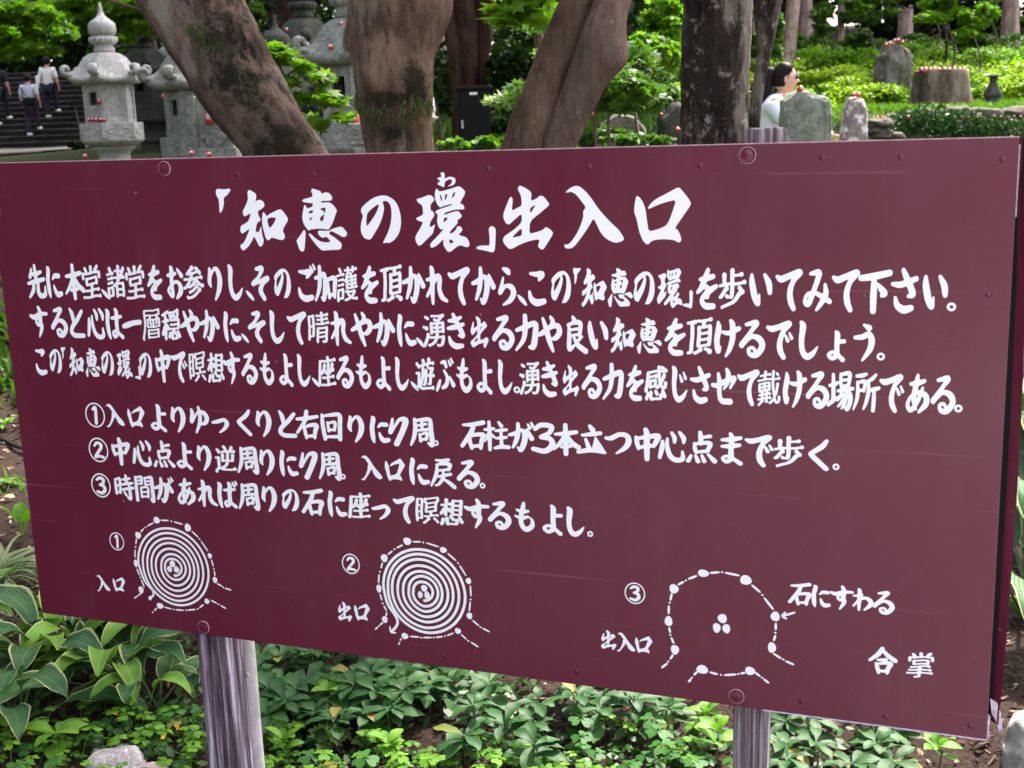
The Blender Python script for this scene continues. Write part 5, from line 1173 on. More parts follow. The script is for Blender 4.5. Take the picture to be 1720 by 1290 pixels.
# retaining wall of field stones at the right edge
wl = empty('retaining_wall', (6, 13.2, 1.2), 0, 'low dry stone retaining wall overgrown with ivy at the right', 'wall')
rnd = random.Random(21)
proto_st = []
for k in range(6):
    bm = bmesh.new(); bmesh.ops.create_icosphere(bm, subdivisions=4, radius=1)
    for v in bm.verts:
        c = v.co; c.x = math.copysign(abs(c.x) ** .5, c.x); c.z = math.copysign(abs(c.z) ** .5, c.z)
        v.co = c * (1 + .22 * noise.noise(Vector(c) * 1.3 + Vector((k * 7, 0, 0))) + .12 * (round(2.2 * noise.noise(Vector(c) * 2.2 + Vector((k, 0, 0)))) / 2.2) + .05 * noise.noise(Vector(c) * 6))
    me = bpy.data.meshes.new('stone'); bm.to_mesh(me); bm.free(); me.polygons.foreach_set('use_smooth', [True] * len(me.polygons)); me.materials.append(MAT['rock']); proto_st.append(me)
x = 3.85
for row, (zc, hh) in enumerate(((.86, .10), (1.02, .09), (1.17, .09), (1.31, .085), (1.44, .08))):
    x = 3.75 + .1 * row
    while x < 7.6:
        w = rnd.uniform(.06, .20); o = bpy.data.objects.new('stone', rnd.choice(proto_st)); COL.objects.link(o); o.parent = wl
        o.location = (x + w - 6, rnd.uniform(-.05, .05) + .05 * row - .1, zc - 1.2 + rnd.uniform(-.02, .02) + .03); o.scale = (w * 1.03, .16, hh * rnd.uniform(.85, 1.15))
        o.rotation_euler = (rnd.uniform(-.1, .1), rnd.uniform(-.12, .12), rnd.uniform(-.2, .2)); x += 2 * w + rnd.uniform(0, .02)
q = at(1478, 214, 12.4)
for i, (px, py, w, h) in enumerate(((1475, 207, 22, 8), (1478, 226, 19, 8), (1462, 219, 10, 6), (1500, 229, 14, 7))):
    c = at(px, py, 12.3); o = bpy.data.objects.new('stone', proto_st[i]); COL.objects.link(o); o.parent = wl; o.location = c - Vector((6, 13.2, 1.2)); o.scale = (w * 12.3 / F_PX, .2, h * 12.3 / F_PX)
leaf_cloud('ivy', [(at(px, py, 12.9) - Vector((6, 13.2, 1.2)), r, .14, r * .5, int(n * .55)) for px, py, r, n in ((1520, 205, .22, 420), (1545, 195, .25, 480), (1570, 210, .22, 380), (1620, 205, .3, 620), (1648, 212, .26, 520), (1690, 205, .16, 160), (1500, 222, .2, 300), (1595, 222, .25, 380), (1560, 195, .3, 420), (1665, 225, .25, 300), (1715, 212, .2, 180))], .045, MAT['ivy'], wl, OV, .1, 8)

# ------------------------------------------------------------------ red dolls
def doll_proto():
    d = empty('daruma_doll', (0, 0, 0)); bm = bmesh.new()
    lathe(bm, [(.35, 0), (.47, .12), (.5, .35), (.46, .6), (.36, .82), (.2, .96), (.02, 1.0)], 18); frombm('body', bm, MAT['red'], d, True)
    bm = bmesh.new(); g = bmesh.ops.create_uvsphere(bm, u_segments=14, v_segments=8, radius=.30)['verts']; bmesh.ops.scale(bm, verts=g, vec=(1, .45, .85)); bmesh.ops.translate(bm, verts=g, vec=(0, -.36, .62)); f = frombm('face', bm, MAT['white'], d, True)
    bm = bmesh.new()
    for x in (-.11, .11): g = bmesh.ops.create_uvsphere(bm, u_segments=8, v_segments=6, radius=.06)['verts']; bmesh.ops.translate(bm, verts=g, vec=(x, -.48, .66))
    box(bm, .16, .03, .04, (-.12, -.47, .76)); box(bm, .16, .03, .04, (.12, -.47, .76)); frombm('painted_eyes', bm, MAT['black'], f, True)
    return d
doll0 = doll_proto(); doll_used = [False]; dr = random.Random(4)
tiny_me = None
def doll(px, py, D, hpx, label, group='red dolls left around the garden', parts=True, rz=None, loc=None):
    """py is the photo row of the doll's foot"""
    global tiny_me
    p = loc if loc is not None else at(px, py, D); h = hpx * D / F_PX
    if parts:
        o = doll0 if not doll_used[0] else copy_tree(doll0); doll_used[0] = True
    else:
        if tiny_me is None:
            bm = bmesh.new(); lathe(bm, [(.35, 0), (.48, .15), (.5, .4), (.42, .7), (.2, .95), (.02, 1)], 12); g = bmesh.ops.create_uvsphere(bm, u_segments=10, v_segments=6, radius=.3)['verts']
            bmesh.ops.scale(bm, verts=g, vec=(1, .45, .8)); bmesh.ops.translate(bm, verts=g, vec=(0, -.34, .62)); tiny_me = bpy.data.meshes.new('daruma_doll'); bm.to_mesh(tiny_me)
            tiny_me.materials.append(MAT['red']); tiny_me.materials.append(MAT['white'])
            nb = 12 * 6 + 2
            for f in tiny_me.polygons: f.material_index = 0 if f.index < nb else 1; f.use_smooth = True
            bm.free()
        o = bpy.data.objects.new('daruma_doll', tiny_me); COL.objects.link(o)
    o.location = p; o.scale = (h * .95, h * .95, h); o.rotation_euler = (0, 0, dr.uniform(-.5, .5) if rz is None else rz)
    return setp(o, label, 'doll', group)
doll(353, 209, 10.5, 18, 'red doll stuck on the front of the grey tablet', rz=0)
doll(322, 262, 10.2, 9, 'small red doll at the left foot of the grey tablet', parts=False)
doll(352, 264, 10.2, 9, 'small red doll at the right foot of the grey tablet', parts=False)
doll(597, 207, 7.2, 16, 'red doll standing on the carved pedestal')
doll(169, 176, 13.75, 12, 'red doll looking out of the pale lantern window', rz=-.5)
for i, px in enumerate((151, 157, 163, 169, 175)):
    doll(px, 205, 13.72, 8, 'tiny red doll in the row on the ledge below the pale lantern window', 'dolls on the lantern ledge', False)
doll(143, 267, 13.5, 9, 'tiny red doll on the ground left of the pale lantern foot', parts=False)
doll(520, 11, 13.6, 10, 'red doll perched on the finial of the dark lantern', parts=False)
doll(574, 44, 9.4, 9, 'red doll on the ornate lantern roof ridge', parts=False)
doll(556, 84, 9.2, 10, 'red doll on the rolled corner of the ornate lantern roof', parts=False)
doll(483, 55, 13.4, 9, 'pale red doll on the corner of the dark lantern roof', parts=False)
doll(527, 143, 9.3, 8, 'orange red doll among the maple seedling leaves', parts=False)
doll(568, 175, 9.3, 8, 'small orange doll on the ledge of the ornate lantern', parts=False)
doll(275, 166, 13.2, 8, 'tiny orange doll right of the pale lantern', parts=False)
for i, px in enumerate((1547, 1554, 1562, 1570, 1577, 1586, 1594, 1602, 1611, 1619)):
    doll(px, 120, 14.95 + .1 * math.sin(i * 2), 7 + (i % 2), 'tiny red doll in the row along the stump top', 'dolls on the stump', False)
for i, (px, py) in enumerate(((1488, 78), (1494, 76), (1503, 71), (1509, 70), (1516, 74))):
    doll(px, py, 16.9, 6, 'tiny red doll on top of the tall boulder', 'dolls on the boulder', False)
doll(1434, 163, 8.85, 9, 'red doll on the left of the narrow stone tip', parts=False)
doll(1441, 163, 8.9, 9, 'red doll on the right of the narrow stone tip', parts=False)
doll(1344, 155, 8.25, 11, 'red doll on top of the mossy standing stone beside the woman')
for i, px in enumerate((1467, 1474, 1481, 1486)): doll(px, 200, 12.3, 5, 'tiny red doll on the flat wall stone behind the narrow stone', 'dolls on the flat wall stone', False)
doll(1492, 212, 12.2, 6, 'tiny red doll in the ivy gap of the wall', parts=False)
doll(1525, 199, 12.7, 6, 'tiny red doll on the grass above the ivy', parts=False)
for i in range(11): doll(1604 + i * 11, 197 + (i % 3), 12.9, 4, 'tiny faded doll in the long row on top of the stone wall', 'dolls along the wall top', False)
doll(1138, 222, 10.6, 9, 'pinkish red doll at the foot of the dark boulder', parts=False)
doll(1145, 222, 10.6, 8, 'second red doll at the dark boulder, nearer the black trunk', parts=False)
doll(1111, 195, 10.7, 6, 'tiny orange doll on the shoulder of the dark boulder', parts=False)
doll(1340, 103, 17, 6, 'tiny orange doll in the shrubs above the woman', parts=False)
doll(995, 195, 8.0, 7, 'red doll half hidden by the saplings', parts=False)
# ------------------------------------------------------------------ people
def skin(name, verts, edges, radii, mat, parent=None, sub=2):
    bm = bmesh.new(); lay = bm.verts.layers.skin.verify()
    vs = [bm.verts.new(v) for v in verts]
    for k, v in enumerate(vs):
        r = radii[k]; v[lay].radius = (r, r) if isinstance(r, (int, float)) else r; v[lay].use_root = (k == 0)
    for a, b_ in edges: bm.edges.new((vs[a], vs[b_]))
    me = bpy.data.meshes.new(name); bm.to_mesh(me); bm.free(); me.materials.append(mat)
    o = bpy.data.objects.new(name, me); COL.objects.link(o)
    if parent is not None: o.parent = parent
    s = o.modifiers.new('skin', 'SKIN'); s.use_smooth_shade = True
    if sub: u = o.modifiers.new('sub', 'SUBSURF'); u.levels = sub; u.render_levels = sub
    return o
def chain(n, start=0): return [(start + i, start + i + 1) for i in range(n - 1)]

# woman sitting in profile behind the mossy stone
DW = 10.2; sW = DW / F_PX
w0 = at(1300, 262, DW); gW = terr(w0.x, w0.y)
wom = empty('person', (w0.x, w0.y, gW), 0, 'seated woman in a white t-shirt with a long black ponytail and sunglasses, seen in profile', 'person')
def WL(px, py, dd=0): p = at(px, py, DW + dd); return p - Vector((w0.x, w0.y, gW))
seat = empty('stone_bench', (w0.x, w0.y, gW), 0, 'low rough stone seat under the woman, mostly behind the sign', 'bench')
zs = WL(1300, 276).z
rb = rough_block('block', [(-.3, 0), (-.3, zs * .9), (-.2, zs), (.25, zs), (.32, zs * .9), (.33, 0)], .5, MAT['rock'], seat, 4, .012)
B = [WL(1299, 262), WL(1294, 232), WL(1295, 200), WL(1303, 176), WL(1310, 164), WL(1315, 152)]
Vv = B + [WL(1301, 172, -.17), WL(1318, 206, -.22), WL(1333, 233, -.20), WL(1362, 231, -.14), WL(1380, 226, -.08),
          WL(1301, 172, .17), WL(1318, 206, .22), WL(1333, 233, .20), WL(1364, 231, .12), WL(1382, 227, .04),
          WL(1306, 266, -.1), WL(1345, 256, -.11), WL(1394, 243, -.10), WL(1398, 290, -.10), WL(1396, 335, -.1), WL(1412, 340, -.1),
          WL(1306, 266, .1), WL(1345, 256, .10), WL(1394, 243, .09), WL(1400, 290, .09), WL(1398, 335, .09), WL(1414, 340, .09)]
Ed = chain(6) + [(3, 6)] + chain(5, 6) + [(3, 11)] + chain(5, 11) + [(0, 16)] + chain(6, 16) + [(0, 22)] + chain(6, 22)
Ra = [.13, .115, .12, .085, .052, .050, .06, .048, .040, .034, .026, .06, .048, .04, .034, .026] + [.09, .085, .062, .055, .036, .04] * 2
skin('body', Vv, Ed, Ra, MAT['skin'], wom)
Sv = [WL(1299, 258), WL(1293, 232), WL(1293, 202), WL(1299, 178), WL(1309, 167), WL(1301, 174, -.17), WL(1309, 192, -.205), WL(1317, 208, -.22), WL(1301, 174, .17), WL(1309, 192, .205), WL(1317, 208, .22)]
skin('t_shirt', Sv, chain(5) + [(3, 5)] + chain(3, 5) + [(3, 8)] + chain(3, 8), [.165, .145, .150, .122, .066, .082, .075, .07, .082, .075, .07], MAT['shirt_white'], wom)
skin('shorts', [WL(1302, 264), WL(1306, 266, -.1), WL(1345, 257, -.11), WL(1368, 250, -.11), WL(1306, 266, .1), WL(1345, 257, .1), WL(1368, 250, .1)], [(0, 1), (1, 2), (2, 3), (0, 4), (4, 5), (5, 6)], [.14, .11, .10, .09, .11, .10, .09], MAT['navy'], wom)
# a few loose sleeve and back folds of the shirt
fr_ = random.Random(9)
for k in range(7):
    a0 = WL(1286 + 3 * k, 184 + 9 * k, -.12 - .01 * k); V, Fc = tube([a0, a0 + Vector((.05, -.012, -.018)), a0 + Vector((.10, -.004, -.05 - .01 * k))], [.004, .009, .003], 8); mesh('fold', V, Fc, MAT['shirt_white'], wom)
# head: skull, jaw, nose, lips, ear
hc = WL(1318, 131); bm = bmesh.new(); bmesh.ops.create_uvsphere(bm, u_segments=40, v_segments=30, radius=1)
for v in bm.verts:
    c = v.co; x, y, z = c
    X_, Y_, Z_ = x * .098, y * .074, z * .118
    if z < 0 and x < 0: X_ *= 1 + .35 * z
    if z < 0: Y_ *= 1 + .30 * z
    if x > 0:
        f = math.exp(-(y / .22) ** 2)
        X_ += .026 * f * math.exp(-((z + .16) / .14) ** 2)            # nose
        X_ -= .010 * math.exp(-((z - .10) / .10) ** 2) * math.exp(-(y / .6) ** 2)   # eye hollow
        X_ += .009 * f * math.exp(-((z + .44) / .06) ** 2) + .008 * f * math.exp(-((z + .54) / .05) ** 2)   # lips
        X_ += .014 * math.exp(-((z + .80) / .16) ** 2) * math.exp(-(y / .5) ** 2)    # chin
    v.co = hc + Vector((X_, Y_, Z_ - .006))
hd = frombm('head', bm, MAT['skin'], wom, True)
bm = bmesh.new(); g = bmesh.ops.create_uvsphere(bm, u_segments=12, v_segments=8, radius=1)['verts']; bmesh.ops.scale(bm, verts=g, vec=(.016, .010, .030)); bmesh.ops.translate(bm, verts=g, vec=hc + Vector((-.008, -.074, -.012))); frombm('ear', bm, MAT['skin'], hd, True)
bm = bmesh.new(); g = bmesh.ops.create_uvsphere(bm, u_segments=40, v_segments=26, radius=1)['verts']
for v in bm.verts:
    x, y, z = v.co; k = 1 + .02 * noise.noise(Vector((x * 3, y * 12, z * 3)))
    lim = .30 + .62 * max(0, z - .25) / .75 if z > .25 else .30 - .55 * (.25 - z)   # hairline runs back from the brow to the ear
    xx = min(x, lim)
    v.co = hc + Vector((xx * .108 * k - .004, y * .080 * k, max(z, -.55) * .126 * k))
frombm('hair', bm, MAT['hair'], wom, True)
P = [WL(1300, 120), WL(1293, 122), WL(1288, 136), WL(1286, 160), WL(1283, 188), WL(1279, 210), WL(1276, 228)]
P = densify([(p.x, p.y + .0, p.z) for p in P], 5); V, Fc = tube([tuple(p) for p in P], [.03 + .022 * math.sin(min(1, i / 10) * 1.57) - .03 * max(0, i / len(P) - .6) for i in range(len(P))], 16, 2, .006, 30)
mesh('ponytail', V, Fc, MAT['hair'], wom)
bm = bmesh.new(); 
for yy_ in (-.034, .034):
    g = bmesh.ops.create_uvsphere(bm, u_segments=14, v_segments=8, radius=1)['verts']; bmesh.ops.scale(bm, verts=g, vec=(.014, .030, .026)); bmesh.ops.translate(bm, verts=g, vec=hc + Vector((.096, yy_, .012)))
sg = frombm('sunglasses', bm, m_plain('brown_lens', (.10, .03, .02), .15, .1), wom, True)
for yy_ in (-.077, .077):
    bm = bmesh.new(); box(bm, .105, .004, .006, hc + Vector((.045, yy_, .014))); frombm('temple_arm', bm, m_plain('gold_frame', (.7, .5, .35), .3, .1), sg)
for k in range(26):      # combed strands over the crown and down the tail
    y_ = -.075 + .15 * k / 25; f_ = math.sqrt(max(0, 1 - (y_ / .083) ** 2))
    P_ = [hc + Vector((.03 + .05 * f_ * (1 - .2 * (k % 3)), y_, .085 * f_ + .015)), hc + Vector((-.03, y_ * .9, .122 * f_)), hc + Vector((-.095, y_ * .5, .07 * f_)), WL(1299, 121) + Vector((-.01, y_ * .15, 0))]
    V, Fc = tube(densify([tuple(p) for p in P_], 4), [.0035] * 13, 5); mesh('strand', V, Fc, MAT['hair'], wom)
# hands: palm and five curled fingers each, resting together
for sgn, dd in ((-1, -.05), (1, .03)):
    h = WL(1384, 226, dd); hv, he, hr = [h, h + Vector((.045, 0, -.004)), h + Vector((.080, 0, -.008))], [(0, 1), (1, 2)], [.020, .026, .026]
    hand = skin('hand', hv, he, hr, MAT['skin'], wom, 2)
    for k in range(4):
        y = (k - 1.5) * .017; L_ = (.030, .036, .034, .027)[k]; a = h + Vector((.082, y, -.006)); V4 = [a, a + Vector((L_ * .9, 0, -.006)), a + Vector((L_ * 1.35, 0, -.024)), a + Vector((L_ * 1.2, 0, -.042))]
        skin('finger', V4, chain(4), [.0095, .009, .008, .007], MAT['skin'], hand, 1)
    a = h + Vector((.02, sgn * -.026, .008)); skin('thumb', [a, a + Vector((.028, sgn * -.010, .012)), a + Vector((.054, sgn * -.004, .010))], chain(3), [.011, .010, .008], MAT['skin'], hand, 1)

def walker(px, k, hgt, shirt, legs, label, lean=0, bag=None, long_shirt=.0, stride=.16, armout=0, sleeve=.35, dx=0):
    """somebody seen from behind on step k of the stairs"""
    zf = stz(k); y = 30.7 + .42 * (k - 1) + .22; p = at(px, 200, y)
    o = empty('person', (p.x, y, zf), 0, label, 'person'); H = hgt; u = H / 7.6
    hip = .52 * H; sh = .815 * H; hw = .055 * H; sw = .105 * H
    # legs: right leg on the next step
    RU = .15
    L_ = [(0, 0, hip), (-hw, 0, hip - .03), (-hw - .01, .02, .28 * H), (-hw - .01, -.06, .05), (-hw - .01, .07, .03), (hw, 0, hip - .03), (hw + .01, stride * .7, .30 * H + RU * .3), (hw + .01, stride, .05 + RU), (hw + .01, stride + .13, .03 + RU)]
    T_ = [(0, 0, .60 * H), (0, .01, .70 * H), (0, .01, .785 * H), (0, 0, .845 * H), (0, 0, .885 * H)]
    A_ = [(-sw, .01, sh - .02), (-sw - .06 - armout * .3, .02, .64 * H), (-sw - .05 - armout, .08, .50 * H), (-sw - .04 - armout, .10, .455 * H), (sw, .01, sh - .02), (sw + .06, .0, .64 * H), (sw + .06, .10, .50 * H), (sw + .05, .13, .455 * H)]
    V_ = [Vector(q) for q in L_ + T_ + A_]
    E_ = [(0, 1), (1, 2), (2, 3), (3, 4), (0, 5), (5, 6), (6, 7), (7, 8), (0, 9), (9, 10), (10, 11), (11, 12), (12, 13), (11, 14), (14, 15), (15, 16), (16, 17), (11, 18), (18, 19), (19, 20), (20, 21)]
    R_ = [.12, .085, .055, .036, .04, .085, .055, .036, .04, .12, .125, .11, .052, .05, .055, .042, .03, .036, .055, .042, .03, .036]
    skin('body', V_, E_, R_, MAT['skin'], o, 1)
    skin('trousers', V_[:4] + V_[5:8], [(0, 1), (1, 2), (2, 3), (0, 4), (4, 5), (5, 6)], [.15, .105, .078, .062, .105, .078, .062], legs, o, 1)
    lo = Vector((0, 0, hip - long_shirt))
    S_ = [lo, V_[9], V_[10], V_[11], V_[12] - Vector((0, 0, .05)), V_[14], V_[14].lerp(V_[15], .5), V_[14].lerp(V_[15], .95), V_[18], V_[18].lerp(V_[19], .5), V_[18].lerp(V_[19], .95)]
    skin('shirt', S_, [(0, 1), (1, 2), (2, 3), (3, 4), (3, 5), (5, 6), (6, 7), (3, 8), (8, 9), (9, 10)], [(.16, .13), (.145, .125), (.15, .125), (.125, .11), .07, .08, .072, .07, .08, .072, .07], shirt, o, 1)
    bm = bmesh.new(); g = bmesh.ops.create_uvsphere(bm, u_segments=20, v_segments=14, radius=1)['verts']; bmesh.ops.scale(bm, verts=g, vec=(.078, .098, .118)); bmesh.ops.translate(bm, verts=g, vec=(lean, .015, .935 * H)); frombm('head', bm, MAT['skin'], o, True)
    bm = bmesh.new(); g = bmesh.ops.create_uvsphere(bm, u_segments=20, v_segments=14, radius=1)['verts']; bmesh.ops.scale(bm, verts=g, vec=(.092, .104, .115)); bmesh.ops.translate(bm, verts=g, vec=(lean, -.006, .95 * H)); frombm('hair', bm, MAT['hair'], o, True)
    for q in (4, 8):
        bm = bmesh.new(); box(bm, .075, .22, .07, V_[q] + Vector((0, -.05, .008)), .025); frombm('shoe', bm, MAT['shirt_cream'], o, True)
    if bag == 'cross':
        bm = bmesh.new(); box(bm, .30, .10, .20, (.05, -.17, .56 * H), .04); frombm('shoulder_bag', bm, MAT['black'], o, True)
        V2, F2 = tube([Vector((-.16, -.05, .80 * H)), Vector((-.10, -.155, .74 * H)), Vector((-.02, -.17, .66 * H)), Vector((.06, -.17, .60 * H))], [.014] * 4, 6); mesh('strap', V2, F2, MAT['black'], o)
    if bag == 'tote':
        bm = bmesh.new(); box(bm, .10, .26, .34, (-.24, 0, .60 * H), .04); frombm('tote_bag', bm, MAT['shirt_cream'], o, True)
        V2, F2 = tube([Vector((-.24, .03, .68 * H)), Vector((-.21, 0, .80 * H)), Vector((-.16, 0, .845 * H))], [.014] * 3, 6); mesh('strap', V2, F2, MAT['shirt_cream'], o)
    return o
walker(88, 5, 1.52, MAT['shirt_cream'], MAT['navy'], 'person seen from behind in a cream t-shirt and black trousers climbing the steps', bag='tote')
walker(53, 2, 1.50, MAT['shirt_lilac'], MAT['purple'], 'person seen from behind in a long lilac shirt with a black crossbody bag', bag='cross', long_shirt=.12)
walker(4, 4, 1.62, MAT['navy'], MAT['navy'], 'person in dark clothes at the left edge of the view on the steps', armout=.0)

# ------------------------------------------------------------------ vegetation behind
def T3(x, y, dz=0): return Vector((x, y, terr(x, y) + dz))
def G(px, D, dz=0):
    """ground point D metres ahead in the direction of photo column px"""
    p = at(px, 200, D); return T3(p.x, D, dz)
# maple spreading in from the left
mt = tree('maple_tree', 'maple whose bright layered foliage hangs over the steps at the top left'); q = G(-170, 10)
branch(mt, [q, q + Vector((.1, 0, 1.2)), at(-120, 20, 10), at(-40, -60, 10)], .14, .06, MAT['maple_bark'], 'trunk', 14)
branch(mt, [at(-120, 20, 10), at(0, 30, 9.6), at(110, 45, 9.2)], .035, .008, MAT['maple_bark'])
branch(mt, [at(-40, -60, 10), at(120, -20, 9.4), at(240, 18, 9)], .035, .008, MAT['maple_bark'])
lm = [(-30, 12, 60, 26, 750), (35, 20, 60, 16, 900), (20, 60, 50, 16, 720), (85, 50, 40, 13, 560), (60, 80, 36, 9, 260), (125, 35, 44, 10, 480), (200, 15, 50, 13, 620), (232, 38, 26, 9, 240), (160, 50, 20, 5, 60), (205, 60, 16, 7, 90), (110, 8, 50, 12, 380), (10, 90, 26, 6, 120), (-60, 60, 50, 40, 400)]
leaf_cloud('crown', [px_blob(a, b_, 9.3 + .5 * math.sin(a), r1, r2, int(n * .8), .35) for a, b_, r1, r2, n in lm if a < 100], .055, MAT['leaf_maple'], mt, STAR, 1.2, 41, droop=.1)
mt2 = tree('maple_tree', 'second maple whose bright leaves fill the gap above the pale lantern'); q = G(262, 17.5)
branch(mt2, [q, at(262, 100, 17.5), at(240, 20, 17.2), at(200, -40, 17)], .09, .04, MAT['maple_bark'], 'trunk', 12)
leaf_cloud('crown', [px_blob(a, b_, 16 + .5 * math.sin(a), r1, r2, int(n * .8), .5) for a, b_, r1, r2, n in lm + [(180, -10, 80, 20, 600), (225, 5, 40, 20, 400), (240, 45, 20, 10, 160)] if a > 99 or a == 180], .095, MAT['leaf_maple'], mt2, STAR, 1.0, 43, droop=.1)
leaf_cloud('upper_crown', [(at(100, -260, 9.8), 2.2, 2, .6, 3200)], .10, MAT['leaf_mid'], mt, OV, seed=42)
# maple seedling in front of the lanterns
ms = tree('maple_sapling', 'young maple with bright star leaves in front of the ornate lantern', mat='maple_bark'); q = G(500, 6)
branch(ms, [q, at(505, 250, 6), at(500, 190, 6), at(478, 130, 6), at(455, 75, 6)], .012, .004, MAT['maple_bark'], 'trunk')
for a in ((at(500, 190, 6), at(540, 170, 5.9), at(568, 165, 5.9)), (at(490, 160, 6), at(450, 140, 6), at(435, 135, 6)), (at(478, 130, 6), at(505, 110, 5.9), at(520, 100, 5.9))): branch(ms, a, .005, .002, MAT['maple_bark'])
leaf_cloud('crown', [px_blob(a, b_, 6, r1, r2, n, .12) for a, b_, r1, r2, n in [(470, 92, 34, 12, 75), (455, 78, 22, 8, 30), (508, 110, 18, 9, 32), (470, 140, 34, 10, 60), (500, 165, 20, 8, 30), (550, 165, 28, 12, 65), (540, 130, 22, 10, 30), (528, 205, 22, 12, 40), (575, 195, 20, 8, 24), (445, 110, 18, 8, 22)]], .052, MAT['leaf_maple'], ms, STAR, 1.3, 44, droop=.1)
# maple branches hanging in right of the thick trunk
mb = tree('maple_tree', 'maple with large light leaves hanging beside the twin-stemmed trunk'); q = G(905, 7.5)
branch(mb, [q, at(915, 150, 7.4), at(905, 60, 7.2), at(900, -60, 7)], .035, .02, MAT['maple_bark'], 'trunk', 9)
leaf_cloud('crown', [px_blob(a, b_, 5.4, r1, r2, n, .15) for a, b_, r1, r2, n in [(860, 20, 36, 16, 40), (905, 12, 30, 14, 34), (835, 34, 16, 6, 10), (915, 35, 22, 8, 22), (885, -20, 60, 20, 60)]], .07, MAT['leaf_maple'], mb, STAR, 1.0, 45)
leaf_cloud('crown', [px_blob(a, b_, 6.4, r1, r2, n, .2) for a, b_, r1, r2, n in [(880, 150, 28, 12, 110), (850, 170, 34, 8, 100), (895, 165, 16, 14, 60), (912, 88, 12, 4, 16), (900, 40, 30, 10, 60)]], .05, MAT['leaf_pale'], mb, STAR, 1.6, 46)
# understory between the trunks
mass = [
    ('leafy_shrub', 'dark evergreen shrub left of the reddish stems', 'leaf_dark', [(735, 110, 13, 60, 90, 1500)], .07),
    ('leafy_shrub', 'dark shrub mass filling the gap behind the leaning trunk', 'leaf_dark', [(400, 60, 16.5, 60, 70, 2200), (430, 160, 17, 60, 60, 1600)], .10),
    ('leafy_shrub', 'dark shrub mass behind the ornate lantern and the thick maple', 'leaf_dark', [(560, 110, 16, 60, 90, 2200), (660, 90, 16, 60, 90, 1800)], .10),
    ('leafy_shrub', 'dark bush between the pale lantern and the steps', 'leaf_dark', [(130, 250, 20, 14, 16, 300), (300, 200, 21, 40, 40, 900)], .08),
    ('leafy_shrub', 'mid green bush high behind the leaning trunk', 'leaf_mid', [(410, 30, 15.5, 30, 26, 260), (440, 75, 15, 16, 18, 120)], .09),
    ('leafy_shrub', 'glossy dark shrub right of the black cabinet', 'leaf_dark', [(870, 110, 10.5, 60, 70, 2000), (850, 190, 10, 55, 30, 900)], .06),
    ('leafy_shrub', 'mid green shrub seen between the cabinet and the twin-stemmed maple', 'leaf_mid', [(880, 80, 11.5, 60, 50, 1000), (905, 35, 12, 60, 40, 700)], .06),
    ('maple_shrub', 'bright green maple thicket left of the black trunk', 'leaf_maple', [(1110, 40, 12, 44, 40, 900), (1120, 110, 11.5, 36, 36, 800), (1090, 75, 12.5, 36, 36, 600), (1135, 165, 11, 24, 16, 260)], .06),
    ('maple_shrub', 'blue green young maple behind the thin saplings', 'leaf_mid', [(1070, 120, 10.5, 44, 26, 800), (1075, 165, 10, 50, 24, 800), (1045, 100, 12, 36, 30, 500)], .055),
    ('leafy_shrub', 'low fern like shrub under the thin saplings', 'leaf_mid', [(1050, 236, 9, 34, 14, 260), (985, 236, 8.2, 20, 12, 130), (1105, 240, 9.4, 26, 12, 160), (1020, 225, 10.5, 30, 12, 160)], .06),
    ('leafy_shrub', 'bright shrub touching the left side of the black trunk', 'leaf_bright', [(1128, 152, 12.5, 22, 14, 350), (1136, 85, 13, 18, 40, 350)], .06),
    ('leafy_shrub', 'grassy green plant at the foot of the cabinet', 'grass', [(770, 245, 8, 26, 13, 150), (820, 240, 7.6, 20, 14, 130), (858, 240, 8.9, 24, 12, 110)], .06),
    ('leafy_shrub', 'small bush between the lantern shafts', 'leaf_mid', [(300, 255, 12.5, 24, 9, 260), (305, 238, 13, 12, 7, 120)], .04),
]
for k, (nm, lab, mt_, bl, sz) in enumerate(mass):
    q = G(bl[0][0], bl[0][2]); t = empty(nm, q, 0, lab, 'shrub')
    V, Fc = tube([Vector((0, 0, -.05)), Vector((.03, 0, .3)), Vector((-.02, 0, .7))], [.03, .02, .01], 6); mesh('stem', V, Fc, MAT['maple_bark'], t)
    b2 = []
    for px, py, D, r1, r2, n in bl:
        c, rx, ry, rz, n = px_blob(px, py, D, r1, r2, int(n * 1.5)); b2 += burst(c - q, rx, ry * 1.1, rz, n, 9, k * 10 + len(b2))
    leaf_cloud('foliage', b2, sz, MAT[mt_], t, STAR if 'maple' in nm else OV, .8, 60 + k)
# ferns
def fern(px, D, label, sc=1, mat='leaf_mid', n=9, seed=1):
    q = G(px, D); o = empty('fern', q, 0, label, 'fern'); r = random.Random(seed)
    for k in range(n):
        a = 6.28 * k / n + r.uniform(-.3, .3); L_ = sc * r.uniform(.28, .42); V, Fc = [], []
        for i in range(16):
            t = i / 15; x = L_ * t; z = L_ * (1.25 * t - 1.0 * t * t); w = .09 * sc * math.sin(math.pi * (.12 + .88 * t)) * (1.05 - t * .6)
            for s in (-1, 1):
                b = len(V); V += [(x, 0, z), (x + .012 * sc, s * w * .5, z + .005), (x + .022 * sc, s * w, z - .012 * sc), (x - .004, s * w * .45, z)]; Fc.append((b, b + 1, b + 2, b + 3))
        f = mesh('frond', V, Fc, MAT[mat], o, False); f.rotation_euler = (0, 0, a)
fern(842, 8.6, 'green fern right of the cabinet', 1.5, seed=2); fern(795, 7.6, 'dark fern at the foot of the cabinet', 1.1, seed=3); fern(1120, 8.8, 'pale fern left of the black trunk', 1.3, 'leaf_maple', seed=4); fern(1045, 8.3, 'fern beside the thin saplings', 1.2, seed=5); fern(960, 7.4, 'grassy fern at the root of the twin-stemmed maple', 1.0, 'grass', seed=6)
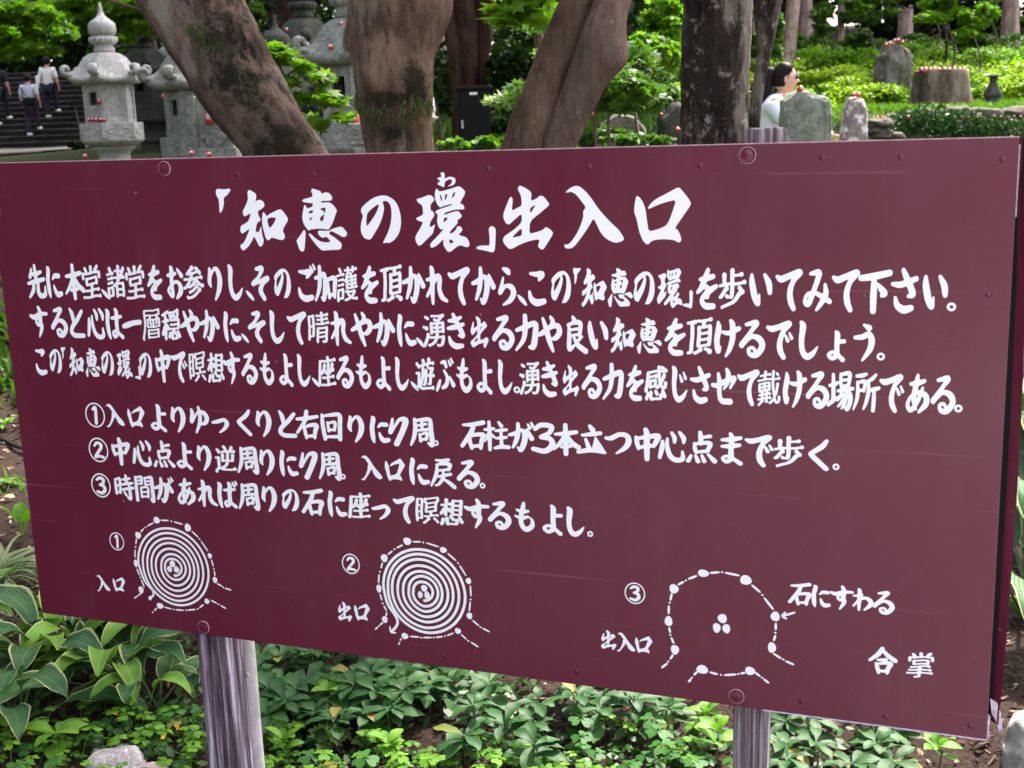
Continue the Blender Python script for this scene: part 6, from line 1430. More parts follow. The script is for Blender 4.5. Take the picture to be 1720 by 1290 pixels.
# green slope at the right: azaleas
rows = [(14.6, (1290, 1330, 1250), .34, 'bright'), (16.2, (1440, 1475, 1655, 1700, 1745), .36, 'bright'), (18.3, (1255, 1300, 1345, 1390, 1435, 1532, 1580, 1625, 1670, 1715, 1760), .42, 'bright'), (21, (1260, 1320, 1380, 1440, 1545, 1600, 1655, 1710), .5, 'maple'), (24, (1290, 1370, 1450, 1530, 1610, 1690), .55, 'mid')]
PLACE = {14.6: 'behind the seated woman', 16.2: 'in the nearest row beside the stump', 18.3: 'in the bright middle band of the slope', 21: 'in the upper band of the slope', 24: 'at the top of the slope below the trunks'}
k = 0
for D, pxs, r, mm in rows:
    for px in pxs:
        k += 1; q = G(px, D); t = empty('azalea_shrub', q, 0, 'clipped low %s green shrub %s' % ('yellow' if mm == 'bright' else 'mid', PLACE[D]), 'shrub', 'azalea shrubs on the slope ' + PLACE[D])
        rr = random.Random(k); bl = [(Vector((rr.uniform(-.3, .3), rr.uniform(-.2, .2), r * .3)), r * 1.0, r * .9, r * .5, 700)] + burst(Vector((0, 0, r * .55)), r * 1.1, r, r * .5, 800, 9, k)
        leaf_cloud('foliage', bl, .055 if D < 20 else .07, MAT['leaf_' + mm], t, OV, 1.0, 100 + k)
# grass and ground cover on the terrace and slope
def tuft_field(name, x0, x1, y0, y1, n, h, mat, seed, w=.006, kind='stuff', dens=None):
    r = random.Random(seed); V, Fc = [], []
    for _ in range(n):
        x, y = r.uniform(x0, x1), r.uniform(y0, y1)
        if dens and not dens(x, y): continue
        q = T3(x, y, -.01)
        for _ in range(4):
            d = Vector((r.gauss(0, .45), r.gauss(0, .45), 1)).normalized(); l = h * r.uniform(.5, 1.3); s = Vector((r.gauss(0, 1), r.gauss(0, 1), 0)).normalized() * w; b = len(V); o2 = Vector((r.uniform(-.04, .04), r.uniform(-.04, .04), 0))
            V += [q + o2 - s, q + o2 + s, q + o2 + d * l * .6 + s * .7, q + o2 + d * l + Vector((d.x, d.y, -.3)) * l * .3, q + o2 + d * l * .6 - s * .7]; Fc.append((b, b + 1, b + 2, b + 3, b + 4))
    return setp(mesh(name, V, Fc, MAT[mat], None, False), kind=kind)
tuft_field('grass', 2.2, 9, 13.25, 16.5, 5200, .10, 'grass', 1, .010)
tuft_field('grass', -1, 3.4, 6.5, 13, 5200, .13, 'grass', 2, .007, dens=lambda x, y: noise.noise((x, y, 0)) > -.15)
tuft_field('ground_cover', -9, 12, 16, 34, 9000, .28, 'leaf_mid', 3, .045, dens=lambda x, y: x > -4)
# background trees
TR = [(1262, 22, 30, 'pink_bark', 'tan trunk just right of the black-barked tree, cut off by foliage'), (1316, 21, 20, 'pink_bark', 'slim grey trunk slanting beside the slender forked tree'), (1350, 25, 22, 'pink_bark', 'straight pinkish trunk behind the seated woman'), (1408, 27, 12, 'pink_bark', 'thin pinkish trunk above the bright shrubs'), (1516, 26, 22, 'pink_bark', 'pinkish trunk right of the tall boulder'), (1546, 30, 17, 'red_bark', 'reddish trunk above the stump'), (1690, 25, 26, 'pink_bark', 'broad pale trunk at the top right'), (1722, 28, 16, 'red_bark', 'reddish trunk at the very right edge'), (1620, 34, 10, 'red_bark', 'thin far trunk between the stump and the broad pale trunk'), (1455, 33, 9, 'red_bark', 'thin far trunk left of the tall boulder')]
for k, (px, D, w, mm, lab) in enumerate(TR):
    q = G(px, D); t = empty('cedar_tree', q, 0, lab, 'tree', 'cedar trunks along the ridge'); r0 = w * D / F_PX / 2; ln = -.10 if k == 1 else .02 * math.sin(k * 3)
    if k == 1: ln = .10
    P = [Vector((ln * z, 0, z - .2)) for z in [i * .3 for i in range(42)]]
    V, Fc = tube(P, [r0 * (1.12 - .02 * i) if i > 2 else r0 * (1.5 - .15 * i) for i in range(42)], 20, k * 3.1, .018, 6, (), .3); mesh('trunk', V, Fc, MAT[mm], t)
    leaf_cloud('crown', [(Vector((rnd.uniform(-1, 1), 0, 7.5)), 1.9, 1.9, 1.5, 900), (Vector((0, 0, 10)), 1.6, 1.6, 2, 700)], .22, MAT['leaf_mid'], t, OV, .4, 200 + k)
q = G(1583, 20); t = empty('young_tree', q, 0, 'thin dark sapling standing in front of the white gap above the stump', 'tree')
V, Fc = tube([Vector((0, 0, -.1)), Vector((.02, 0, .5)), Vector((-.02, 0, 1.2)), Vector((.03, 0, 2))], [.03, .025, .02, .012], 8); mesh('trunk', V, Fc, MAT['dark_bark'], t)
leaf_cloud('crown', [(Vector((0, 0, 1.9)), .7, .5, .35, 350)], .09, MAT['leaf_maple'], t, OV, .9, 230)
# hanging and understory foliage on the right, in front of the bright sky
hang = [(1455, 22, 21, 30, 22, 420, 'leaf_mid'), (1590, 14, 18, 46, 24, 780, 'leaf_maple'), (1635, 45, 18, 22, 16, 240, 'leaf_maple'), (1382, 50, 23, 16, 18, 220, 'leaf_mid'), (1285, 60, 15, 20, 26, 420, 'leaf_mid'), (1455, 78, 22, 36, 12, 400, 'leaf_mid'), (1580, 66, 22, 40, 8, 300, 'leaf_mid'), (1640, 80, 22, 30, 8, 260, 'leaf_mid'), (1325, 86, 22, 24, 12, 220, 'leaf_mid'), (1435, 4, 24, 30, 12, 320, 'leaf_maple'), (1565, -8, 22, 40, 14, 300, 'leaf_dark'), (1660, 8, 22, 14, 16, 160, 'leaf_mid'), (1400, 20, 28.5, 60, 34, 600, 'leaf_dark'), (1470, 40, 29, 60, 30, 600, 'leaf_dark'), (1560, 30, 28.5, 60, 34, 600, 'leaf_dark'), (1640, 45, 29, 60, 30, 560, 'leaf_dark'), (1710, 30, 28.5, 50, 34, 560, 'leaf_dark'), (1600, 5, 30, 90, 20, 500, 'leaf_mid'), (1418, 22, 27, 34, 22, 420, 'leaf_mid'), (1665, 40, 27, 34, 20, 300, 'leaf_mid')]
for k, (px, py, D, r1, r2, n, mm) in enumerate(hang):
    q = G(px, D); t = empty('young_tree', q, 0, 'young broadleaf tree whose %s spray hangs between the ridge trunks' % ('light green' if mm == 'leaf_maple' else 'green'), 'tree', 'understory trees along the ridge, ' + ('light' if mm == 'leaf_maple' else 'mid green'))
    c, rx, ry, rz, n = px_blob(px, py, D, r1, r2, int(n * 1.5)); c = c - q
    V, Fc = tube([Vector((0, 0, -.1)), Vector((.12, .1, c.z * .5)), c + Vector((0, .2, .1))], [.02, .016, .008], 7); mesh('trunk', V, Fc, MAT['maple_bark'], t)
    rq = random.Random(k + 50)
    leaf_cloud('crown', [(c + Vector((rq.uniform(-1.1, 1.1) * rx, rq.uniform(-1, 1) * rx, rq.uniform(-1.0, 2.2) * rz)), rx * rq.uniform(.3, .7), rx * .5, rz * rq.uniform(.3, .6), n // 5) for _ in range(9)], .085 if D < 26 else .13, MAT[mm], t, OV, 1.0, 300 + k, droop=.12)
# dark wood beyond the lanterns and at the far right
far = []
r = random.Random(77)
for D, x0, x1, st in ((19.5, -9.5, 3.5, 2.0), (26, -11, 9, 2.4), (38, -24, 24, 2.9), (50, -34, 40, 3.6)):
    x = x0
    while x < x1:
        far.append((x + r.uniform(-.5, .5), D + r.uniform(-1.2, 1.2))); x += st
for i_ in range(18): far.append((8 + i_ * 1.5 + r.uniform(-.4, .4), 43 + r.uniform(-2, 2)))
for i_ in range(16): far.append((4.6 + i_ * 1.15 + r.uniform(-.3, .3), 31 + r.uniform(-1, 2.5)))
k = 0
for x, y in far:
    if x / y < -.29 and y < 45: continue
    if x > 4 and y < 29: continue
    k += 1; px = 860 + x / y * F_PX
    right = x / y > .2
    dist = 'nearest' if y < 23 else 'second' if y < 28.5 else 'third' if y < 34 else 'fourth' if y < 40.5 else 'fifth' if y < 47 else 'farthest'
    q = T3(x, y); t = empty('forest_tree', q, 0, 'dark evergreen in the %s line behind the %s' % (dist, 'ridge trunks' if right else 'stone lanterns'), 'tree', 'trees of the wood behind the ' + ('ridge' if right else 'lanterns'))
    rr = r.uniform(.10, .2); V, Fc = tube([Vector((0, 0, z - .2)) for z in (0, 1, 2.5, 5, 8, 11)], [rr * 1.3, rr, rr * .95, rr * .8, rr * .6, rr * .3], 12, k, .02, 4); mesh('trunk', V, Fc, MAT['red_bark'], t)
    S_ = y / 20; hz = .5 if right else .0
    bl = [(Vector((0, 0, 2.0 + hz * 1.2)), 1.7 * S_ ** .5, 1.3, 1.7, int(750 * (1 - hz * .5))), (Vector((0, 0, 4.6)), 1.9 * S_ ** .5, 1.6, 1.9, 800), (Vector((0, 0, 7.5)), 1.9, 1.8, 2.4, 600)]
    if not right: bl.append((Vector((0, 0, .8)), 1.5, 1.0, .9, 500))
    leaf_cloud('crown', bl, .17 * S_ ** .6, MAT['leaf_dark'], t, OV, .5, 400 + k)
# big trees added to shade the steps and lanterns, crowns above the frame
for k, (x, y, z, tx) in enumerate(((-12, 24, 7, -13.5), (-18, 33, 8.5, -19.2), (-8, 36, 9, -7.6), (-13.5, 42, 8, -20), (-6, 24, 8, -11.2), (-1, 19, 8.5, -1.7))):
    q = T3(tx, y); t = empty('shade_tree', q, 0, 'tall evergreen added for shade, crown out of view over the steps', 'tree', 'tall trees added to shade the lantern path')
    V, Fc = tube([Vector((0, 0, i * 1.2 - .2)) for i in range(8)], [.2 - .015 * i for i in range(8)], 14, k, .02, 4); mesh('trunk', V, Fc, MAT['red_bark'], t)
    c = Vector((x, y, z + 1)) - q
    branch(t, [Vector((0, 0, z * .75)), Vector((c.x * .5, 0, z + .2)), c], .1, .04, MAT['red_bark'])
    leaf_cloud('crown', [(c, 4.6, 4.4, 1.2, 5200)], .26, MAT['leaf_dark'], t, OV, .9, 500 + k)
for k, (x, y, r_) in enumerate(((-6.6, 7, 2.2), (-8.2, 11.5, 2.2), (-10.2, 16, 2.4), (-12.5, 21, 2.6), (-22, 34, 3), (-19, 30, 2.6), (-22, 42, 3))):  # added outside the frame to block skylight and darken the left background
    q = T3(x - .6, y); t = empty('evergreen_tree', q, 0, 'tall dense evergreen added out of view to darken the left side', 'tree', 'evergreens added out of view on the left')
    V, Fc = tube([Vector((0, 0, i * 1.3 - .2)) for i in range(8)], [.2 - .015 * i for i in range(8)], 14, k, .02, 4); mesh('trunk', V, Fc, MAT['red_bark'], t)
    leaf_cloud('crown', [(Vector((0, 0, 3.2)), r_, r_, 3.2, 2600), (Vector((0, 0, 7.5)), r_ * 1.1, r_ * 1.1, 3, 2600)], .24, MAT['leaf_dark'], t, OV, .5, 700 + k)
for k, (x, y) in enumerate(((-17, 46), (-14, 47), (-20, 46), (-15.5, 50), (-12, 49), (-18.5, 51))):
    q = T3(x, y); t = empty('evergreen_tree', q, 0, 'dark evergreen closing the view above the top of the steps', 'tree', 'evergreens above the steps')
    V, Fc = tube([Vector((0, 0, i * 1.3 - .2)) for i in range(8)], [.2 - .015 * i for i in range(8)], 14, k, .02, 4); mesh('trunk', V, Fc, MAT['red_bark'], t)
    leaf_cloud('crown', [(Vector((0, 0, 2.8)), 2.4, 2, 2.8, 2600), (Vector((0, 0, 7)), 2.4, 2.2, 3, 1800)], .28, MAT['leaf_dark'], t, OV, .5, 740 + k)
# trees added behind the camera, on the left, to darken what the board reflects
for k, (x, y) in enumerate(((-4.6, -2.6), (-6, -.2), (-5.6, -6), (-6.4, 2.4))):
    q = T3(x, y); t = empty('reflection_tree', q, 0, 'dense evergreen added unseen behind the viewer to darken the board reflection', 'tree', 'evergreens added unseen behind the viewer')
    V, Fc = tube([Vector((0, 0, i * .8 - .2)) for i in range(6)], [.14 - .015 * i for i in range(6)], 12, k, .01, 4); mesh('trunk', V, Fc, MAT['dark_bark'], t)
    leaf_cloud('crown', [(Vector((0, 0, 2.6)), 1.8, 1.6, 2.4, 3000)], .2, MAT['leaf_dark'], t, OV, .5, 600 + k)
tuft_field('ground_cover', -8.5, -1.5, 6.0, 12.5, 4500, .16, 'leaf_mid', 31, .022, dens=lambda x, y: noise.noise((x * .8, y * .8, 5)) > -.1)
tuft_field('grass', -6, -1.3, 4.6, 9, 1600, .10, 'grass', 32, .006, dens=lambda x, y: noise.noise((x, y, 9)) > .1)
# ------------------------------------------------------------------ bed of plants under the sign
def blade(L_, W_, pet, rise, droop, nl=12, nw=6, wavy=.0, shape=.9, cup=.25, seed=0, tip=1.0):
    """a leaf with its stalk along +Y; uv.x runs -1..1 across"""
    V, Fc, UV = [], [], []
    def path(t):     # t: 0 base .. 1 tip ; returns y, z
        s = t * (pet + L_); y = s * math.cos(rise) if s < pet else pet * math.cos(rise)
        z = s * math.sin(rise) if s < pet else pet * math.sin(rise)
        if s > pet:
            u = (s - pet); n = 10
            for i in range(n):
                a = rise - droop * ((i + .5) / n) * (u / L_); y += u / n * math.cos(a); z += u / n * math.sin(a)
        return y, z
    ts = ([0, .5 * pet / (pet + L_)] if pet > 0 else []) + [(pet + L_ * i / nl) / (pet + L_) for i in range(nl + 1)]
    for j, t in enumerate(ts):
        y, z = path(t); u = (t * (pet + L_) - pet) / L_
        if u <= 0: w = .0022 + .0015 * (W_ / .08)
        else: w = W_ / 2 * (math.sin(math.pi * min(1, u ** shape * .97 + .015)) ** .8) + .0012 * (u < .1)
        for i in range(nw + 1):
            a = -1 + 2 * i / nw
            wz = wavy * W_ * abs(a) * math.sin(u * 14 + seed + a * 2) if u > 0 else 0
            V.append((a * w, y, z + cup * w * a * a + wz)); UV.append((a, max(0, u)))
    m_ = nw + 1
    for j in range(len(ts) - 1):
        for i in range(nw): Fc.append((j * m_ + i, j * m_ + i + 1, (j + 1) * m_ + i + 1, (j + 1) * m_ + i))
    return V, Fc, UV
def leaf_me(name, mat, *a, **k):
    V, Fc, UV = blade(*a, **k); me = bpy.data.meshes.new(name); me.from_pydata(V, [], Fc)
    l = me.uv_layers.new(name='UVMap'); q = 0
    for p in me.polygons:
        for vi in p.vertices: l.data[q].uv = UV[vi]; q += 1
    me.polygons.foreach_set('use_smooth', [True] * len(me.polygons)); me.materials.append(mat); return me
def put(me, parent, loc, rot, s=1, name='leaf'):
    o = bpy.data.objects.new(name, me); COL.objects.link(o); o.parent = parent; o.location = loc; o.rotation_euler = rot; o.scale = (s,) * 3; return o
R = random.Random(12)
HO = [leaf_me('leaf', MAT['hosta'], R.uniform(.17, .22), R.uniform(.072, .092), R.uniform(.10, .16), rise, dr_, wavy=.06, shape=.8, seed=i * 2, cup=.3) for i, (rise, dr_) in enumerate(((1.1, 1.7), (.9, 1.5), (1.2, 2.0), (.7, 1.4), (1.0, 1.8), (.55, 1.1)))]
HP = [leaf_me('leaf', MAT['hosta_plain'], .20, .065, .12, rise, dr_, wavy=.04, shape=.8, seed=i, cup=.35) for i, (rise, dr_) in enumerate(((1.2, 1.8), (1.0, 2.0)))]
def hosta(px, py, label, n=13, s=1.0, plain=.12, a0=0, loc=None):
    q = loc or gp(px, py); o = empty('hosta_plant', q, 0, label, 'plant', None)
    for k in range(n):
        a = a0 + k * 2.399; me = R.choice(HP) if R.random() < plain else R.choice(HO)
        put(me, o, (.02 * math.cos(a), .02 * math.sin(a), 0), (R.uniform(-.25, .2), R.uniform(-.25, .25), a), s * R.uniform(.75, 1.12))
hosta(205, 1165, 'variegated hosta with cream edged leaves left of the dark post', 17, 1.18, .25)
hosta(85, 1150, 'hosta with long light green leaves under the lower left corner of the sign', 14, 1.15, .45)
hosta(20, 1215, 'variegated hosta at the left edge near the white rock', 13, 1.1)
hosta(285, 1105, 'hosta touching the left side of the dark post', 13, 1.15, .1)
hosta(-25, 1090, 'hosta at the far left edge below the striped grass', 12, 1.0, .2)
for px, D, z, lab in ((1742, 3.5, 0, 'variegated hosta showing beside the right edge of the sign, lowest of three'), (1738, 4.3, 0, 'middle variegated hosta beside the right edge of the sign'), (1735, 5.1, 0, 'farthest variegated hosta beside the right edge of the sign'), (1728, 6.2, 0, 'small hosta near the top right behind the sign')):
    q = at(px, 800, D); q.z = terr(q.x, q.y); hosta(0, 0, lab, 18, 1.9, 0, loc=q)
hosta(150, 1110, 'hosta behind the others just under the board edge at the left', 12, 1.0, .3)
hosta(255, 1195, 'small hosta between the dark post and the white rock', 8, .8, .1)
hosta(60, 1180, 'low hosta with drooping blades between the light hosta and the left edge', 9, .9, .1)
# dark glossy whorled plants
PA = [leaf_me('leaf', MAT['pachy'], R.uniform(.055, .075), R.uniform(.026, .034), .006, rise, dr_, nl=7, nw=4, wavy=.05, shape=.62 if 0 else 1.25, seed=i, cup=.2) for i, (rise, dr_) in enumerate(((.15, .7), (.35, .9), (.0, .5), (.6, 1.0)))]
PB = [leaf_me('leaf', MAT['pachy2'], .045, .026, .006, rise, dr_, nl=7, nw=4, shape=.9, seed=i, cup=.2) for i, (rise, dr_) in enumerate(((.3, .8), (.7, .9)))]
def stemmed(px, py, h, n, kind, label, group, s=1.0, tiers=2, dz=0):
    q = gp(px, py); o = empty({'p': 'pachysandra_plant', 'b': 'leafy_seedling'}[kind], q, R.uniform(0, 6), label, 'plant', group)
    V, Fc = tube([Vector((0, 0, -.02)), Vector((R.uniform(-.01, .01), R.uniform(-.01, .01), h * .5)), Vector((R.uniform(-.015, .015), R.uniform(-.015, .015), h))], [.0028, .0024, .0018], 6); mesh('stem', V, Fc, MAT['stem'], o)
    ms = PA if kind == 'p' else PB
    for t in range(tiers):
        m_ = n if t == 0 else n - 2
        for k in range(m_):
            a = k * 6.283 / m_ + R.uniform(-.25, .25) + t
            put(R.choice(ms), o, (0, 0, h * (1 - .28 * t) + R.uniform(-.006, .004)), (R.uniform(-.15, .35) + (.0 if t else .1), R.uniform(-.2, .2), a), s * R.uniform(.75, 1.15) * (1 if t == 0 else 1.1))
def region(n, x0, x1, y0, y1, mind, taken, tries=400):
    out = []
    for _ in range(tries):
        if len(out) >= n: break
        p = (R.uniform(x0, x1), R.uniform(y0, y1))
        if all(math.hypot(p[0] - a[0], (p[1] - a[1]) * 1.4) > mind for a in taken): out.append(p); taken.append(p)
    return out
taken = []
AREAS = [(8, 430, 620, 1180, 1240, 'in front of the middle clump'), (7, 960, 1160, 1150, 1215, 'scattered between the middle clump and the right post'), (11, 430, 560, 1105, 1190, 'behind and right of the grey pole'), (13, 560, 690, 1150, 1225, 'in the middle clump under the sign'), (8, 640, 760, 1125, 1190, 'in the clump left of centre below the board edge'), (7, 780, 910, 1170, 1285, 'in the dark clump below the centre'), (10, 1310, 1500, 1225, 1320, 'right of the right post'), (4, 950, 1040, 1150, 1180, 'close under the board near the third diagram')]
for n, x0, x1, y0, y1, lab in AREAS:
    for px, py in region(n, x0, x1, y0, y1, 34, taken): stemmed(px, py + 30, R.uniform(.07, .11), R.choice((6, 7)), 'p', 'dark green whorled ground plant ' + lab, 'whorled ground plants ' + lab, R.uniform(.9, 1.15))
for px, py, lab in ((738, 1190, 'bright green seedling with drooping leaves below the second diagram'), (560, 1215, 'tall bright seedling stem in the dark clump'), (1185, 1250, 'pale green seedling left of the right post'), (1205, 1290, 'bright small seedling by the right post foot'), (655, 1300, 'small bright seedling at the bottom edge'), (450, 1250, 'bright seedling right of the grey pole'), (1575, 1295, 'small bright green seedling on the mulch at the lower right'), (100, 1275, 'bright serrated seedling left of the white rock'), (480, 1290, 'bright seedling at the bottom right of the grey pole')):
    stemmed(px, py, R.uniform(.06, .10), 5, 'b', lab, None, 1.15 if px != 100 else 1.7)
# clover
def clover_me(mat, r, h, lean, seed):
    rr = random.Random(seed); V, Fc, UV = [], [], []
    n = 5
    top = Vector((lean, 0, h)); k = 0
    for i in range(3):          # stalk, three-sided
        pass
    for i in range(4):
        t = i / 3; c = Vector((lean * t * t, 0, h * t))
        for j in range(3): V.append(c + Vector((.0012 * math.cos(j * 2.09), .0012 * math.sin(j * 2.09), 0))); UV.append((.5, 0))
    for i in range(3):
        for j in range(3): Fc.append((i * 3 + j, i * 3 + (j + 1) % 3, i * 3 + 3 + (j + 1) % 3, i * 3 + 3 + j))
    HS = [(-.10, .06), (-.46, .42), (-.60, .72), (-.50, .98), (-.26, 1.04), (0, .86), (.26, 1.04), (.50, .98), (.60, .72), (.46, .42), (.10, .06)]
    for q in range(3):
        a = q * 2.094 + rr.uniform(-.12, .12); b = len(V); dz = rr.uniform(-.1, .15)
        def tr(x, y):
            p = Vector((x * r, y * r, 0)); z = -.30 * r * x * x - .22 * r * y * y + abs(x) * .22 * r + dz * r * y
            return top + Vector((p.x * math.cos(a) - p.y * math.sin(a), p.x * math.sin(a) + p.y * math.cos(a), z))
        V.append(tr(0, .5)); UV.append((0, .5))
        for x, y in HS: V.append(tr(x, y)); UV.append((x / .6, y))
        for j in range(len(HS) - 1): Fc.append((b, b + 1 + j, b + 2 + j))
    me = bpy.data.meshes.new('leaf'); me.from_pydata([tuple(v) for v in V], [], Fc); l = me.uv_layers.new(name='UVMap'); q = 0
    for p in me.polygons:
        for vi in p.vertices: l.data[q].uv = UV[vi]; q += 1
    me.polygons.foreach_set('use_smooth', [True] * len(me.polygons)); me.materials.append(mat); return me
CL = [clover_me(MAT['clover'], r, h, l, i) for i, (r, h, l) in enumerate(((.016, .05, .01), (.019, .07, .015), (.014, .04, .008), (.021, .085, .02)))]
CD = [clover_me(MAT['clover_dark'], r, h, l, i + 9) for i, (r, h, l) in enumerate(((.022, .06, .01), (.026, .08, .015), (.019, .05, .01)))]
def clover(px, py, label, group, n=6, spread=.045, dark=0):
    q = gp(px, py); o = empty('clover_plant', q, R.uniform(0, 6), label, 'plant', group)
    for k in range(n):
        a = R.uniform(0, 6.28); d = spread * math.sqrt(R.random())
        put(R.choice(CD if R.random() < dark else CL), o, (d * math.cos(a), d * math.sin(a), -.01), (R.uniform(-.25, .25), R.uniform(-.25, .25), R.uniform(0, 6.28)), R.uniform(.75, 1.2))
taken = []
for n, x0, x1, y0, y1, dk, lab in ((16, 165, 335, 1200, 1330, .1, 'in the bright patch between the white rock and the dark post'), (13, 5, 160, 1230, 1335, .1, 'in the bright patch left of the white rock'), (12, 425, 560, 1235, 1335, .1, 'in the bright patch right of the grey pole'), (13, 560, 800, 1265, 1335, .15, 'along the bottom edge under the middle clump'), (12, 800, 960, 1270, 1340, .3, 'along the bottom edge below the centre'), (15, 960, 1190, 1215, 1335, .65, 'in the big leaved patch left of the right post'), (4, 1240, 1330, 1260, 1330, .5, 'at the foot of the right post'), (3, 60, 160, 1120, 1200, .0, 'among the hosta leaves')):
    for px, py in region(n, x0, x1, y0, y1, 30, taken): clover(px, py + 20, 'bright clover tuft ' + lab, 'clover tufts ' + lab, R.choice((5, 6, 7)), .05, dk)
# tiny yellow flowers
bm = bmesh.new()
for k in range(5):
    a = k * 1.2566; vs = [bm.verts.new(v) for v in ((0, 0, 0), (.004 * math.cos(a - .5), .004 * math.sin(a - .5), .001), (.0085 * math.cos(a), .0085 * math.sin(a), .002), (.004 * math.cos(a + .5), .004 * math.sin(a + .5), .001))]; bm.faces.new(vs)
fme = bpy.data.meshes.new('yellow_flower'); bm.to_mesh(fme); bm.free(); fme.materials.append(MAT['flower'])
for px, py, lab in ((193, 1200, 'tiny yellow flower above the white rock'), (200, 1206, 'second tiny yellow flower above the white rock, lower one'), (275, 1238, 'tiny yellow flower left of the dark post'), (50, 1232, 'tiny yellow flower at the far lower left'), (547, 1165, 'tiny yellow flower in the middle clump'), (300, 1222, 'tiny yellow flower nearest the dark post')):
    q = gp(px, py + 30); o = bpy.data.objects.new('yellow_flower', fme); COL.objects.link(o); o.location = at(px, py, q.y - .06); o.rotation_euler = (R.uniform(.3, .9), R.uniform(-.4, .4), R.uniform(0, 6)); o.scale = (1.1,) * 3; setp(o, lab, 'flower', None)
# dense low leaves filling between the plants
V, Fc, UV = [], [], []
def filler(n, x0, x1, y0, y1, sz, hmax, seed):
    r = random.Random(seed)
    for _ in range(n):
        px, py = r.uniform(x0, x1), r.uniform(y0, y1)
        q = gp(px, py) if 1 else None
        q = q + Vector((0, 0, r.uniform(.005, hmax))); nr = Vector((r.gauss(0, .5), r.gauss(0, .5), 1)).normalized(); t = Matrix.Rotation(r.uniform(0, 6.28), 3, nr) @ nr.orthogonal().normalized(); b = nr.cross(t); s = sz * r.uniform(.6, 1.3); k = len(V)
        for u, v in OV: V.append(q + t * u * s * 1.1 + b * v * s); 
        Fc.append(tuple(range(k, k + 6)))
for a in ((420, 425, 900, 1090, 1240, .04, .07, 11), (260, 150, 345, 1180, 1300, .03, .05, 12), (200, 900, 1230, 1230, 1330, .03, .04, 13), (260, 425, 760, 1100, 1215, .035, .05, 1), (330, 0, 345, 1050, 1300, .03, .05, 2), (240, 420, 560, 1220, 1330, .025, .035, 3), (140, 1300, 1480, 1200, 1310, .035, .04, 4), (120, 780, 910, 1150, 1280, .03, .04, 6), (150, 560, 960, 1270, 1335, .022, .03, 7), (160, 960, 1180, 1220, 1330, .022, .03, 8)): filler(*a)
setp(mesh('ground_cover', V, Fc, MAT['ivy'], None, False), kind='stuff')
# striped grass at the left edge
o = empty('striped_grass_clump', gp(-10, 1000), 0, 'clump of thin white striped grass blades at the left edge of the sign', 'plant')
SB = [leaf_me('blade', MAT['stripe'], R.uniform(.28, .38), R.uniform(.007, .010), .0, rise, dr_, nl=14, nw=2, cup=.1) for rise, dr_ in ((1.3, 2.0), (1.1, 1.7), (1.4, 2.4), (.9, 1.4))]
for k in range(120):
    a = R.uniform(0, 6.28); put(R.choice(SB), o, (.06 * math.cos(a) * R.random(), .06 * math.sin(a) * R.random(), 0), (R.uniform(-.1, .1), R.uniform(-.1, .1), R.uniform(0, 6.28)), R.uniform(.7, 1.15), 'blade')
# bright broad leaf plant and litter further back at the left
q = gp(38, 905); o = empty('broad_leaf_plant', q, 0, 'bright round leaf standing by the left edge of the board', 'plant')
BL = leaf_me('leaf', MAT['pachy2'], .12, .085, .08, 1.2, .8, wavy=.03, shape=.75)
for a in (.3, 2.2, 4.2, 5.4): put(BL, o, (0, 0, 0), (R.uniform(-.1, .2), 0, a), R.uniform(.7, 1.05))
o = empty('weed', gp(12, 720), 0, 'small low weed on the leaf litter left of the board', 'plant')
for k in range(8): put(R.choice(PB), o, (0, 0, .02), (R.uniform(-.2, .4), 0, k * .8), 1.3)
o = empty('weed', gp(10, 560), 0, 'weed on the leaf litter beside the upper left edge of the board', 'plant')
for k in range(9): put(R.choice(PB if k % 2 else PA), o, (0, 0, .02), (R.uniform(-.2, .4), 0, k * .8), 1.3)
o = empty('weed', gp(25, 640), 0, 'second weed left of the board above the hose', 'plant')
for k in range(9): put(R.choice(PB if k % 2 else PA), o, (0, 0, .02), (R.uniform(-.2, .4), 0, k * .8), 1.3)
o = empty('weed', gp(8, 820), 0, 'weed below the hose at the far left', 'plant')
for k in range(9): put(R.choice(PB if k % 2 else PA), o, (0, 0, .02), (R.uniform(-.2, .4), 0, k * .8), 1.3)
# black hose
V, Fc = tube(densify([tuple(gp(-60, 742) + Vector((0, 0, .012))), tuple(gp(0, 742) + Vector((0, 0, .012))), tuple(gp(30, 755) + Vector((0, 0, .014))), tuple(gp(90, 770) + Vector((0, 0, .012))), tuple(gp(200, 775) + Vector((0, 0, .012)))], 6), [.009] * 25, 8)
setp(mesh('garden_hose', V, Fc, MAT['black']), 'black garden hose lying on the leaf litter left of the sign', 'hose')

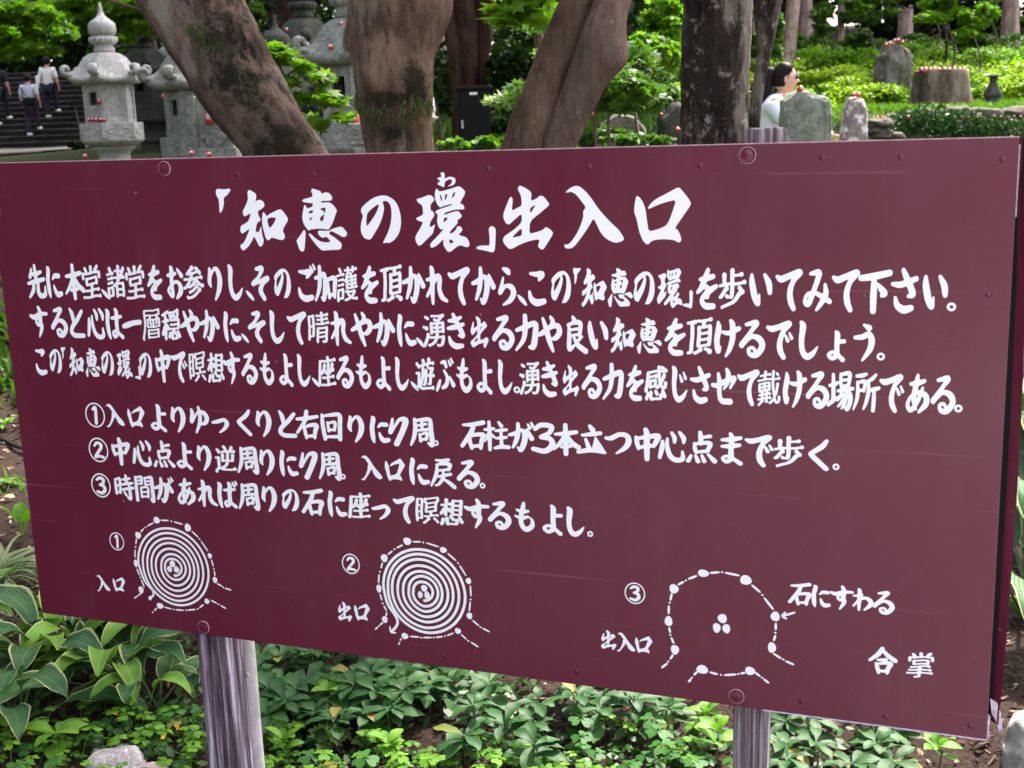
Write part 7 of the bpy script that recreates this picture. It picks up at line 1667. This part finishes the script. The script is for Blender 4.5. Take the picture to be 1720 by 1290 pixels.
# mulch chips, needles and litter
def chips(name, n, xr, yr, L_, mat, seed, pxr=None, thick=.003):
    r = random.Random(seed); V, Fc = [], []
    for _ in range(n):
        if pxr: g = gp(r.uniform(*pxr[:2]), r.uniform(*pxr[2:])); x, y = g.x, g.y
        else: x, y = r.uniform(*xr), r.uniform(*yr)
        z = terr(x, y) + .014 * noise.fractal((x * 9, y * 9, 1), 1, 2, 4) + .02 * noise.noise((x * 2.2, y * 2.2, 8)) + r.uniform(.001, .008)
        l, w = L_ * r.uniform(.4, 1.5), L_ * r.uniform(.12, .4); a = r.uniform(0, 6.28); t = r.gauss(0, .3); k = len(V)
        d = Vector((math.cos(a), math.sin(a), t)); s = Vector((-math.sin(a), math.cos(a), r.gauss(0, .3))); c = Vector((x, y, z)); u = Vector((0, 0, thick))
        V += [c - d * l / 2 - s * w * .3, c - d * l * .3 + s * w / 2, c + d * l / 2 + s * w * .2, c + d * l * .35 - s * w / 2]
        V += [p + u for p in V[-4:]]
        Fc += [(k + 4, k + 7, k + 6, k + 5), (k, k + 4, k + 5, k + 1), (k + 1, k + 5, k + 6, k + 2), (k + 2, k + 6, k + 7, k + 3), (k + 3, k + 7, k + 4, k)]
    return setp(mesh(name, V, Fc, mat, None, False), kind='stuff')
def m_chip(name, cols):
    m, nt, b = nmat(name, .9); rn = nt.nodes.new('ShaderNodeNewGeometry').outputs['Random Per Island']
    nt.links.new(ramp(nt, rn, cols), b.inputs['Base Color']); return m
MAT['chip'] = m_chip('wood_chip', [(0, (.010, .005, .004)), (.5, (.035, .019, .014)), (.88, (.085, .050, .038)), (1, (.20, .14, .10))])
MAT['needle'] = m_chip('dry_needle', [(0, (.03, .017, .012)), (.6, (.10, .062, .043)), (1, (.26, .19, .14))])
chips('wood_chips', 9000, (-2.0, 2.2), (2.3, 4.6), .016, MAT['chip'], 1)
chips('dry_needles', 2600, (-2.0, 2.2), (2.3, 4.6), .035, MAT['needle'], 2, thick=.001)
chips('leaf_litter', 3200, (-4.5, -1.2), (3.2, 9), .035, m_chip('dry_litter', [(0, (.08, .05, .035)), (.5, (.2, .14, .10)), (1, (.45, .36, .28))]), 3)
chips('leaf_litter', 2500, (1.6, 4.0), (3.0, 7), .03, MAT['chip'], 4)
# stones by the bed
def field_stone(px, py, rx, ry, rz, mat, label, seed):
    q = gp(px, py); bm = bmesh.new(); bmesh.ops.create_icosphere(bm, subdivisions=5, radius=1)
    for v in bm.verts:
        c = Vector(v.co); f = 1 + .28 * noise.noise(c * 1.1 + Vector((seed, 0, 0))) + .10 * noise.noise(c * 3 + Vector((seed, 0, 0))) + .04 * noise.fractal(c * 8, 1, 2, 3)
        v.co = Vector((c.x * rx * f, c.y * ry * f, c.z * rz * f))
    o = frombm('field_stone', bm, mat, None, True); o.location = q + Vector((0, 0, rz * .25)); return setp(o, label, 'rock')
field_stone(200, 1306, .078, .08, .055, MAT['whiterock'], 'white rough rock at the bottom left among clover', 3)
field_stone(245, 1316, .06, .05, .03, MAT['pinkrock'], 'brownish lichened rock against the white rock', 8)
field_stone(1745, 1300, .085, .12, .11, MAT['lantern_grey'], 'rounded grey stone at the bottom right corner', 5)
field_stone(505, 1200, .028, .022, .026, MAT['pinkrock'], 'small brown stone among the leaves right of the grey pole', 6)
field_stone(1085, 1232, .016, .014, .008, MAT['lantern_grey'], 'small grey pebble on the mulch below the third diagram', 2)
field_stone(1705, 900, .08, .08, .04, MAT['rock'], 'dark stone beside the right edge behind the sign', 7)
# wooden stake
q = gp(617, 1126); bm = bmesh.new(); box(bm, .058, .05, .16, (0, 0, .0), .004); o = frombm('wooden_stake', bm, MAT['wood_grey']); o.location = q + Vector((0, 0, .02)); o.rotation_euler = (0, 0, .2); setp(o, 'short weathered wooden stake just below the board under the second diagram', 'stake')
# fallen leaves
for px, py, mt_, s, lab in ((1087, 1176, 'yellow_leaf', .9, 'fallen pale yellow leaf on the mulch near the third diagram'), (865, 1215, 'yellow_leaf', .5, 'small yellowed maple leaf in the dark clump'), (812, 1222, 'brown_leaf', .5, 'pinkish fallen leaf in the dark clump'), (1250, 1225, 'brown_leaf', .8, 'dry brown leaf left of the right post'), (1640, 1262, 'brown_leaf', .6, 'dry leaf on the mulch at the lower right'), (1545, 1285, 'brown_leaf', .5, 'small dry leaf at the bottom right'), (15, 620, 'brown_leaf', 1.4, 'dry leaf on the ground left of the board'), (20, 640, 'yellow_leaf', 1.2, 'yellowish leaf on the ground left of the board'), (20, 845, 'brown_leaf', 1.2, 'large dry leaf beside the bright round leaf')):
    me = bpy.data.meshes.new('fallen_leaf'); me.from_pydata([(x * .03, y * .03, .006 * math.sin(x * 3) + .004 * y * y) for x, y in STAR], [], [tuple(range(len(STAR)))]); me.uv_layers.new(name='UVMap'); me.materials.append(MAT[mt_])
    o = bpy.data.objects.new('fallen_leaf', me); COL.objects.link(o); o.location = gp(px, py) + Vector((0, 0, .03)); o.rotation_euler = (R.uniform(-.3, .3), R.uniform(-.3, .3), R.uniform(0, 6)); o.scale = (s,) * 3; setp(o, lab, 'leaf')
# wilted star-leaf seedling
q = gp(560, 1262); o = empty('wilted_seedling', q, 0, 'pale wilted maple seedling between the dark clump and the clover', 'plant')
leaf_cloud('leaf_tuft', [(Vector((0, 0, .04)), .10, .03, .02, 34)], .028, MAT['leaf_pale'], o, STAR, .8, 900)
for k_ in range(26):
    px, py = R.uniform(430, 1700), R.uniform(1150, 1290); mt_ = R.choice(('brown_leaf', 'brown_leaf', 'yellow_leaf'))
    me = bpy.data.meshes.new('dead_leaf'); cu = R.uniform(.004, .012); me.from_pydata([(x * .022, y * .04, cu * math.cos(x * 5) + cu * y) for x, y in OV], [], [tuple(range(6))]); me.uv_layers.new(name='UVMap'); me.materials.append(MAT[mt_])
    o = bpy.data.objects.new('dead_leaf', me); COL.objects.link(o); o.location = gp(px, py) + Vector((0, 0, .012)); o.rotation_euler = (R.uniform(-.4, .4), R.uniform(-.4, .4), R.uniform(0, 6)); o.scale = (R.uniform(.7, 1.4),) * 3
    zone = 'under the middle of the board' if px < 950 else 'left of the right post' if px < 1230 else 'right of the right post'
    setp(o, 'small dry dead leaf on the mulch ' + zone, 'leaf', 'dead leaves ' + zone)
# twigs
for px, py, l, a, lab in ((1040, 1165, .14, 2.6, 'thin pale twig close under the board'), (1250, 1235, .2, -.6, 'curved twig left of the right post'), (1080, 1205, .12, .3, 'thin twig on the mulch below the third diagram'), (760, 1215, .16, .1, 'thin twig crossing the mulch in the middle'), (1330, 1300, .16, -.9, 'pale twig right of the right post'), (1560, 1240, .15, -.5, 'thin twig on the mulch at the right')):
    q = gp(px, py) + Vector((0, 0, .02)); d = Vector((math.cos(a), math.sin(a), .08)); V, Fc = tube([q - d * l / 2, q + Vector((0, .01, .008)), q + d * l / 2], [.0022, .0018, .001], 5); setp(mesh('twig', V, Fc, MAT['needle']), lab, 'twig')

# tell alike plants apart by their place in their own row
ORD = ['first', 'second', 'third', 'fourth', 'fifth', 'sixth', 'seventh', 'eighth', 'ninth', 'tenth', 'eleventh', 'twelfth', 'thirteenth', 'fourteenth', 'fifteenth', 'sixteenth']
byl = {}
for o in scene.objects:
    if o.parent is None and 'label' in o.keys(): byl.setdefault(o['label'], []).append(o)
for lab, os_ in byl.items():
    if 1 < len(os_) <= 16:
        os_.sort(key=lambda o: o.location.x / max(.5, o.location.y))
        for k, o in enumerate(os_):
            w = lab.split(); room = 16 - 4
            o['label'] = ' '.join(w[:room]) + ', ' + ('leftmost' if k == 0 else 'rightmost' if k == len(os_) - 1 else ORD[k] + ' from the left')
